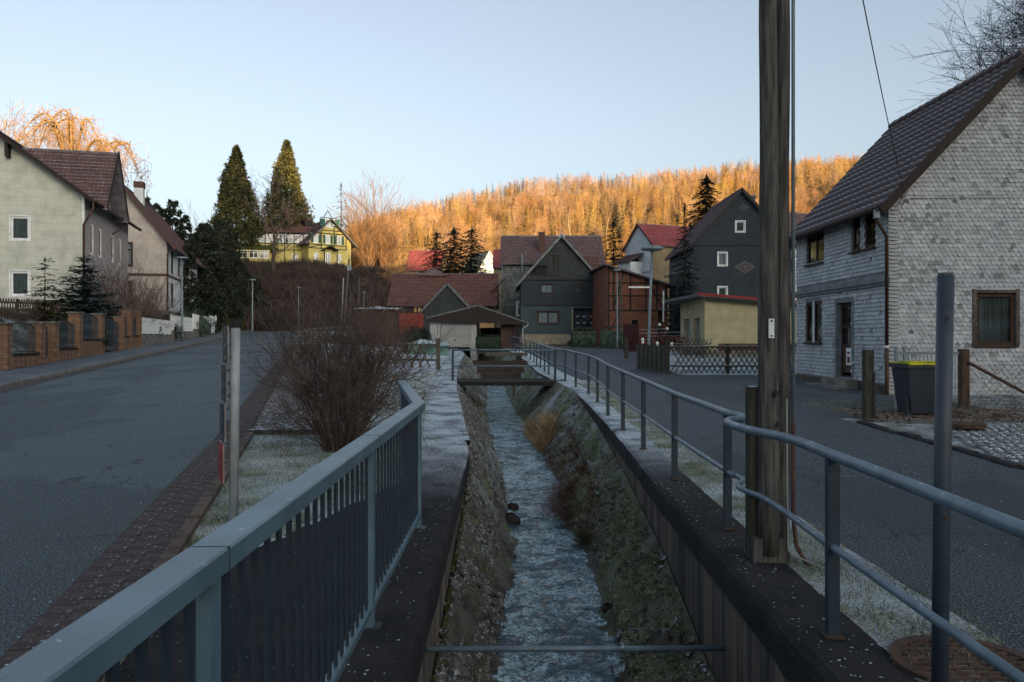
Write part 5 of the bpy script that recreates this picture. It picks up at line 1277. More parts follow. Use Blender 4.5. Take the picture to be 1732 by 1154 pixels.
# galvanised parapet railing on the near left
t = thing('parapet_railing', 'grey galvanised railing with flat handrail and upright bars on the left channel wall', 'railing', (-.8, 4.5, 0))
RT = 1.09
def bar_run(y_a, xa, y_b, xb, hz_=.13, skip=()):
    a = Vector((xa+.8, y_a-4.5, 0)); b = Vector((xb+.8, y_b-4.5, 0)); dv = (b-a); L = dv.length; dv.normalize(); ang_ = math.atan2(-dv.x, dv.y)
    n = int(round(L/.128)); key = round(ang_, 3)
    mb = MB(); mb.bx(-.006, .006, -.018, .018, hz_+.02, RT-.065); me = mb.mesh('baluster', M['rail_dark'])
    for i in range(1, n): placed(me, 'baluster', t, a+dv*(L*i/n), ang_)
    mb = MB(); mb.beam(a+dv*.03+Vector((0, 0, hz_)), b-dv*.03+Vector((0, 0, hz_)), .05, .035); mb.build('bottom_rail', M['metal_flat'], t)
    mb = MB(); mb.bx(-.035, .035, -.02, .02, 0, 0); 
py = [-2.7, -.3, 2.1, 4.5, 6.84]
for a_, b_ in zip(py, py[1:]): bar_run(a_, -.8, b_, -.8)
bar_run(6.84, -.8, 10.35, -1.44)
pm_ = MB(); pm_.bx(-.02, .02, -.035, .035, 0, RT-.06); pme = pm_.mesh('post', M['metal_flat'])
for y in py: placed(pme, 'post', t, (0, y-4.5, H(-.8, y)), 0)
placed(pme, 'post', t, (-.64, 10.35-4.5, .02), .2)
mb = MB(); W = .055; Hh = .062
pl = [(Vector((0, -7.6, 0)), 0), (Vector((0, 2.34, 0)), 0), (Vector((-.64, 5.88, 0)), 0)]
c1 = .5*math.atan2(.64, 3.54); nn_ = [Vector((1, 0, 0)), Vector((math.cos(c1), math.sin(c1), 0))/math.cos(c1), Vector((math.cos(2*c1), math.sin(2*c1), 0))]
ringv = []
bv = .006
for (p, _), n_ in zip(pl, nn_):
    base = len(mb.v)
    for s_, z_ in ((-W, RT-Hh), (W, RT-Hh), (W, RT-bv), (W-bv, RT), (-W+bv, RT), (-W, RT-bv)): q = p+n_*s_; mb.v.append((q.x, q.y, z_))
    ringv.append(base)
for i in range(2):
    for j in range(6): a, b = ringv[i]+j, ringv[i]+(j+1) % 6; mb.face((a, b, b+6, a+6))
mb.face([ringv[0]+j for j in range(6)][::-1]); mb.face([ringv[2]+j for j in range(6)])
mb.build('handrail', M['metal_flat'], t)
mb = MB(); 
for y in (2.1, 4.5): mb.bx(-W-.001, W+.001, y-4.5-.0025, y-4.5+.0025, RT-Hh-.001, RT+.0012)
mb.build('weld_seam', M['rail_dark'], t)
for y in py[2:]:
    mb = MB(); mb.bx(-.06, .06, y-4.5-.06, y-4.5+.06, .003, .016); mb.build('foot_plate', M['rail_dark'], t)

# tube railing on the right wall
RP = [(1.95, 1.68), (4.35, 1.75), (6.80, 1.84), (9.16, 1.87), (11.4, 1.88), (13.5, 1.88), (15.7, 1.89), (18.45, 1.98), (20.6, 1.98), (23.0, 1.84), (25.4, 1.70)]
def smooth_pts(P, n=6):
    out = []
    for i in range(len(P)-1):
        p0, p1, p2, p3 = [Vector(P[max(0, min(len(P)-1, i+k))]) for k in (-1, 0, 1, 2)]
        for j in range(n):
            u = j/n; out.append(.5*((2*p1)+(-p0+p2)*u+(2*p0-5*p1+4*p2-p3)*u*u+(-p0+3*p1-3*p2+p3)*u**3))
    out.append(Vector(P[-1])); return out
t = thing('tube_railing', 'long frosted tube railing on the right channel wall, kinked round the wooden pole', 'railing', (1.8, 6.8, 0))
pm_ = MB(); pm_.bx(-.022, .022, -.032, .032, -.1, .985); pme = pm_.mesh('post', M['rail_dark'])
pm_ = MB(); pm_.bx(-.05, .05, -.05, .05, 0, .01); ppl = pm_.mesh('foot_plate', M['rust'])
for y, x in RP: 
    o = placed(pme, 'post', t, (x-1.8, y-6.8, H(x, y)), R(35) if False else PI/2+random.uniform(-.05, .05))
    placed(ppl, 'foot_plate', o, (0, 0, .012), 0)
def rz_(x, y): return H(x, y)
top = [(1.58, -1.0), (1.66, 1.0), (1.68, 1.95), (1.735, 3.6), (1.75, 4.35), (1.77, 4.85), (1.74, 5.2), (1.67, 5.45), (1.625, 5.75), (1.63, 6.0), (1.68, 6.17), (1.80, 6.28), (1.87, 6.42), (1.86, 6.6), (1.84, 6.8), (1.86, 8.0), (1.87, 9.16)]+[(x, y) for y, x in RP[4:]]
mb = MB(); P = [(x-1.8, y-6.8, rz_(x, y)+1.0) for x, y in top]; mb.tube(smooth_pts(P, 5), .0305, 14); mb.build('handrail', M['rail'], t, True)
low = [(1.58, -1.0), (1.66, 1.0), (1.68, 1.95), (1.75, 4.35), (1.79, 5.2), (1.79, 5.7), (1.745, 5.92), (1.74, 6.12), (1.80, 6.27), (1.86, 6.42), (1.85, 6.6), (1.84, 6.8), (1.87, 9.16)]+[(x, y) for y, x in RP[4:]]
mb = MB(); P = [(x-1.8, y-6.8, rz_(x, y)+.50) for x, y in low]; mb.tube(smooth_pts(P, 5), .0215, 12); mb.build('middle_rail', M['rail'], t, True)
mb = MB()
for y, x in RP[:5]: mb.tube([(x-1.8, y-6.8-.06, rz_(x, y)+1.0), (x-1.8, y-6.8-.05, rz_(x, y)+1.0)], .0318, 14)
mb.build('weld_seam', M['rail'], t)
# footbridge with its railing
t = thing('footbridge', 'small concrete slab footbridge with tube railing over the stream', 'footbridge', (-.25, 25.7, .28))
mb = MB(); mb.bx(-1.95, 1.95, -.35, 1.2, -.16, .0); sl_ = mb.build('slab', M['cap_r'], t)
mb = MB(); mb.bx(-1.93, 1.93, -.365, -.352, -.05, -.004); mb.build('mossy_edge', M['wood_moss'], t)
for zz_, r_ in ((.98, .03), (.47, .024)):
    mb = MB(); mb.tube([(-1.64, -.3, zz_), (1.62, -.3, zz_)], r_, 10); mb.build('rail', M['rail'], t, True)
for x in (-1.64, 1.62): mb = MB(); mb.bx(x-.035, x+.035, -.33, -.27, 0, .98); mb.build('post', M['rail_dark'], t)
# far railing winding away
FR = [(26.6, 1.45), (28.6, 1.32), (30.6, 1.25), (33, 1.18), (35.5, 1.1), (38, 1.05), (41, .95), (44.5, .75), (48, .45), (52, .25), (56, 0), (60, -.3), (66, -1.7), (72, -3.3), (78, -4.9), (85, -6.4), (92, -8.0), (100, -10)]
t = thing('far_tube_railing', 'thinner far tube railing following the stream bend beyond the footbridge', 'railing', (1.45, 26.6, 0))
pm_ = MB(); pm_.bx(-.03, .03, -.03, .03, -.1, 1.0); pme = pm_.mesh('post', M['rail_dark'])
for y, x in FR: placed(pme, 'post', t, (x-1.45, y-26.6, H(x, y)), 0)
for hh, r_ in ((1.0, .032), (.5, .024)):
    mb = MB(); mb.tube(smooth_pts([(x-1.45, y-26.6, H(x, y)+hh) for y, x in [(25.4, 1.70)]+FR], 3), r_, 8); mb.build('rail', M['rail'], t, True)
# timber weir board and second plank bridge
t = thing('timber_weir', 'weathered timber weir boards across the stream behind the footbridge', 'weir', (-.4, 31, 0))
for k in range(3): mb = MB(); mb.bx(-1.1+k*.14, 1.0-k*.12, 0, .07, .53-k*.24-.005, .53-k*.24+.225); mb.build('board', M['weir_wood'], t)
mb = MB(); mb.bx(.42, .50, -.05, -.003, -.6, .80); mb.build('post', M['wood_brown'], t)
t = thing('plank_bench', 'low bench-like timber beam on two dark blocks past the footbridge', 'beam', (at(857, 597, 40).x, 40, .75))
mb = MB(); mb.bx(-1.05, 1.05, -.14, .14, .0, .16); mb.build('plank', M['wood_pale'], t)
for x in (-.72, .62): mb = MB(); mb.bx(x-.14, x+.14, -.12, .12, -.32, -.003); mb.build('block', M['beam'], t)
t = tag(MB().tube([at(722, 1098, 5.15), at(1226, 1097, 5.6)], .019, 10).build('cross_pipe', M['rail'], smooth=True), 'thin steel pipe spanning the channel between its two walls', 'pipe')

# ------------------------------------------------------------ wooden pole, sign posts, lamps
t = thing('utility_pole', 'tall double wooden pole with a small white tag beside the kinked railing', 'pole', (1.93, 5.84, 0))
def pole(mb, x, y, z0, z1, r0, r1, n=14, seed=0):
    ps, rs = [], []
    for k in range(17): u = k/16; ps.append((x+.006*math.sin(k*1.3+seed), y, z0+(z1-z0)*u)); rs.append(r0+(r1-r0)*u)
    mb.tube(ps, rs, n)
mb = MB(); pole(mb, -.05, 0, .06, 7.8, .078, .050); mb.build('main_pole', M['wood'], t, True)
mb = MB(); pole(mb, .075, .07, -.02, 7.8, .058, .046, 12, 4); mb.build('side_pole', M['wood'], t, True)
mb = MB(); mb.box((-.145, .09, .6), (.06, .12, 1.36)); mb.build('stub', M['wood_moss'], t)
mb = MB(); mb.box((-.05, .05, .07), (.24, .2, .22)); mb.build('foot', M['wood'], t)
mb = MB(); mb.tube([(.139, .02, 1.0), (.139, .02, 7.8)], .014, 8); mb.build('conduit', M['lamp_metal'], t, True)
mb = MB(); mb.tube([(.133, .0, 1.02), (.133, 0, .32), (.15, -.02, .12), (.20, -.05, .02), (.25, -.1, -.05)], .017, 8); mb.build('cable_guard', M['rust_pipe'], t, True)
mb = MB(); mb.tube([(.06, -.075, 1.2), (.062, -.08, .5), (.07, -.08, .1), (.16, -.12, .05), (.28, -.25, .02), (.3, -.32, .01)], .006, 5); mb.build('earth_wire', M['post_metal'], t)
mb = MB(); mb.bx(-.075, -.035, -.087, -.083, 1.64, 1.78); mb.build('tag', M['white_frame'], t)
mb = MB(); mb.bx(-.062, -.048, -.0885, -.0872, 1.755, 1.77); mb.bx(-.062, -.048, -.0885, -.0872, 1.65, 1.662); mb.build('tag_nail', M['black_metal'], t)
mb = MB(); mb.tube([(-.0, -.09, 1.02), (-.0, -.11, 1.02)], .022, 8); mb.tube([(-.02, -.05, 1.24), (-.02, -.105, 1.24)], .02, 8); mb.build('bolt', M['black_metal'], t)
tag(MB().tube([(1.93+(9.98-1.93)*u, 5.84+(20.3-5.84)*u, 7.5+(5.42-7.5)*u-.25*math.sin(PI*u)) for u in [i/24 for i in range(25)]], .009, 5).build('overhead_wire', M['black_metal']), 'black overhead wire running from the wooden pole to the shingled house', 'wire')
t = thing('sign_post', 'dark steel tube post without a sign, standing behind the near right railing', 'post', (1.887, 3.52, -.3))
mb = MB(); mb.tube([(.0, 0, 0), (.012, 0, 1.2), (.03, 0, 2.215)], .035, 16); mb.build('tube', mat('dark_post_steel', (.030, .045, .060), (.02, .032, .044), rough=.5, spec=.4, bump=.15), t, True)
mb = MB(); mb.tube([(.03, 0, 2.216), (.03, 0, 2.228)], .032, 16); mb.build('end_cap', M['frost_top'], t)
mb = MB(); mb.tube([(.02, -.036, 2.03), (.02, -.041, 2.03)], .007, 8); mb.tube([(.01, -.036, 1.15), (.01, -.042, 1.15)], .008, 8); mb.build('bolt', M['rust_pipe'], t)
t = thing('kerb_sign', 'aluminium tube post with three dark plates and a red one, beside the main road', 'sign', (-2.43, 7.0, -.02))
mb = MB(); mb.tube([(-.02, 0, 0), (.0, 0, 1.78)], .041, 16); mb.build('tube', M['post_metal'], t, True)
mb = MB(); mb.tube([(.0, 0, 1.75), (.0, 0, 1.83)], .044, 16); mb.build('cap', M['beam'], t)
M['plate_back'] = mat('plate_back', (.20, .19, .18), rough=.5, spec=.4); M['plate_blue'] = mat('plate_dark_blue_face', (.012, .03, .045), rough=.4); M['plate_red'] = mat('plate_red_face', (.25, .01, .025), rough=.4)
for k, (z0, h_, dx, c) in enumerate(((1.44, .325, -.10, 'plate_blue'), (1.10, .325, -.112, 'plate_blue'), (.755, .33, -.125, 'plate_blue'), (.395, .345, -.14, 'plate_red'))):
    rot = Matrix.Rotation(R(-64), 3, 'Z'); mb = MB(); cx = dx
    mb.box((cx, .05, z0+h_/2), (.30, .014, h_), rot); pl_ = mb.build('plate', M['plate_back'], t)
    mb = MB(); nrm_ = rot @ Vector((0, -1, 0)); mb.box(Vector((cx, .05, z0+h_/2))+nrm_*.011, (.30, .006, h_-.01), rot); mb.build('face', M[c], pl_)
    mb = MB(); 
    for zz_ in (z0+.05, z0+h_/2, z0+h_-.05): mb.box(Vector((cx+.025, .03, zz_)), (.03, .1, .03), None)
    mb.build('clamp', M['plate_back'], pl_)
def street_lamp(label, base, h, head=.55, r=.055, rz=0, first=[None], lean=0):
    if True:
        tt = thing('street_lamp', label, 'street lamp', base, rz, 'grey street lamps with flat heads'); s_ = h/5.0
        mb = MB(); mb.tube([(0, 0, -.1), (0, 0, .9), (0, 0, .95), (lean, 0, h-.05)], [r*1.3, r*1.3, r, r*.8], 10); mb.build('pole', M['lamp_metal'], tt, True)
        mb = MB(); w2 = head
        mb.lathe([(0, -.03), (w2*.42, -.02), (w2*.5, .02), (w2*.5, .09), (w2*.44, .13), (0, .15)], 20, (lean, 0, h)); mb.build('lamp_head', M['lamp_metal'], tt)
        mb = MB(); mb.lathe([(0, .155), (w2*.42, .135), (w2*.46, .10)], 20, (lean, 0, h)); mb.build('frost_cap', M['frost_top'], tt)
    return tt
street_lamp('street lamp in front of the brick barn, behind the plank fence', (at(1097, 625, 32.8).x, 32.8, .32), 4.95, .92, .062, 0, lean=.14)
street_lamp('street lamp by the white panel fence on the left pavement', (at(308, 578, 64).x, 64, H(-26, 64)+.1), 6.6, .92, .09)
street_lamp('street lamp at the road bend near the grey board fence', (at(427, 557, 106).x, 106, H(-34, 106)), 6.9, .85, .10)
street_lamp('slim street lamp in the middle of the slope below the yellow villa', (at(505, 550, 112).x, 112, 3.4), 5.3, .62, .07)
street_lamp('tiny distant lamp above the corrugated shed roof', (at(616, 533, 100).x, 100, 4.4), 2.9, .35, .04)
street_lamp('short lamp in front of the brick barn timbers', (at(1044, 560, 60).x, 60, .9), 5.8, .55, .05)
t = thing('utility_pole', 'grey wooden pole with a box at its top, below the yellow villa', 'pole', (at(588, 530, 108).x, 108, 4.2))
mb = MB(); mb.tube([(-.5, 0, -1), (.2, 0, 8.2)], [.17, .12], 8); mb.build('main_pole', M['wood'], t)
mb = MB(); mb.bx(.0, .5, -.2, .2, 6.6, 7.3); mb.build('box', M['lamp_metal'], t)
mb = MB(); mb.tube([(-.9, .2, -1), (-.6, .2, 5.6)], .07, 6); mb.build('side_pole', M['post_metal'], t)
tag(MB().tube([at(606, 525, 108), at(607, 468, 108)], .12, 8).build('bare_pole', M['wood']), 'bare brown pole on the slope right of the box-topped pole', 'pole')
t = thing('utility_pole', 'thin leaning timber mast in front of the brick barn gable', 'pole', (at(1050, 560, 64).x, 64, 1.0))
mb = MB(); mb.tube([(0, 0, 0), (0, 0, 5.5)], .09, 8); mb.build('main_pole', M['wood'], t)
mb = MB(); mb.beam((.1, 0, 3.3), (-.9, .0, 1.0), .1, .1); mb.build('strut', M['beam'], t)
tag(MB().box((at(1082, 486, 50).x, 50, Z(486, 50)), (1.4, .16, .09)).build('pale_beam', M['white_panel']), 'pale horizontal awning bar crossing in front of the brick barn', 'bar')

# ------------------------------------------------------------ wooden fences on the right
t = thing('lattice_fence', 'long mossy crisscross garden fence in front of the ochre garage', 'fence', (at(1130, 634, 29.3).x, 29.3, .30))
LL = 4.6
for zz_ in (.32, 1.02): mb = MB(); mb.tube([(0, -.05, zz_), (LL, -.05, zz_+.0)], .035, 7); mb.build('rail', M['wood_pale'], t)
for k in range(3): mb = MB(); mb.bx(k*2.2-.06, k*2.2+.06, .0, .11, -.2, 1.12 if k else 1.28); mb.build('post', M['wood_moss'], t)
lattice(t, (.05, 0, .04), (1, 0, 0), LL-.05, 1.0, 0, .195, .036, .016, .62)
t = thing('plank_fence', 'short frosted fence of upright planks beside the street lamp', 'fence', (at(1078, 613, 33).x, 33.0, .38))
for k in range(21):
    mb = MB(); x = k*.029; yy = -k*.170; mb.box((x, yy, .48+random.uniform(-.03, .03)), (.160, .026, 1.0), Matrix.Rotation(R(-80+random.uniform(-2, 2)), 3, 'Z')); mb.build('plank', M['wood_moss' if k % 3 else 'wood_pale'], t)
mb = MB(); mb.beam((.05, .06, .8), (.64, -3.4, .8), .04, .07); mb.build('rail', M['wood_pale'], t)
t = thing('lattice_fence', 'second smaller crisscross fence behind the long one, close to the garage doors', 'fence', (at(1137, 585, 40).x, 40, .8))
lattice(t, (0, 0, 0), (1, 0, 0), 2.0, .8, 0, .2, .035, .016, .5); mb = MB(); mb.tube([(0, 0, .55), (2.0, 0, .55)], .03, 6); mb.build('rail', M['wood_pale'], t)
t = thing('lattice_fence', 'small brown crisscross fence on the frosty lawn left of the footbridge', 'fence', (at(741, 628, 31.5).x, 31.5, .35))
mb = MB(); mb.bx(-.08, .08, -.08, .08, -.2, 1.28); mb.build('post', M['wood_pale'], t)
for zz_ in (.42, 1.02): mb = MB(); mb.tube([(-2.4, 0, zz_+.05), (0, 0, zz_)], .045, 7); mb.build('rail', M['wood_pale'], t)
lattice(t, (-2.4, 0, .12), (1, 0, 0), 2.3, .95, 0, .33, .055, .02, .45, 'wood_brown')
t = thing('slatted_gate', 'dark red slatted garden gate beside the hedge in front of the brick barn', 'gate', (at(1056, 590, 44).x, 44, .65))
for k in range(8): mb = MB(); mb.box((k*.09, -k*.12, 1.0), (.11, .03, 1.5), Matrix.Rotation(R(-50), 3, 'Z')); mb.build('slat', mat('dark_red_slat', (.06, .018, .022)) if k == 0 else bpy.data.materials['dark_red_slat'], t)
mb = MB(); mb.bx(-.1, .1, -.9, -.7, -.2, 1.0); mb.build('post', M['wood_moss'], t)
t = thing('rail_fence', 'low dark rail fence with flowerpots in front of the brick barn', 'fence', (at(1082, 580, 46).x, 46, .8))
for k in range(14): mb = MB(); mb.bx(k*.19, k*.19+.05, -.02, .02, 0, 1.0); mb.build('slat', bpy.data.materials['dark_red_slat'], t)
mb = MB(); mb.bx(-.1, 2.7, -.03, -.021, .8, .88); mb.build('rail', bpy.data.materials['dark_red_slat'], t)
for k in range(9):
    mb = MB(); mb.lathe([(.0, 0), (.06, 0), (.09, .14), (0, .14)], 8); mb.lathe([(0, .14), (.1, .2), (.07, .3), (0, .32)], 6)
    o = mb.build('flowerpot', M[('white_frame', 'rust_pipe', 'hedge_frost')[k % 3]], loc=(at(1082, 1, 46).x+.12+k*.28, 45.7, .8+random.uniform(.15, .75)))
    tag(o, 'small plant pot crowded among others on the dark red fence', 'plant pot', 'plant pots on the dark red garden fence')
# gatepost, iron gate, bin and fence at the right
t = thing('gatepost', 'mossy wooden gatepost in front of the shingled house corner', 'post', (at(1468, 712, 15).x, 15, .08))
mb = MB(); mb.box((0, 0, .62), (.16, .16, 1.44)); mb.build('post', M['wood_moss'], t)
t = thing('iron_gate', 'small black iron gate leaf hanging open at the gatepost', 'gate', (at(1477, 718, 14.9).x, 14.9, .08))
for k in range(6): mb = MB(); mb.bx(k*.022, k*.022+.012, k*.05, k*.05+.012, .08, .88+.0*k); mb.build('bar', M['black_metal'], t)
mb = MB(); mb.beam((0, 0, .85), (.13, .27, .85), .02, .03); mb.beam((0, 0, .12), (.13, .27, .12), .02, .03); mb.bx(.12, .16, .26, .3, 0, .92); mb.build('gate_frame', M['black_metal'], t)
t = thing('refuse_bin', 'large dark blue wheeled refuse bin with a yellow lid by the house wall', 'bin', (at(1550, 703, 15.8).x+.05, 15.9, .10))
mb = MB()
def frus(mb, x0, x1, y0, y1, z0, X0, X1, Y0, Y1, z1):
    n = len(mb.v); mb.v += [(x0, y0, z0), (x1, y0, z0), (x1, y1, z0), (x0, y1, z0), (X0, Y0, z1), (X1, Y0, z1), (X1, Y1, z1), (X0, Y1, z1)]
    for q in ((0, 3, 2, 1), (4, 5, 6, 7), (0, 1, 5, 4), (1, 2, 6, 5), (2, 3, 7, 6), (3, 0, 4, 7)): mb.face([n+i for i in q])
frus(mb, -.24, .36, -.28, .28, .06, -.33, .40, -.36, .36, .98); mb.bx(-.37, .44, -.40, .40, .95, 1.03)
M['bin'] = mat('bin_plastic', (.014, .022, .033), (.010, .016, .024), rough=.45, bump=.1, spec=.5); bo = mb.build('body', M['bin'], t)
mb = MB(); mb.bx(-.36, .43, -.39, .39, 1.034, 1.06); mb.tube([(-.35, -.41, 1.03), (.42, -.41, 1.03)], .025, 8)
for k in range(2): mb.bx(-.33+k*.4, -.02+k*.4, -.41, .0, 1.062, 1.085)
mb.build('lid', mat('yellow_lid', (.42, .42, .02), rough=.4), t)
mb = MB(); mb.bx(-.05, .06, -.43, -.40, .98, 1.04); mb.bx(.2, .3, -.43, -.40, .98, 1.04); mb.build('handle', M['bin'], t)
for x in (-.18, .28): mb = MB(); mb.tube([(x-.03, .22, .07), (x+.03, .22, .07)], .09, 12); mb.build('wheel', M['black_metal'], t)
mb = MB(); mb.beam((-.26, -.2, 0.0), (-.26, -.2, .4), .08, .1, (0, 1, 0)); mb.build('leg', M['bin'], t)
t = thing('wire_fence', 'short old garden fence with blue-grey posts, wooden post and slanting rusty brace behind the bin', 'fence', (at(1516, 690, 17.3).x, 17.3, .12))
for x in (0, .18): mb = MB(); mb.bx(x-.03, x+.03, -.03, .03, 0, 1.32); mb.build('steel_post', M['lamp_metal'], t)
mb = MB(); mb.bx(-.05, 1.35, -.02, .02, 1.16, 1.22)
mb.build('top_rail', M['lamp_metal'], t)
for k in range(16): mb = MB(); mb.tube([(k*.085, 0, .15), (k*.085, 0, 1.16)], .008, 4); mb.build('bar', M['lamp_metal'], t)
for x in (.28, .95):
    mb = MB()
    for s_ in (-1, 1):
        for rr in (.05, .09): mb.tube([(x+s_*(rr-rr*math.cos(a_*PI/7)), 0, 1.22+rr*1.3*math.sin(a_*PI/7)) for a_ in range(8)], .007, 4, cap=False)
    mb.build('scroll', M['lamp_metal'], t)
mb = MB(); mb.bx(1.38, 1.55, -.08, .08, -.1, 1.28); mb.build('wooden_post', M['wood_brown'], t)
mb = MB(); mb.tube([(1.5, -.1, 1.0), (2.9, -.25, .2)], .035, 8); mb.build('brace', M['rust_pipe'], t)
mb = MB()
for k in range(24):
    for sgn in (-1, 1):
        x = 1.5+k*.16; mb.tube([(x, 0, .05 if sgn > 0 else .95), (x+.9 if x+.9 < 5.4 else x, 0, .95 if sgn > 0 else .05)], .004, 3, cap=False)
mb.build('mesh', M['rust_pipe'], t)
tag(MB().tube([(at(1636, 725, 13.6).x-.05, 13.6, .12), (at(1636, 725, 13.6).x-.05, 13.6, .19)], .33, 20).build('manhole_ring', M['rust']), 'round rusty well cover among dead leaves behind the cobbles', 'manhole cover')
# street drain
t = thing('street_drain', 'round rusty iron drain grate at the bottom right beside the wall', 'drain', (2.28, 3.98, .012))
mb = MB(); n = 36; R0, R1 = .36, .30
for j in range(n):
    a, b = 2*PI*j/n, 2*PI*(j+1)/n
    for (ra, za, rb_, zb_) in ((R0, -.03, R0, .012), (R0, .012, R1, .012), (R1, .012, R1, -.05)):
        mb.poly([(ra*math.cos(a), ra*math.sin(a), za), (ra*math.cos(b), ra*math.sin(b), za), (rb_*math.cos(b), rb_*math.sin(b), zb_), (rb_*math.cos(a), rb_*math.sin(a), zb_)])
mb.build('frame', M['rust'], t)
mb = MB(); mb.lathe([(0, -.05), (R1, -.05)], 24); mb.build('sump', M['room'], t)
for k in range(9):
    y = -.24+k*.06; hw = math.sqrt(R1*R1-y*y)-.004
    mb = MB(); mb.bx(-hw, hw, y-.014, y+.014, -.03, .008); mb.build('bar', M['rust'], t)
mb = MB()
for x in (-.2, -.1, 0, .1, .2): hw = math.sqrt(R1*R1-x*x)-.01; mb.bx(x-.012, x+.012, -hw, hw, -.031, .006)
mb.build('cross_bar', M['rust'], t)
# shed, car, planters in the middle distance
t = thing('corrugated_shed', 'low brown shed with frosted corrugated roof behind the bare bush', 'shed', (at(600, 545, 70).x, 70, 1.9))
mb = MB(); mb.bx(0, 3.5, 0, 3, -1.5, 2.25); mb.build('wall', M['wood_brown'], t)
mb = MB()
for k in range(36):
    x = -.15+k*.107; z = 2.32+.03*math.sin(k*PI); zz2 = (.03 if k % 2 else -.03); z2 = (.03 if (k+1) % 2 else -.03)
    mb.poly([(x, -.3, 2.32+zz2), (x+.107, -.3, 2.32+z2), (x+.107, 3.2, 2.5+z2), (x, 3.2, 2.5+zz2)])
    mb.poly([(x, -.3, 2.26+zz2), (x+.107, -.3, 2.26+z2), (x+.107, -.3, 2.32+z2), (x, -.3, 2.32+zz2)])
mb.build('roof', M['frost_top'], t)
t = thing('parked_car', 'pale blue frosted car, only its roof showing above the corrugated shed', 'car', (at(636, 545, 86).x, 86, 3.55))
M['car'] = mat('frosted_car_paint', (.30, .40, .48), (.2, .28, .35), rough=.35, spec=.6, frost=.5, bump=.05)
mb = MB(); sec = []
prof_ = [(-2.1, .45, .50), (-2.05, .78, .8), (-1.2, .92, .85), (-.55, 1.42, .66), (.1, 1.50, .64), (.9, 1.42, .64), (1.6, .98, .82), (2.0, .85, .8), (2.1, .45, .5)]
for (x, z, hw) in prof_:
    base = len(mb.v)
    for yy, zf in ((-.85, .3), (-.87, .6), (-hw, z-.06), (-hw*.6, z), (hw*.6, z), (hw, z-.06), (.87, .6), (.85, .3)): mb.v.append((x, yy, min(zf, z) if zf in (.3, .6) else zf))
for i in range(len(prof_)-1):
    for j in range(7): mb.face((i*8+j, i*8+j+1, (i+1)*8+j+1, (i+1)*8+j))
mb.face(range(8)); mb.face([64+j for j in range(8)][::-1]); mb.build('body', M['car'], t, True)
for s_ in (-1, 1):
    mb = MB(); mb.poly([(-1.15, s_*.845, .95), (-.55, s_*.70, 1.36), (.85, s_*.68, 1.36), (1.5, s_*.84, .98)]); mb.build('side_window', M['black_metal'], t)
for x in (-1.35, 1.35):
    for s_ in (-1, 1): mb = MB(); mb.tube([(x, s_*.72, .32), (x, s_*.9, .32)], .32, 14); mb.build('wheel', M['black_metal'], t)
t = thing('garden_bench', 'low green net-covered garden bench frame beside the round hedge', 'garden bench', (at(690, 590, 40).x, 40, .75))
mb = MB(); mb.poly([(0, 0, .55), (2.0, 0, .45), (1.9, 1.2, .6), (.5, 1.3, .85)]); mb.poly([(0, 0, .55), (2.0, 0, .45), (2.0, 0, 0), (0, 0, .1)]); mb.build('net', mat('teal_garden_net', (.10, .19, .17), (.05, .10, .09), frost=.5), t)
mb = MB(); mb.bx(.6, 2.1, -.1, -.05, .45, .5); mb.bx(2.05, 2.1, -.1, -.05, -.1, .5); mb.bx(.6, .65, -.1, -.05, -.1, .5); mb.build('frame', mat('green_bench_frame', (.05, .10, .09)), t)
# hanging wires by the second slate house
tag(MB().tube([at(1128, 463, 58), at(1150, 460, 58), at(1172, 456, 58)], .02, 4).build('cable', M['post_metal']), 'pale cable drooping across the dark spruce to the diamond slate house', 'cable')
t = thing('garden_ornaments', 'clustered garden ornaments and lantern rail before the brick barn doorway', 'garden ornaments', (at(1118, 540, 47).x, 47, 1.6))
mb = MB(); mb.tube([(-.1, 0, -.8), (-.1, 0, 1.0)], .03, 6); mb.build('pole', M['black_metal'], t)
mb = MB()
for k in range(3): mb.tube([(-2.0+k*.6, .1*k, .5-k*.18), (.4+k*1.0, 0, .6-k*.2)], .015, 4)
mb.build('rail', M['post_metal'], t)
for k in range(5): mb = MB(); mb.lathe([(0, 0), (.08, .05), (.09, .15), (0, .2)], 8, (-.3+.22*k, 0, .55+.2*math.sin(k*2))); mb.build('lantern', M['white_frame' if k % 2 else 'black_metal'], t)
mb = MB(); mb.tube([at(1122, 492, 47)-t.location, at(1122, 545, 47)-t.location], .05, 6); mb.build('downpipe', M['post_metal'], t)
# ------------------------------------------------------------ vegetation
rnd = random.Random(11)
def rv(s=1.0): return Vector((rnd.gauss(0, s), rnd.gauss(0, s), rnd.gauss(0, s)))
def twig(mb, p, d, L, r, lev, spread=.5, kids=3, up=.0, seg=2, fine=None, minr=.002, curve=.1):
    """recursive branching of cheap tapered twigs"""
    q = p; dd = d.copy(); r0 = r; pts = [p]
    for i in range(seg):
        dd = (dd+rv(curve)+Vector((0, 0, up))).normalized(); q2 = q+dd*(L/seg); r1 = max(minr, r*(1-.55*(i+1)/seg))
        mb.cone3(q, q2, r0, r1); q = q2; r0 = r1; pts.append(q)
    if lev <= 0: return
    for k in range(kids):
        i = rnd.randint(1, seg); b = pts[i] if k else pts[-1]
        b = pts[i-1].lerp(pts[i], rnd.random()) if k else b
        nd = (dd+rv(spread)).normalized()
        twig(mb, b, nd, L*rnd.uniform(.55, .8), max(minr, r*.55), lev-1, spread, kids, up, max(1, seg-1) if lev > 1 else 2, fine, minr, curve)
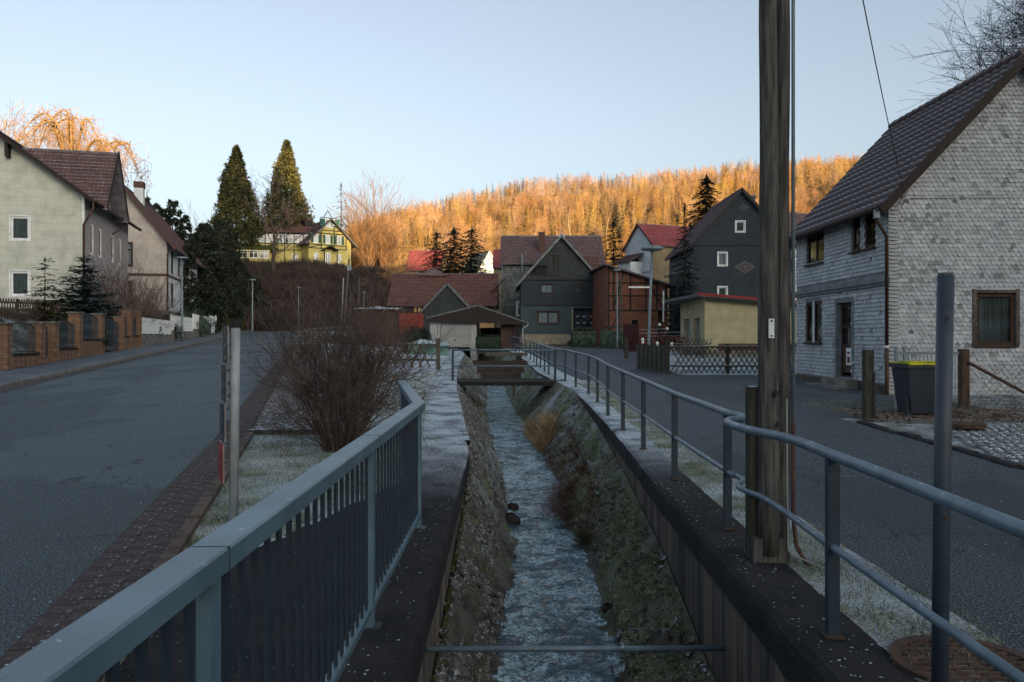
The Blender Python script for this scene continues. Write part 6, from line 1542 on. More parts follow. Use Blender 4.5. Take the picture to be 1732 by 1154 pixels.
def bare_tree(name, label, base, h, r=.2, m='bark_gold', kids=4, lev=4, spread=.42, trunkf=.3, up=.12, nb=9, cat='tree', group=None, tw=None, minr=.012, fan=.9):
    t = thing(name, label, cat, base, 0, group)
    mb = MB(); pts = []; p = Vector((0, 0, -.5)); n = 8
    for i in range(n+1): u = i/n; pts.append(Vector((.03*h*math.sin(i*.9+h)*u, .02*h*math.cos(i*1.3)*u, -.5+(h*.8)*u)))
    mb.tube(pts, [r*(1-.8*i/n) for i in range(n+1)], 8); mb.build('trunk', M[m], t, True)
    mc = MB()
    for k in range(nb):
        u = trunkf+(1-trunkf)*(k/nb)**.9; i = min(n-1, int(u*n)); b = pts[i].lerp(pts[i+1], u*n-i)
        a = k*2.4+rnd.random(); d = Vector((math.cos(a)*fan, math.sin(a)*fan, rnd.uniform(.35, 1.0))).normalized()
        twig(mc, b, d, h*(.34-.16*u), r*.42*(1.1-u), lev-1, spread, kids, up, 3, None, minr, .12)
    twig(mc, pts[-1], Vector((0, 0, 1)), h*.15, r*.2, lev-1, spread, kids, up, 2, None, minr)
    mc.build('crown', M[tw or m], t); return t
def shrub(name, label, base, h, w_, m='twig_brown', stems=40, lev=3, kids=3, r=.012, group=None, cat='shrub', spread=.35, lean=(0, 0), minr=.002, up=.05, foot=.12, dome=True):
    t = thing(name, label, cat, base, 0, group); mb = MB()
    for k in range(stems):
        a = rnd.random()*2*PI; rr = rnd.random()**.5
        p = Vector((math.cos(a)*rr*foot*w_, math.sin(a)*rr*foot*w_, -.03))
        d = Vector((math.cos(a)*rr*.62*w_/h*1.6+lean[0], math.sin(a)*rr*.62*w_/h*1.6+lean[1], 1)).normalized()
        L = h*rnd.uniform(.42, .60)*(1-.12*rr)
        twig(mb, p, d, L, r*rnd.uniform(.6, 1.2), lev, spread, kids, up, 3, None, minr, .07)
    mb.build('twigs', M[m], t); return t
def conifer_mesh(name, h, rad, m, lev=26, per=9, tuft=10, droop=.25, start=.04, power=.85, upturn=.0, sz=1.35, gap=0, dense=2.2):
    """whorled branches set with many small needle sprays"""
    V_, T_ = [], []
    for i in range(lev):
        u = start+(1-start)*(i/lev); z = h*u; R_ = rad*(1-u)**power*rnd.uniform(.82, 1.12)+.02*rad
        n = max(4, int(per*(.45+.55*(1-u))))
        for k in range(n):
            if rnd.random() < gap: continue
            z = h*u+rnd.gauss(0, .55*h/lev)
            a = 2*PI*(k+rnd.random()*.8)/n+i*.7; L = R_*rnd.uniform(.7, 1.12)
            dx, dy = math.cos(a), math.sin(a)
            nt_ = max(4, int(tuft*(.45+.55*(1-u))*dense))
            for j in range(nt_):
                s = (j+.6)/nt_; rr = L*s; zz_ = z-droop*L*s*s+upturn*L*s**3+rnd.gauss(0, .012*h/lev*4)
                s0 = sz*.095*rad*(.45+.55*(1-u))*rnd.uniform(.7, 1.3)
                side = (rnd.random()-.5)*1.1*L*.30*(1.15-s)
                p = (dx*rr-dy*side, dy*rr+dx*side, zz_)
                a2 = a+rnd.gauss(0, .8); ex, ey = math.cos(a2), math.sin(a2); q = len(V_); tz = rnd.gauss(-.15, .35)
                V_ += [(p[0]-ex*s0*.3-ey*s0*.42, p[1]-ey*s0*.3+ex*s0*.42, p[2]+rnd.gauss(0, .2)*s0), (p[0]-ex*s0*.3+ey*s0*.42, p[1]-ey*s0*.3-ex*s0*.42, p[2]+rnd.gauss(0, .2)*s0), (p[0]+ex*s0*1.5, p[1]+ey*s0*1.5, p[2]+tz*s0)]
                T_.append((q, q+1, q+2))
    for _ in range(10):
        q = len(V_); V_ += [(rnd.gauss(0, .02*rad), rnd.gauss(0, .02*rad), h*rnd.uniform(.9, .96)), (rnd.gauss(0, .03*rad), rnd.gauss(0, .03*rad), h*.96), (0, 0, h*1.02)]; T_.append((q, q+1, q+2))
    return np_mesh(name, V_, T_, M[m])
def trunk_mesh(h, r, m='bark', name='trunk'):
    mb = MB(); mb.tube([(0, 0, -.6), (0, 0, h*.5), (0, 0, h*.97)], [r, r*.6, r*.08], 7); return mb.mesh(name, M[m], True)
def conifer(name, label, base, h, rad, m='spruce', group=None, cat='tree', tm=None, fm=None, **k):
    t = thing(name, label, cat, base, rnd.random()*6, group)
    link('trunk', tm or trunk_mesh(h, h*.014), t); link('crown', fm or conifer_mesh('crown', h, rad, m, **k), t); return t
def tufts(V_, T_, c, n, R_, s0, nrm=None, squash=1.0):
    P = RNG.normal(0, 1, (n, 3)); P /= np.linalg.norm(P, axis=1)[:, None]; P *= (RNG.uniform(.45, 1, (n, 1)))*R_; P[:, 2] *= squash; P += c
    A = RNG.normal(0, 1, (n, 3))*s0; B = RNG.normal(0, 1, (n, 3))*s0; q = len(V_)
    for i in range(n): V_ += [P[i], P[i]+A[i], P[i]+B[i]]; T_.append((q+3*i, q+3*i+1, q+3*i+2))
def thuja(name, label, base, h, rad, m='thuja', clumps=900, per=30, cat='tree', power=.8, s0=.25):
    t = thing(name, label, cat, base, 0); V_, T_ = [], []
    if clumps < 400: clumps = int(clumps*2.6); s0 *= 1.35
    for i in range(clumps):
        u = rnd.random()**1.25*.99; R_ = rad*(1-u)**power*(.72+.28*math.sin(min(1, u*7)*PI/2)); a = rnd.random()*2*PI; k = rnd.uniform(.55, 1.05)*(1+.38*mnoise.noise((math.cos(a)*1.6, math.sin(a)*1.6, u*7+base[0])))
        cr = rad*.16*(1.15-u)*rnd.uniform(.6, 1.4)
        tufts(V_, T_, np.array([math.cos(a)*R_*k, math.sin(a)*R_*k, h*u]), per, cr, s0, squash=1.7)
    link('crown', np_mesh('crown', V_, T_, M[m]), t); link('trunk', trunk_mesh(h, h*.016), t); return t
def blob(name, label, base, rx, ry, rz_, m='hedge', clumps=90, per=40, s0=.035, cat='shrub', group=None, flat=.5):
    t = thing(name, label, cat, base, 0, group); V_, T_ = [], []
    for i in range(clumps):
        a = rnd.random()*2*PI; v = rnd.random()**.7; z = v; r_ = math.sqrt(max(0, 1-(z**(1/flat) if flat != .5 else z*z)))
        k = rnd.uniform(.82, 1.0); tufts(V_, T_, np.array([math.cos(a)*rx*r_*k, math.sin(a)*ry*r_*k, rz_*z*k]), per, min(rx, rz_)*.17, s0)
    link('foliage', np_mesh('foliage', V_, T_, M[m]), t)
    mb = MB(); mb.lathe([(min(rx, ry)*.8, -.1), (min(rx, ry)*.78, rz_*.4), (min(rx, ry)*.5, rz_*.74), (0, rz_*.84)], 12); o = mb.build('branches', M[m], t); o.scale = (rx/min(rx, ry), ry/min(rx, ry), 1)
    return t
def gnd(px, d): x = (px-866)/F*d; return Vector((x, d, H(x, d)-.05))

# instancing for stuff (woods, scrub): points carry turn and size
def scatter(name, label, cat, me, pts, kind='stuff'):
    tm = bpy.data.objects.new(name+'_piece', me)
    m2 = bpy.data.meshes.new(name); m2.from_pydata([p[:3] for p in pts], [], [])
    for an, k in (('turn', 3), ('size', 4), ('tilt', 5)):
        at_ = m2.attributes.new(an, 'FLOAT', 'POINT'); at_.data.foreach_set('value', [float(p[k]) for p in pts])
    o = bpy.data.objects.new(name, m2); C.objects.link(o); tag(o, label, cat, None, kind)
    ng = bpy.data.node_groups.new(name, 'GeometryNodeTree'); ng.interface.new_socket('Geometry', in_out='INPUT', socket_type='NodeSocketGeometry'); ng.interface.new_socket('Geometry', in_out='OUTPUT', socket_type='NodeSocketGeometry')
    N = ng.nodes; gi = N.new('NodeGroupInput'); go = N.new('NodeGroupOutput'); ip = N.new('GeometryNodeInstanceOnPoints'); oi = N.new('GeometryNodeObjectInfo'); oi.inputs['Object'].default_value = tm
    def na(a): x = N.new('GeometryNodeInputNamedAttribute'); x.data_type = 'FLOAT'; x.inputs['Name'].default_value = a; return x.outputs['Attribute']
    cx = N.new('ShaderNodeCombineXYZ'); ng.links.new(na('turn'), cx.inputs[2]); ng.links.new(na('tilt'), cx.inputs[0])
    ng.links.new(gi.outputs[0], ip.inputs['Points']); ng.links.new(oi.outputs['Geometry'], ip.inputs['Instance'])
    ng.links.new(cx.outputs[0], ip.inputs['Rotation']); ng.links.new(na('size'), ip.inputs['Scale']); ng.links.new(ip.outputs[0], go.inputs[0])
    md = o.modifiers.new('instances', 'NODES'); md.node_group = ng; return o

# --- woods on the far hill
def larch_mesh(h, m='wood_larch', seed=1, w_=.22, n=60):
    rnd.seed(seed); mb = MB(); mb.cone3(Vector((0, 0, 0)), Vector((0, 0, h)), .16, .02)
    for i in range(n):
        u = .18+.82*(i/n); a = i*2.4+rnd.random(); L = h*w_*(1.05-u)**.8*rnd.uniform(.6, 1.2); b = Vector((0, 0, h*u)); d = Vector((math.cos(a), math.sin(a), rnd.uniform(-.1, .35)))
        e = b+d*L; mb.cone3(b, e, .035, .02)
        for k in range(9):
            s = rnd.uniform(.2, 1); p = b.lerp(e, s); q = p+Vector((rnd.gauss(0, .5), rnd.gauss(0, .5), rnd.uniform(-.9, .4)))*L*.35; mb.cone3(p, q, .028, .018)
    return mb.mesh('larch', M[m])
def beech_mesh(h, m, seed, tm='bark_pale', spread=.55, minr=.020, kids=4, lev=4):
    rnd.seed(seed); mb = MB(); mb.cone3(Vector((0, 0, 0)), Vector((rnd.gauss(0, .3), 0, h*.55)), .20, .12)
    for k in range(7):
        u = .28+.1*k*.4; a = k*2.4+rnd.random(); twig(mb, Vector((0, 0, h*min(.55, u+.02*k))), Vector((math.cos(a)*.5, math.sin(a)*.5, 1)).normalized(), h*.26, .07, lev-1, spread, kids, .05, 2, None, minr)
    return mb.mesh('beech', M[m])
spr1 = conifer_mesh('spruce', 17, 3.3, 'spruce_far', lev=24, per=9, tuft=5, sz=1.9, dense=1)
kinds = {'larch': [larch_mesh(17, seed=s, n=84) for s in (3, 4)], 'beech': [beech_mesh(15, 'wood_beech', 21), beech_mesh(14, 'wood_beech', 23)], 'spruce': [spr1]}
wood = {'larch0': [], 'larch1': [], 'beech0': [], 'beech1': [], 'spruce0': []}
rnd.seed(5)
single = []
y = 172.0
while y < 425:
    x = -.34*y-10
    while x < .74*y:
        px_, py_ = x+rnd.uniform(-2.4, 2.4), y+rnd.uniform(-2.4, 2.4); x += 4.7+ (y-170)*.004
        pxx = 866+F*px_/py_
        if pxx < 590: continue
        nv = mnoise.noise((px_*.02, py_*.02, 0))+.5*mnoise.noise((px_*.06, py_*.06, 4)); r_ = rnd.random()
        edge = py_ > 385 and pxx < 900
        ps = .20+(.32 if nv > .30 else 0)+(.30 if (edge or (pxx < 760 and py_ > 330)) else 0)+(.25 if (pxx > 1180 and pxx < 1260 and py_ > 380) else 0)
        if r_ < ps: k = 'spruce0'
        elif nv < -.12 or (r_ > .75): k = 'beech%d' % rnd.randint(0, 1)
        else: k = 'larch%d' % rnd.randint(0, 1)
        hsc = rnd.uniform(.62, 1.0)*(.60 if py_ < 200 else .78)*(.85 if k == 'spruce0' else 1)
        wood[k].append((px_, py_, H(px_, py_)-.4, rnd.random()*6.28, hsc, rnd.gauss(0, .03)))
    y += 5.0
lab = {'larch0': ('larch_wood', 'golden larches covering the sunlit hillside'), 'larch1': ('larch_wood', 'wispy golden larch trees mixed over the sunlit hillside'), 'beech0': ('beech_wood', 'bare russet broadleaf trees on the sunlit hillside'), 'beech1': ('beech_wood', 'leafless copper-twigged trees scattered over the sunlit hillside'), 'spruce0': ('spruce_wood', 'dark green conifers dotted through the sunlit hill wood')}
for k, pts in wood.items():
    me = kinds[k[:-1]][int(k[-1])]; scatter(lab[k][0], lab[k][1], 'wood', me, pts)
print('TREES', {k: len(v) for k, v in wood.items()})
# trees one can tell apart on the hill: pale-trunked ones and dark spruces
def proto_copy(root, loc, rz, sc, label=None, group=None):
    c = copy_tree(root); c.location = loc; c.rotation_euler = (0, 0, rz); c.scale = (sc, sc, sc)
    if label: c['label'] = label
    if group: c['group'] = group
    return c
rnd.seed(8)
for px_, py_, d_, h_, lb in ((965, 312, 215, 21, 'tall pale-trunked bare tree rising above the tall house roof on the sunlit hill'), (1028, 330, 220, 18, 'slimmer pale-trunked bare tree right of the tallest one on the hill'), (938, 345, 205, 17, 'pale leaning bare tree above the chimney of the tall house'), (905, 350, 210, 14, 'short pale-stemmed bare tree on the hill left of the chimney')):
    g = gnd(px_, d_); hh = Z(py_, d_)-g.z; bare_tree('birch', lb, g, hh*.95, .20, 'bark_pale', nb=8, lev=3, kids=3, trunkf=.45, tw='bark_gold', minr=.022, fan=.5)
g = gnd(1168, 140); bare_tree('bare_tree', 'spreading bare tree with dark limbs left of the tall dark spruce', g, Z(312, 140)-g.z, .30, 'twig_gold', nb=12, lev=4, kids=3, trunkf=.45, spread=.5, minr=.02)
tm_ = trunk_mesh(18, .2)
hs = [(672, 352, 330), (690, 356, 300), (722, 372, 250), (745, 340, 360), (765, 335, 385), (786, 325, 390), (1247, 285, 380), (1210, 285, 390), (885, 300, 395), (1002, 345, 300), (1122, 350, 240), (853, 395, 230), (1262, 305, 330), (1400, 330, 240), (1052, 318, 330)]
root = None
for i, (px_, py_, d_) in enumerate(hs):
    g = gnd(px_, d_); hh = max(9, Z(py_, d_)-g.z)
    if root is None: root = conifer('hill_spruce', 'dark green conifer standing out among the golden hill wood', g, 17, 2.7, 'spruce_far', 'conifers standing out in the hill wood', fm=spr1, tm=tm_); root.scale = (hh/17,)*3
    else: proto_copy(root, g, rnd.random()*6, min(1.25, hh/17))

# --- dark spruces near the houses
rnd.seed(31)
for px_, pt, d_, rad, lb in ((738, 392, 128, 4.8, 'leftmost and smallest of the three dark spruces behind the long barn'), (768, 387, 125, 5.8, 'middle dark spruce behind the long barn, broadest of the three'), (798, 385, 127, 5.4, 'rightmost dark spruce behind the long barn')):
    g = gnd(px_, d_); conifer('dark_spruce', lb, g, Z(pt, d_)-g.z, rad, 'spruce', 'three spruces behind the long barn', lev=46, per=16, tuft=11, sz=.95, power=.45)
g = gnd(1038, 110); conifer('dark_spruce', 'slim blue-green spruce just right of the tall grey house', g, Z(371, 110)-g.z, 4.4, 'spruce_blue', lev=44, per=13, tuft=10, droop=.12, sz=.9, power=.62)
g = gnd(1195, 92); conifer('dark_spruce', 'tallest dark spruce behind the diamond slate house', g, Z(298, 92)-g.z, 5.8, 'spruce', lev=60, per=16, tuft=11, sz=.85, power=.58)
g = gnd(1158, 57); conifer('dark_spruce', 'dark spruce pressed against the left wall of the diamond slate house', g, Z(345, 57)-g.z, 1.75, 'spruce', lev=54, per=12, tuft=9, sz=1.0, power=.55)
# --- castle hill trees
g = gnd(400, 152); thuja('giant_thuja', 'tall dark cone-shaped thuja left of the yellow villa', g, Z(248, 152)-g.z, 6.2, clumps=1100, power=.88)
g = gnd(485, 158); thuja('giant_thuja', 'tall thuja behind the yellow villa with its top lit gold', g, Z(238, 158)-g.z, 6.8, clumps=1200, power=.85)
g = gnd(577, 170); conifer('pine', 'thin open pine behind the villa roof on the right', g, Z(309, 170)-g.z, 3.6, 'spruce_blue', lev=20, per=6, tuft=8, gap=.25, power=.5, sz=1.2)
g = gnd(462, 140); bare_tree('bare_tree', 'dark bare tree in front of the yellow villa between the two thujas', g, Z(300, 140)-g.z, .45, 'bark', nb=12, lev=4, kids=3, minr=.02, tw='twig_brown')
g = gnd(425, 155); bare_tree('bare_tree', 'thin bare tree showing between the tops of the two thujas', g, Z(292, 155)-g.z, .28, 'bark', nb=8, lev=3, kids=3, minr=.02, tw='twig_brown')
for px_, pt, d_, lb in ((622, 358, 158, 'broad russet bare tree catching the sun right of the villa'), (641, 330, 165, 'tallest narrow-topped russet bare tree right of the villa'), (655, 385, 160, 'low russet bare tree at the foot of the sunlit slope')):
    g = gnd(px_, d_); shrub('russet_tree', lb, g, (Z(pt, d_)-g.z)*.92, (2.2 if px_ == 641 else 4.2), 'russet_dark', 22, 4, 3, .10, None, 'tree', .30, minr=.017, up=.08)
for px_, pt, d_, rad, lb in ((345, 378, 112, 3.2, 'dark evergreen at the left edge of the tall tree group'), (375, 372, 120, 4.2, 'bulky dark evergreen in front of the left thuja'), (362, 430, 101, 3.5, 'dark evergreen mass above the garden shrubs'), (340, 455, 91, 2.6, 'dark evergreen beside the far end of the second house'), (398, 440, 124, 3.4, 'dark evergreen at the foot of the villa slope')):
    g = gnd(px_, d_); thuja('evergreen', lb, g, Z(pt, d_)-g.z, rad, 'ivy', 260, 26, power=.42, s0=.13)
for px_, pt, d_, rad, lb in ((246, 330, 96, 1.8, 'leftmost dark yew rising behind the second house roof'), (262, 345, 98, 1.8, 'second dark yew behind the second house roof'), (292, 338, 100, 1.9, 'tallest dark yew behind the second house roof'), (312, 365, 102, 1.7, 'rightmost dark yew behind the second house roof'), (276, 352, 101, 1.9, 'middle dark yew behind the second house roof')):
    g = gnd(px_, d_); thuja('yew', lb, g, Z(pt, d_)-g.z, rad, 'ivy', 130, 24, power=.35, s0=.12)
g = gnd(318, 79); thuja('columnar_conifer', 'dark ivy-like columnar conifer beside the second house wall', g, Z(412, 79)-g.z, 1.1, 'ivy', 150, 26, power=.3, s0=.08)
for px_, pt, d_, rad, lb in ((405, 508, 124, 2.2, 'dark bushy conifer at the garden end near the road bend'), (385, 488, 108, 2.2, 'olive bushy conifer left of the road bend lamp'), (366, 520, 98, 1.8, 'rounded olive shrub behind the white fence end'), (432, 470, 122, 2.2, 'slim dark conifer at the foot of the villa slope')):
    g = gnd(px_, d_); thuja('garden_conifer', lb, g, Z(pt, d_)-g.z, rad, 'spruce_olive' if px_ in (385, 366) else 'ivy', 110, 24, power=.5, s0=.1)
# weeping beech behind the cream house
def weeping(name, label, base, h, arms, m='twig_gold'):
    t = thing(name, label, 'tree', base); mb = MB(); mc = MB()
    mb.tube([(0, 0, -1), (.3, 0, h*.5), (.2, 0, h*.78)], [.55, .42, .28], 8)
    for (ax, ay, az, ex, ez) in arms:
        p0 = Vector((.2, 0, h*.62)); pk = Vector((ax, ay, az)); e = Vector((ex, ay*1.4, ez))
        P = smooth_pts([p0, p0.lerp(pk, .5)+Vector((0, 0, h*.05)), pk, pk.lerp(e, .5)+Vector((0, 0, (pk.z-e.z)*.28)), e], 4)
        mb.tube(P, [.20*(1-.85*i/(len(P)-1)) for i in range(len(P))], 5)
        for i, q in enumerate(P[3:]):
            for k in range(3):
                b = q+rv(.35); 
                mid = b+Vector((rnd.gauss(0, .7), rnd.gauss(0, .7), rnd.uniform(-.1, .5)))
                mc.cone3(q, mid, .03, .02); pp = mid; L = rnd.uniform(1.2, 3.6)
                for s in range(4):
                    nx_ = pp+Vector((rnd.gauss(0, .14), rnd.gauss(0, .14), -L/4)); mc.cone3(pp, nx_, .015, .011)
                    if s: 
                        for kk in range(2): mc.cone3(pp, pp+Vector((rnd.gauss(0, .3), rnd.gauss(0, .3), -rnd.uniform(.2, .6))), .012, .008)
                    pp = nx_
    mb.build('trunk', M['bark_gold'], t, True); mc.build('crown', M[m], t); return t
rnd.seed(77)
g = gnd(118, 84); hW = Z(196, 84)-g.z
arms = []
for (px_, py_, ex, ey) in ((105, 196, 40, 250), (120, 192, 70, 275), (95, 200, 38, 262), (130, 195, 150, 240), (112, 215, 60, 250), (125, 200, 155, 262), (80, 205, 45, 240), (190, 238, 232, 300), (175, 245, 215, 310), (205, 240, 225, 285), (165, 262, 190, 320), (150, 230, 200, 300), (140, 215, 150, 290), (100, 230, 90, 300)):
    a_ = Vector(((px_-118)/F*84, rnd.uniform(-2.5, 2.5), Z(py_, 84)-g.z)); arms.append((a_.x, a_.y, a_.z, (ex-118)/F*84, Z(ey, 84)-g.z))
weeping('weeping_beech', 'leafless weeping tree glowing orange behind the cream house', g, hW, arms)
g = gnd(-8, 88); bare_tree('bare_tree', 'pinkish bare treetop at the left edge above the cream house roof', g, Z(190, 88)-g.z, .4, 'twig_gold', nb=14, lev=4, kids=4, minr=.018, tw='twig_gold')
g = gnd(338, 118); bare_tree('bare_tree', 'small grey bare treetop between the yews and the dark evergreens', g, Z(352, 118)-g.z, .2, 'twig_grey', nb=8, lev=3, kids=3, minr=.016)
g = gnd(1835, 46); g.z = H(g.x, 46); bare_tree('bare_tree', 'dark bare tree showing behind the roof of the shingled house', g, Z(-60, 46)-g.z, .35, 'twig_grey', nb=40, lev=5, kids=4, minr=.0085, spread=.58, fan=.35, up=.04)

# --- gardens on the left
rnd.seed(15)
def gz(px, py, d): return at(px, py, d)
g = gnd(76, 42); conifer('young_fir', 'thin young fir with open tiers in front of the cream house', (g.x, g.y, g.z), Z(436, 42)-g.z, 1.7, 'spruce_olive', lev=15, per=8, tuft=14, gap=.12, droop=.05, power=.62, sz=.95)
g = gnd(142, 46); conifer('blue_spruce', 'dense blue spruce in front of the cream house corner', g, Z(434, 46)-g.z, 2.2, 'spruce_blue', lev=24, per=13, tuft=14, droop=.0, upturn=.1, power=.55, sz=1.1)
for px_, pt, d_, w_, lb in ((195, 440, 49, 2.2, 'tall bare brown shrub right of the blue spruce'), (235, 470, 57, 3.0, 'broad bare shrub in front of the second house window'), (268, 490, 63, 2.4, 'bare shrub at the corner of the second house'), (215, 500, 53, 2.6, 'low tangled bare shrub behind the tall block pillars')):
    g = gnd(px_, d_); shrub('bare_shrub', lb, g, Z(pt, d_)-g.z, w_, 'twig_brown', 30, 3, 3, .022, 'bare shrubs in the left gardens', minr=.007)
for px_, pt, d_, rx, lb in ((105, 543, 41, 2.6, 'low dark juniper below the young fir'), (235, 527, 57, 1.8, 'low dark shrub behind the brick pillars'), (310, 522, 77, 3.4, 'wide frosted creeping juniper behind the white fence'), (262, 530, 63, 2.2, 'small dark shrub at the start of the white fence'), (435, 530, 118, 2.2, 'frosted rockery shrub near the road bend'), (448, 540, 120, 1.4, 'small round bush beside the road bend lamp'), (300, 530, 75, 2.0, 'low green cushion shrub in the white fence garden')):
    g = gnd(px_, d_); blob('juniper', lb, g, rx, 1.2, max(.6, Z(pt, d_)-g.z), 'hedge_frost' if px_ in (310, 435) else 'ivy', 70, 40, .07)
# --- hedges in the middle
blob('round_hedge', 'rounded clipped green hedge left of the garage', gnd(703, 52), 1.15, 1.0, 1.75, 'hedge', 150, 60, .035, flat=.3)
hedge_wall('clipped_hedge', 'square clipped hedge beside the slate house porch', 'hedge', gnd(967, 66), 2.0, 1.6, .9, 0, 'hedge_frost', 2600, .25)
hedge_wall('clipped_hedge', 'long clipped hedge rising from the porch to the dark red gate', 'hedge', gnd(1018, 62)+Vector((0, 0, 0)), 2.4, 1.7, 1.0, R(-22), 'hedge_frost', 2800, .25)
hedge_wall('clipped_hedge', 'low hedge with frosty top inside the open carport', 'hedge', gnd(806, 57), 1.7, 1.1, .6, 0, 'hedge', 1500, .1)
blob('frosted_dome', 'grey frosted dome-shaped bush by the slate house plinth', gnd(978, 70), 1.0, .8, .85, 'hedge_frost', 100, 50, .03)
blob('dark_bush', 'small dark bush against the brick barn wall', gnd(1041, 64), .7, .5, 1.1, 'ivy', 60, 40, .04)
for x_ in (898, 906):
    pass
hedge_wall('brown_hedge', 'straight brown hedge across the end of the road below the slope', 'hedge', Vector((at(478, 1, 119).x, 121, 2.9)), 18, 1.9, .8, 0, 'deadstem', 3000, 0, .07)
# --- brambles on the slope below the villa
rnd.seed(9); mbr = MB()
for k in range(26):
    a = rnd.random()*6.28; d = Vector((math.cos(a)*rnd.random(), math.sin(a)*rnd.random(), 1)).normalized(); twig(mbr, Vector((rnd.gauss(0, .25), rnd.gauss(0, .25), 0)), d, rnd.uniform(.5, 1.1), .022, 2, .5, 3, 0, 2, None, .012)
brm = mbr.mesh('bramble', M['scrub'])
pts = []
for k in range(2300):
    x = rnd.uniform(-66, -10); y = rnd.uniform(113, 148)
    px_ = 866+F*x/y
    if px_ < 330 or px_ > 720: continue
    pts.append((x, y, H(x, y)-.1, rnd.random()*6.28, rnd.uniform(.8, 1.9)*(.5 if y > 132 else 1), rnd.gauss(0, .15)))
scatter('scrub', 'brown leafless brambles covering the slope below the yellow villa', 'scrub', brm, pts)
pts = []
for k in range(900):
    x = rnd.uniform(-50, 90); y = rnd.uniform(142, 200)
    if x < -22 and y < 165: continue
   
    pts.append((x, y, H(x, y)-.1, rnd.random()*6.28, rnd.uniform(1.2, 2.8), 0))
mbr2 = brm.copy(); mbr2.materials[0] = M['twig_gold']; scatter('undergrowth', 'russet undergrowth at the foot of the sunlit wood', 'undergrowth', mbr2, pts)
lv, lt = [], []
tufts(lv, lt, np.array([0, 0, .3]), 160, .8, .09); lm = np_mesh('ivy_clump', lv, lt, M['ivy'])
pts = [(x, y, H(x, y), rnd.random()*6, rnd.uniform(.7, 1.8), 0) for x, y in ((rnd.uniform(-62, -40), rnd.uniform(112, 140)) for _ in range(130))]
scatter('ivy_patch', 'dark green undergrowth left on the slope below the yellow villa', 'undergrowth', lm, pts)

# --- the bare bush between road and railing
rnd.seed(42)
shrub('bare_bush', 'big leafless reddish-brown bush between the road pavement and the grey railing', (-2.50, 11.5, .0), 2.0, 1.3, 'twig_brown', 84, 4, 3, .015, None, 'bush', .42, (0.02, -.02), .0022, .03, .16)
# --- growth in the channel
def grass_tuft(mb, c, n, h, spread, w_=.006, droop=.5, lean=(0, 0)):
    c = Vector(c)
    for i in range(n):
        a = rnd.random()*2*PI; s = rnd.random()**.5*spread; p = c+Vector((math.cos(a)*s*.4, math.sin(a)*s*.4, 0)); hh = h*rnd.uniform(.55, 1.1); o = Vector((math.cos(a)*s+lean[0], math.sin(a)*s+lean[1], 0))
        sd = Vector((-math.sin(a), math.cos(a), 0)) if rnd.random() < .5 else Vector((1, 0, 0)); q = []
        for k in range(4):
            u = k/3; x = p+o*u*u*1.2+Vector((0, 0, hh*(u-droop*u*u*.5))); q.append((x, w_*(1-.8*u)))
        for k in range(3):
            (x0_, w0), (x1_, w1) = q[k], q[k+1]; mb.poly([x0_-sd*w0, x0_+sd*w0, x1_+sd*w1, x1_-sd*w1])
def bankz(y, f, side=1):                     # point on the bank, f 0 at the water, 1 at the wall
    if side > 0: return Vector((xrw(y)+.05+(xr(y)-xrw(y)-.05)*f, y, zw(y)+.04+((zrf(y) if y < 20 else H(xr(y), y))-zw(y)-.04)*f))
    return Vector((xlw(y)-.05+(xl(y)-xlw(y)+.05)*f, y, zw(y)+.05+((zlf(y) if y < 12.4 else H(xl(y), y))-zw(y)-.05)*f))
mb = MB()
for k in range(14): grass_tuft(mb, bankz(20.5+rnd.uniform(-1.8, 1.6), rnd.uniform(-.15, .35)), 60, .62, .30, .008)
tag(mb.build('reed_tuft', M['straw']), 'tuft of golden dry reeds at the water edge below the footbridge', 'reeds', kind='stuff')
mb = MB()
for k in range(190):
    y = rnd.uniform(10.5, 20.5); f = rnd.uniform(-.05, .6); grass_tuft(mb, bankz(y, f), rnd.randint(6, 16), rnd.uniform(.12, .3), .2, .005, .7, (-.08, -.05))
tag(mb.build('dead_stems', M['deadstem']), 'brown dead stems and grass on the right bank under the railing', 'dead plants', kind='stuff')
mb = MB()
for y, f in ((12.6, .0), (12.3, .12), (12.9, .1), (12.0, .05), (13.1, .25)): grass_tuft(mb, bankz(y, f), 90, .34, .30, .005, 1.3, (-.12, -.12))
for k in range(30): y = rnd.uniform(11.6, 13.4); twig(mb, bankz(y, rnd.uniform(0, .3)), Vector((-.5, -.3, .5)).normalized(), .25, .006, 2, .6, 3, -.1, 2, None, .002)
tag(mb.build('drooping_stems', mat('drooping_brown_stems', (.10, .068, .055), (.05, .034, .03), bump=0, island=.5)), 'drooping brown root tussock overhanging the water on the right bank', 'dead plants', kind='stuff')
mb = MB(); 
for y, f in ((10.9, .02), (10.7, .05)): grass_tuft(mb, bankz(y, f)+Vector((.0, 0, .02)), 130, .26, .12, .005, 1.2, (-.05, -.06))
tag(mb.build('green_tuft', mat('green_grass_tuft', (.05, .085, .03), (.025, .045, .018), bump=0, island=.4)), 'green grass tussock hanging over the right water edge', 'grass')
V_, T_ = [], []
for k in range(700):                           # moss and weeds on both banks
    side = 1 if rnd.random() < .7 else -1; y = rnd.uniform(3.5, 12 if side > 0 else 11); f = rnd.uniform(.05, .95)
    p = bankz(y, f, side); tufts(V_, T_, np.array(p), rnd.randint(14, 40), rnd.uniform(.02, .07), .012, squash=.5)
tag(link('bank_moss', np_mesh('bank_moss', V_, T_, mat('dull_green_moss', (.075, .09, .035), (.045, .05, .035), bump=0, island=.5))), 'moss and small weeds growing over the channel banks', 'moss', kind='stuff')
V_, T_ = [], []
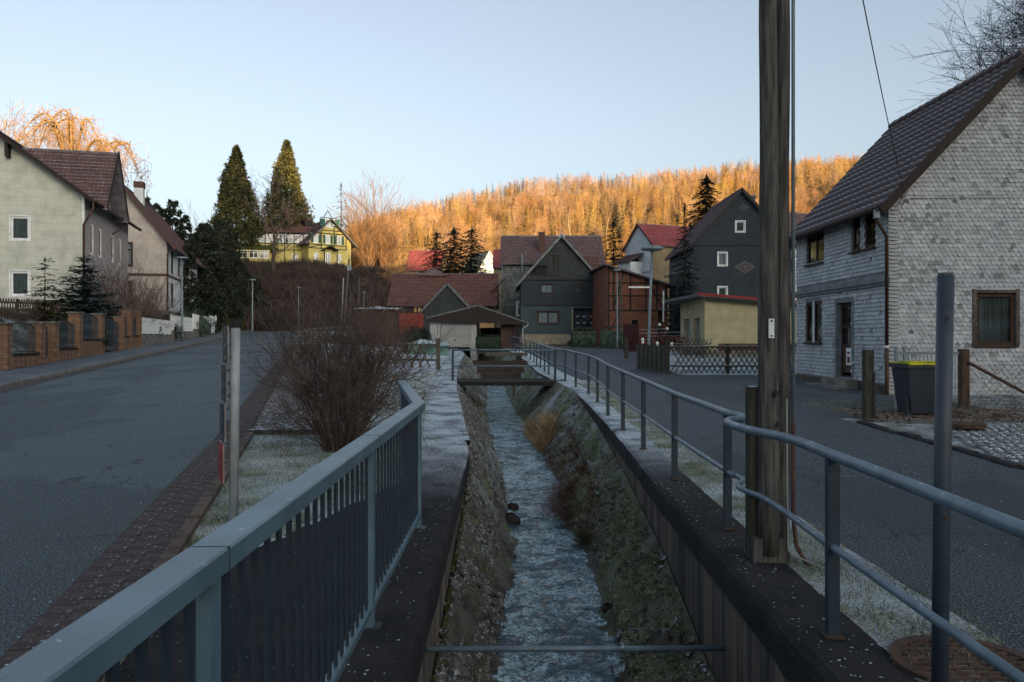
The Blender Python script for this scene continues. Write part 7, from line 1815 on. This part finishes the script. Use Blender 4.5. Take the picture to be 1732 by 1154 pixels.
for k in range(200): y = rnd.uniform(14, 30); p = bankz(y, rnd.uniform(0, .8), 1 if rnd.random() < .6 else -1); tufts(V_, T_, np.array(p), 24, rnd.uniform(.05, .12), .022, squash=.6)
for k in range(26): y = rnd.uniform(12.6, 16) ; p = bankz(y, -.02, -1); tufts(V_, T_, np.array(p), 30, .07, .02, squash=.6)
tag(link('bank_weeds', np_mesh('bank_weeds', V_, T_, mat('frosted_weeds', (.13, .14, .12), (.05, .05, .035), bump=0, island=.5))), 'frosted weeds on the banks near the footbridge', 'weeds', kind='stuff')
V_, T_ = [], []
for k in range(70): y = rnd.uniform(4, 11); p = Vector((xl(y)-.0, y, zlf(y)+.03)); tufts(V_, T_, np.array(p), 26, rnd.uniform(.02, .05), .011)
tag(link('wall_moss', np_mesh('wall_moss', V_, T_, M['moss'])), 'yellow-green moss along the foot of the left channel wall', 'moss', kind='stuff')
# pitched stones of the left bank and frosted cushions on the right one
V_, T_ = [], []
for k in range(5200):
    side = -1 if k < 4700 else 1; y = 3.4+rnd.random()**1.3*(22 if side < 0 else 20); f = rnd.uniform(-.02, 1.0); p = np.array(bankz(y, f, side)); s = rnd.uniform(.018, .055)*(1 if y < 12 else 1.5)
    q = len(V_); m_ = 6; a0 = rnd.random()*6; sl = (zlf(y)-zw(y))/(xlw(y)-xl(y)) if side < 0 and y < 12.4 else .7; ex, ey = s*rnd.uniform(.6, 1.1), s*rnd.uniform(.9, 1.7)
    for j in range(m_):
        a = a0+j*PI/3; dx_, dy_ = math.cos(a)*ex, math.sin(a)*ey; V_.append((p[0]+dx_, p[1]+dy_, p[2]-.012+side*dx_*sl))
    h_ = s*rnd.uniform(.25, .5); V_.append((p[0]-side*h_*.6+rnd.gauss(0, .1)*s, p[1], p[2]+h_))
    for j in range(m_): T_.append((q+j, q+(j+1) % m_, q+m_))
tag(link('bank_stones', np_mesh('bank_stones', V_, T_, mat('pitched_bank_stones', (.10, .092, .082), (.045, .042, .038), rough=.95, scale=9, bump=.8, bscale=50, bdist=.02, island=.45, frost=.3, fscale=30))), 'small pitched stones set into the sloping channel banks', 'stones', kind='stuff')
V_, T_ = [], []
for k in range(5200):
    y = 3.6+rnd.random()**1.2*14; f = rnd.uniform(.12, .92)
    if mnoise.noise((y*1.1, f*2.5, 3)) < -.12: continue
    p = bankz(y, f, 1); tufts(V_, T_, np.array(p), rnd.randint(12, 30), rnd.uniform(.02, .05), .011, squash=.45)
tag(link('bank_cushions', np_mesh('bank_cushions', V_, T_, mat('frosted_green_cushions', (.21, .25, .17), (.12, .15, .09), bump=0, island=.45))), 'pale green frosted moss cushions on the right bank', 'moss', kind='stuff')
# stones in the water
for y, x, s, lb in ((12.0, -.02, .16, 'dark leaf-covered stone at the left water edge'), (12.9, .02, .10, 'small frosted stone at the left water edge'), (8.2, .99, .09, 'small dark stone at the right water edge')):
    mb = MB(); n = 10
    for i in range(6):
        for j in range(n):
            a = 2*PI*j/n; r_ = math.sin(PI*(i+.5)/6); nn2 = 1+.25*mnoise.noise((math.cos(a)*1.5+y, math.sin(a)*1.5, i*.6)); mb.v.append((s*r_*math.cos(a)*nn2, s*1.2*r_*math.sin(a)*nn2, s*.8*math.cos(PI*(i+.5)/6)*nn2))
    for i in range(5):
        for j in range(n): mb.face((i*n+j, i*n+(j+1) % n, (i+1)*n+(j+1) % n, (i+1)*n+j))
    mb.face(range(n)); tag(mb.build('stone', M['cap'], loc=(x, y, zw(y)+.02), smooth=True), lb, 'stone')
# --- frosted grass blades on the verges
def blades(name, label, fn, n, h=.05, w_=.004, m='blade'):
    V_ = np.zeros((n*3, 3)); 
    for i in range(n):
        x, y = fn(); z = H(x, y)+.0; a = rnd.random()*6.28; hh = h*rnd.uniform(.3, 1.2); l = rnd.gauss(0, .6)*hh, rnd.gauss(0, .6)*hh; c, s = math.cos(a)*w_, math.sin(a)*w_
        V_[3*i] = (x-c, y-s, z-.01); V_[3*i+1] = (x+c, y+s, z-.01); V_[3*i+2] = (x+l[0], y+l[1], z+hh)
    T_ = np.arange(n*3).reshape(-1, 3); o = link(name, np_mesh(name, V_, T_, M[m])); tag(o, label, 'grass', None, 'stuff')
def fl_(): 
    y = 3+10.4*rnd.random()**1.2; a, b = xre(y)+.6, max(xre(y)+.62, xl(y)-lin(y, [5, 6.6, 9], [1.9, 1.35, .8])); return a+(b-a)*rnd.random(), y
blades('verge_grass', 'frosted grass between the road gutter and the grey railing', fl_, 42000, .045, .0035)
def fr_(): y = 2.6+22*rnd.random()**1.5; a, b = xr(y)+.46, 2.62+.1*math.sin(y*3); return a+(b-a)*rnd.random(), y
blades('street_grass', 'thin frosted grass strip between the tube railing and the side street', fr_, 26000, .035, .0035)
def fy_(): y = rnd.uniform(13.2, 19); return rnd.uniform(6.5, 13), y
blades('yard_grass', 'withered frosted grass around the bin and gatepost', fy_, 9000, .06, .004)
def ff_(): y = rnd.uniform(13.5, 30); a, b = xre(y)+2.2, xl(y)-.7; return a+(b-a)*rnd.random(), y
M['blade_white'] = mat('white_frosted_blades', (.30, .34, .33), (.14, .17, .12), rough=.9, bump=0, island=.3)
blades('lawn_grass', 'white frosted lawn between the bush and the footbridge', ff_, 26000, .05, .006, 'blade_white')
# fallen leaves and frost crumbs
def bits(name, label, fn, n, s, m, zoff=.006, cat='leaves', flat=.3):
    V_, T_ = [], []
    for i in range(n):
        x, y = fn(); z = H(x, y)+zoff; a = rnd.random()*6.28; q = s*rnd.uniform(.5, 1.6); t_ = [rnd.gauss(0, flat)*q for _ in range(3)]; e = rnd.uniform(.35, .9)
        b = len(V_); V_ += [(x+q*math.cos(a), y+q*math.sin(a), z+abs(t_[0])), (x-e*q*math.sin(a), y+e*q*math.cos(a), z+abs(t_[1])), (x-q*math.cos(a), y-q*math.sin(a), z+abs(t_[2])), (x+e*q*math.sin(a), y-e*q*math.cos(a), z)]; T_.append((b, b+1, b+2, b+3))
    tag(link(name, np_mesh(name, V_, T_, M[m])), label, cat, None, 'stuff')
bits('fallen_leaves', 'dead leaves heaped around the bin and the cobbled yard', lambda: (6.7+5*rnd.random(), 14.6+2.2*rnd.random()), 5000, .03, 'leaf_dead', .02)
bits('fallen_leaves', 'scattered dead leaves and grit along the gutter strip', lambda: (lambda y: (xre(y)+rnd.gauss(.3, .22), y))(3+9*rnd.random()), 900, .010, 'leaf_dead', .02)
bits('frost_crumbs', 'small frost crumbs scattered on the side street', lambda: (lambda y: (rnd.uniform(2.3, 6.2), y))(3+12*rnd.random()), 260, .008, 'crumb', .008, 'frost')
bits('frost_crumbs', 'frost crumbs and twigs scattered on the road edge and gutter', lambda: (lambda y: (xre(y)+rnd.gauss(.1, .35), y))(3+10*rnd.random()), 170, .008, 'crumb', .022, 'frost')
bits('lichen_spots', 'white lichen flakes on the right wall top', lambda: (lambda y: (rnd.uniform(1.58, 1.95), y))(2.5+9*rnd.random()**1.2), 220, .009, 'crumb', .016, 'lichen', .1)
bits('lichen_spots', 'white lichen flakes on the left wall top', lambda: (lambda y: (rnd.uniform(-.92, -.6), y))(3+8*rnd.random()), 130, .009, 'crumb', .016, 'lichen', .1)
mb = MB()
for k in range(40): x, y = rnd.uniform(7.2, 12.5), rnd.uniform(14.8, 17.2); twig(mb, Vector((x, y, H(x, y))), Vector((rnd.gauss(0, .5), rnd.gauss(0, .5), 1)).normalized(), rnd.uniform(.15, .45), .005, 2, .6, 3, 0, 2, None, .0025)
tag(mb.build('dead_weeds', M['twig_brown']), 'dead weed stalks in front of the refuse bin', 'weeds', kind='stuff')
mb = MB()
for k in range(12): grass_tuft(mb, gnd(452+k*1.6, 122)+Vector((0, 0, .2)), 40, 2.6, 1.0, .03)
tag(mb.build('straw_tuft', M['straw']), 'tall straw-coloured ornamental grass behind the grey board fence', 'grass')
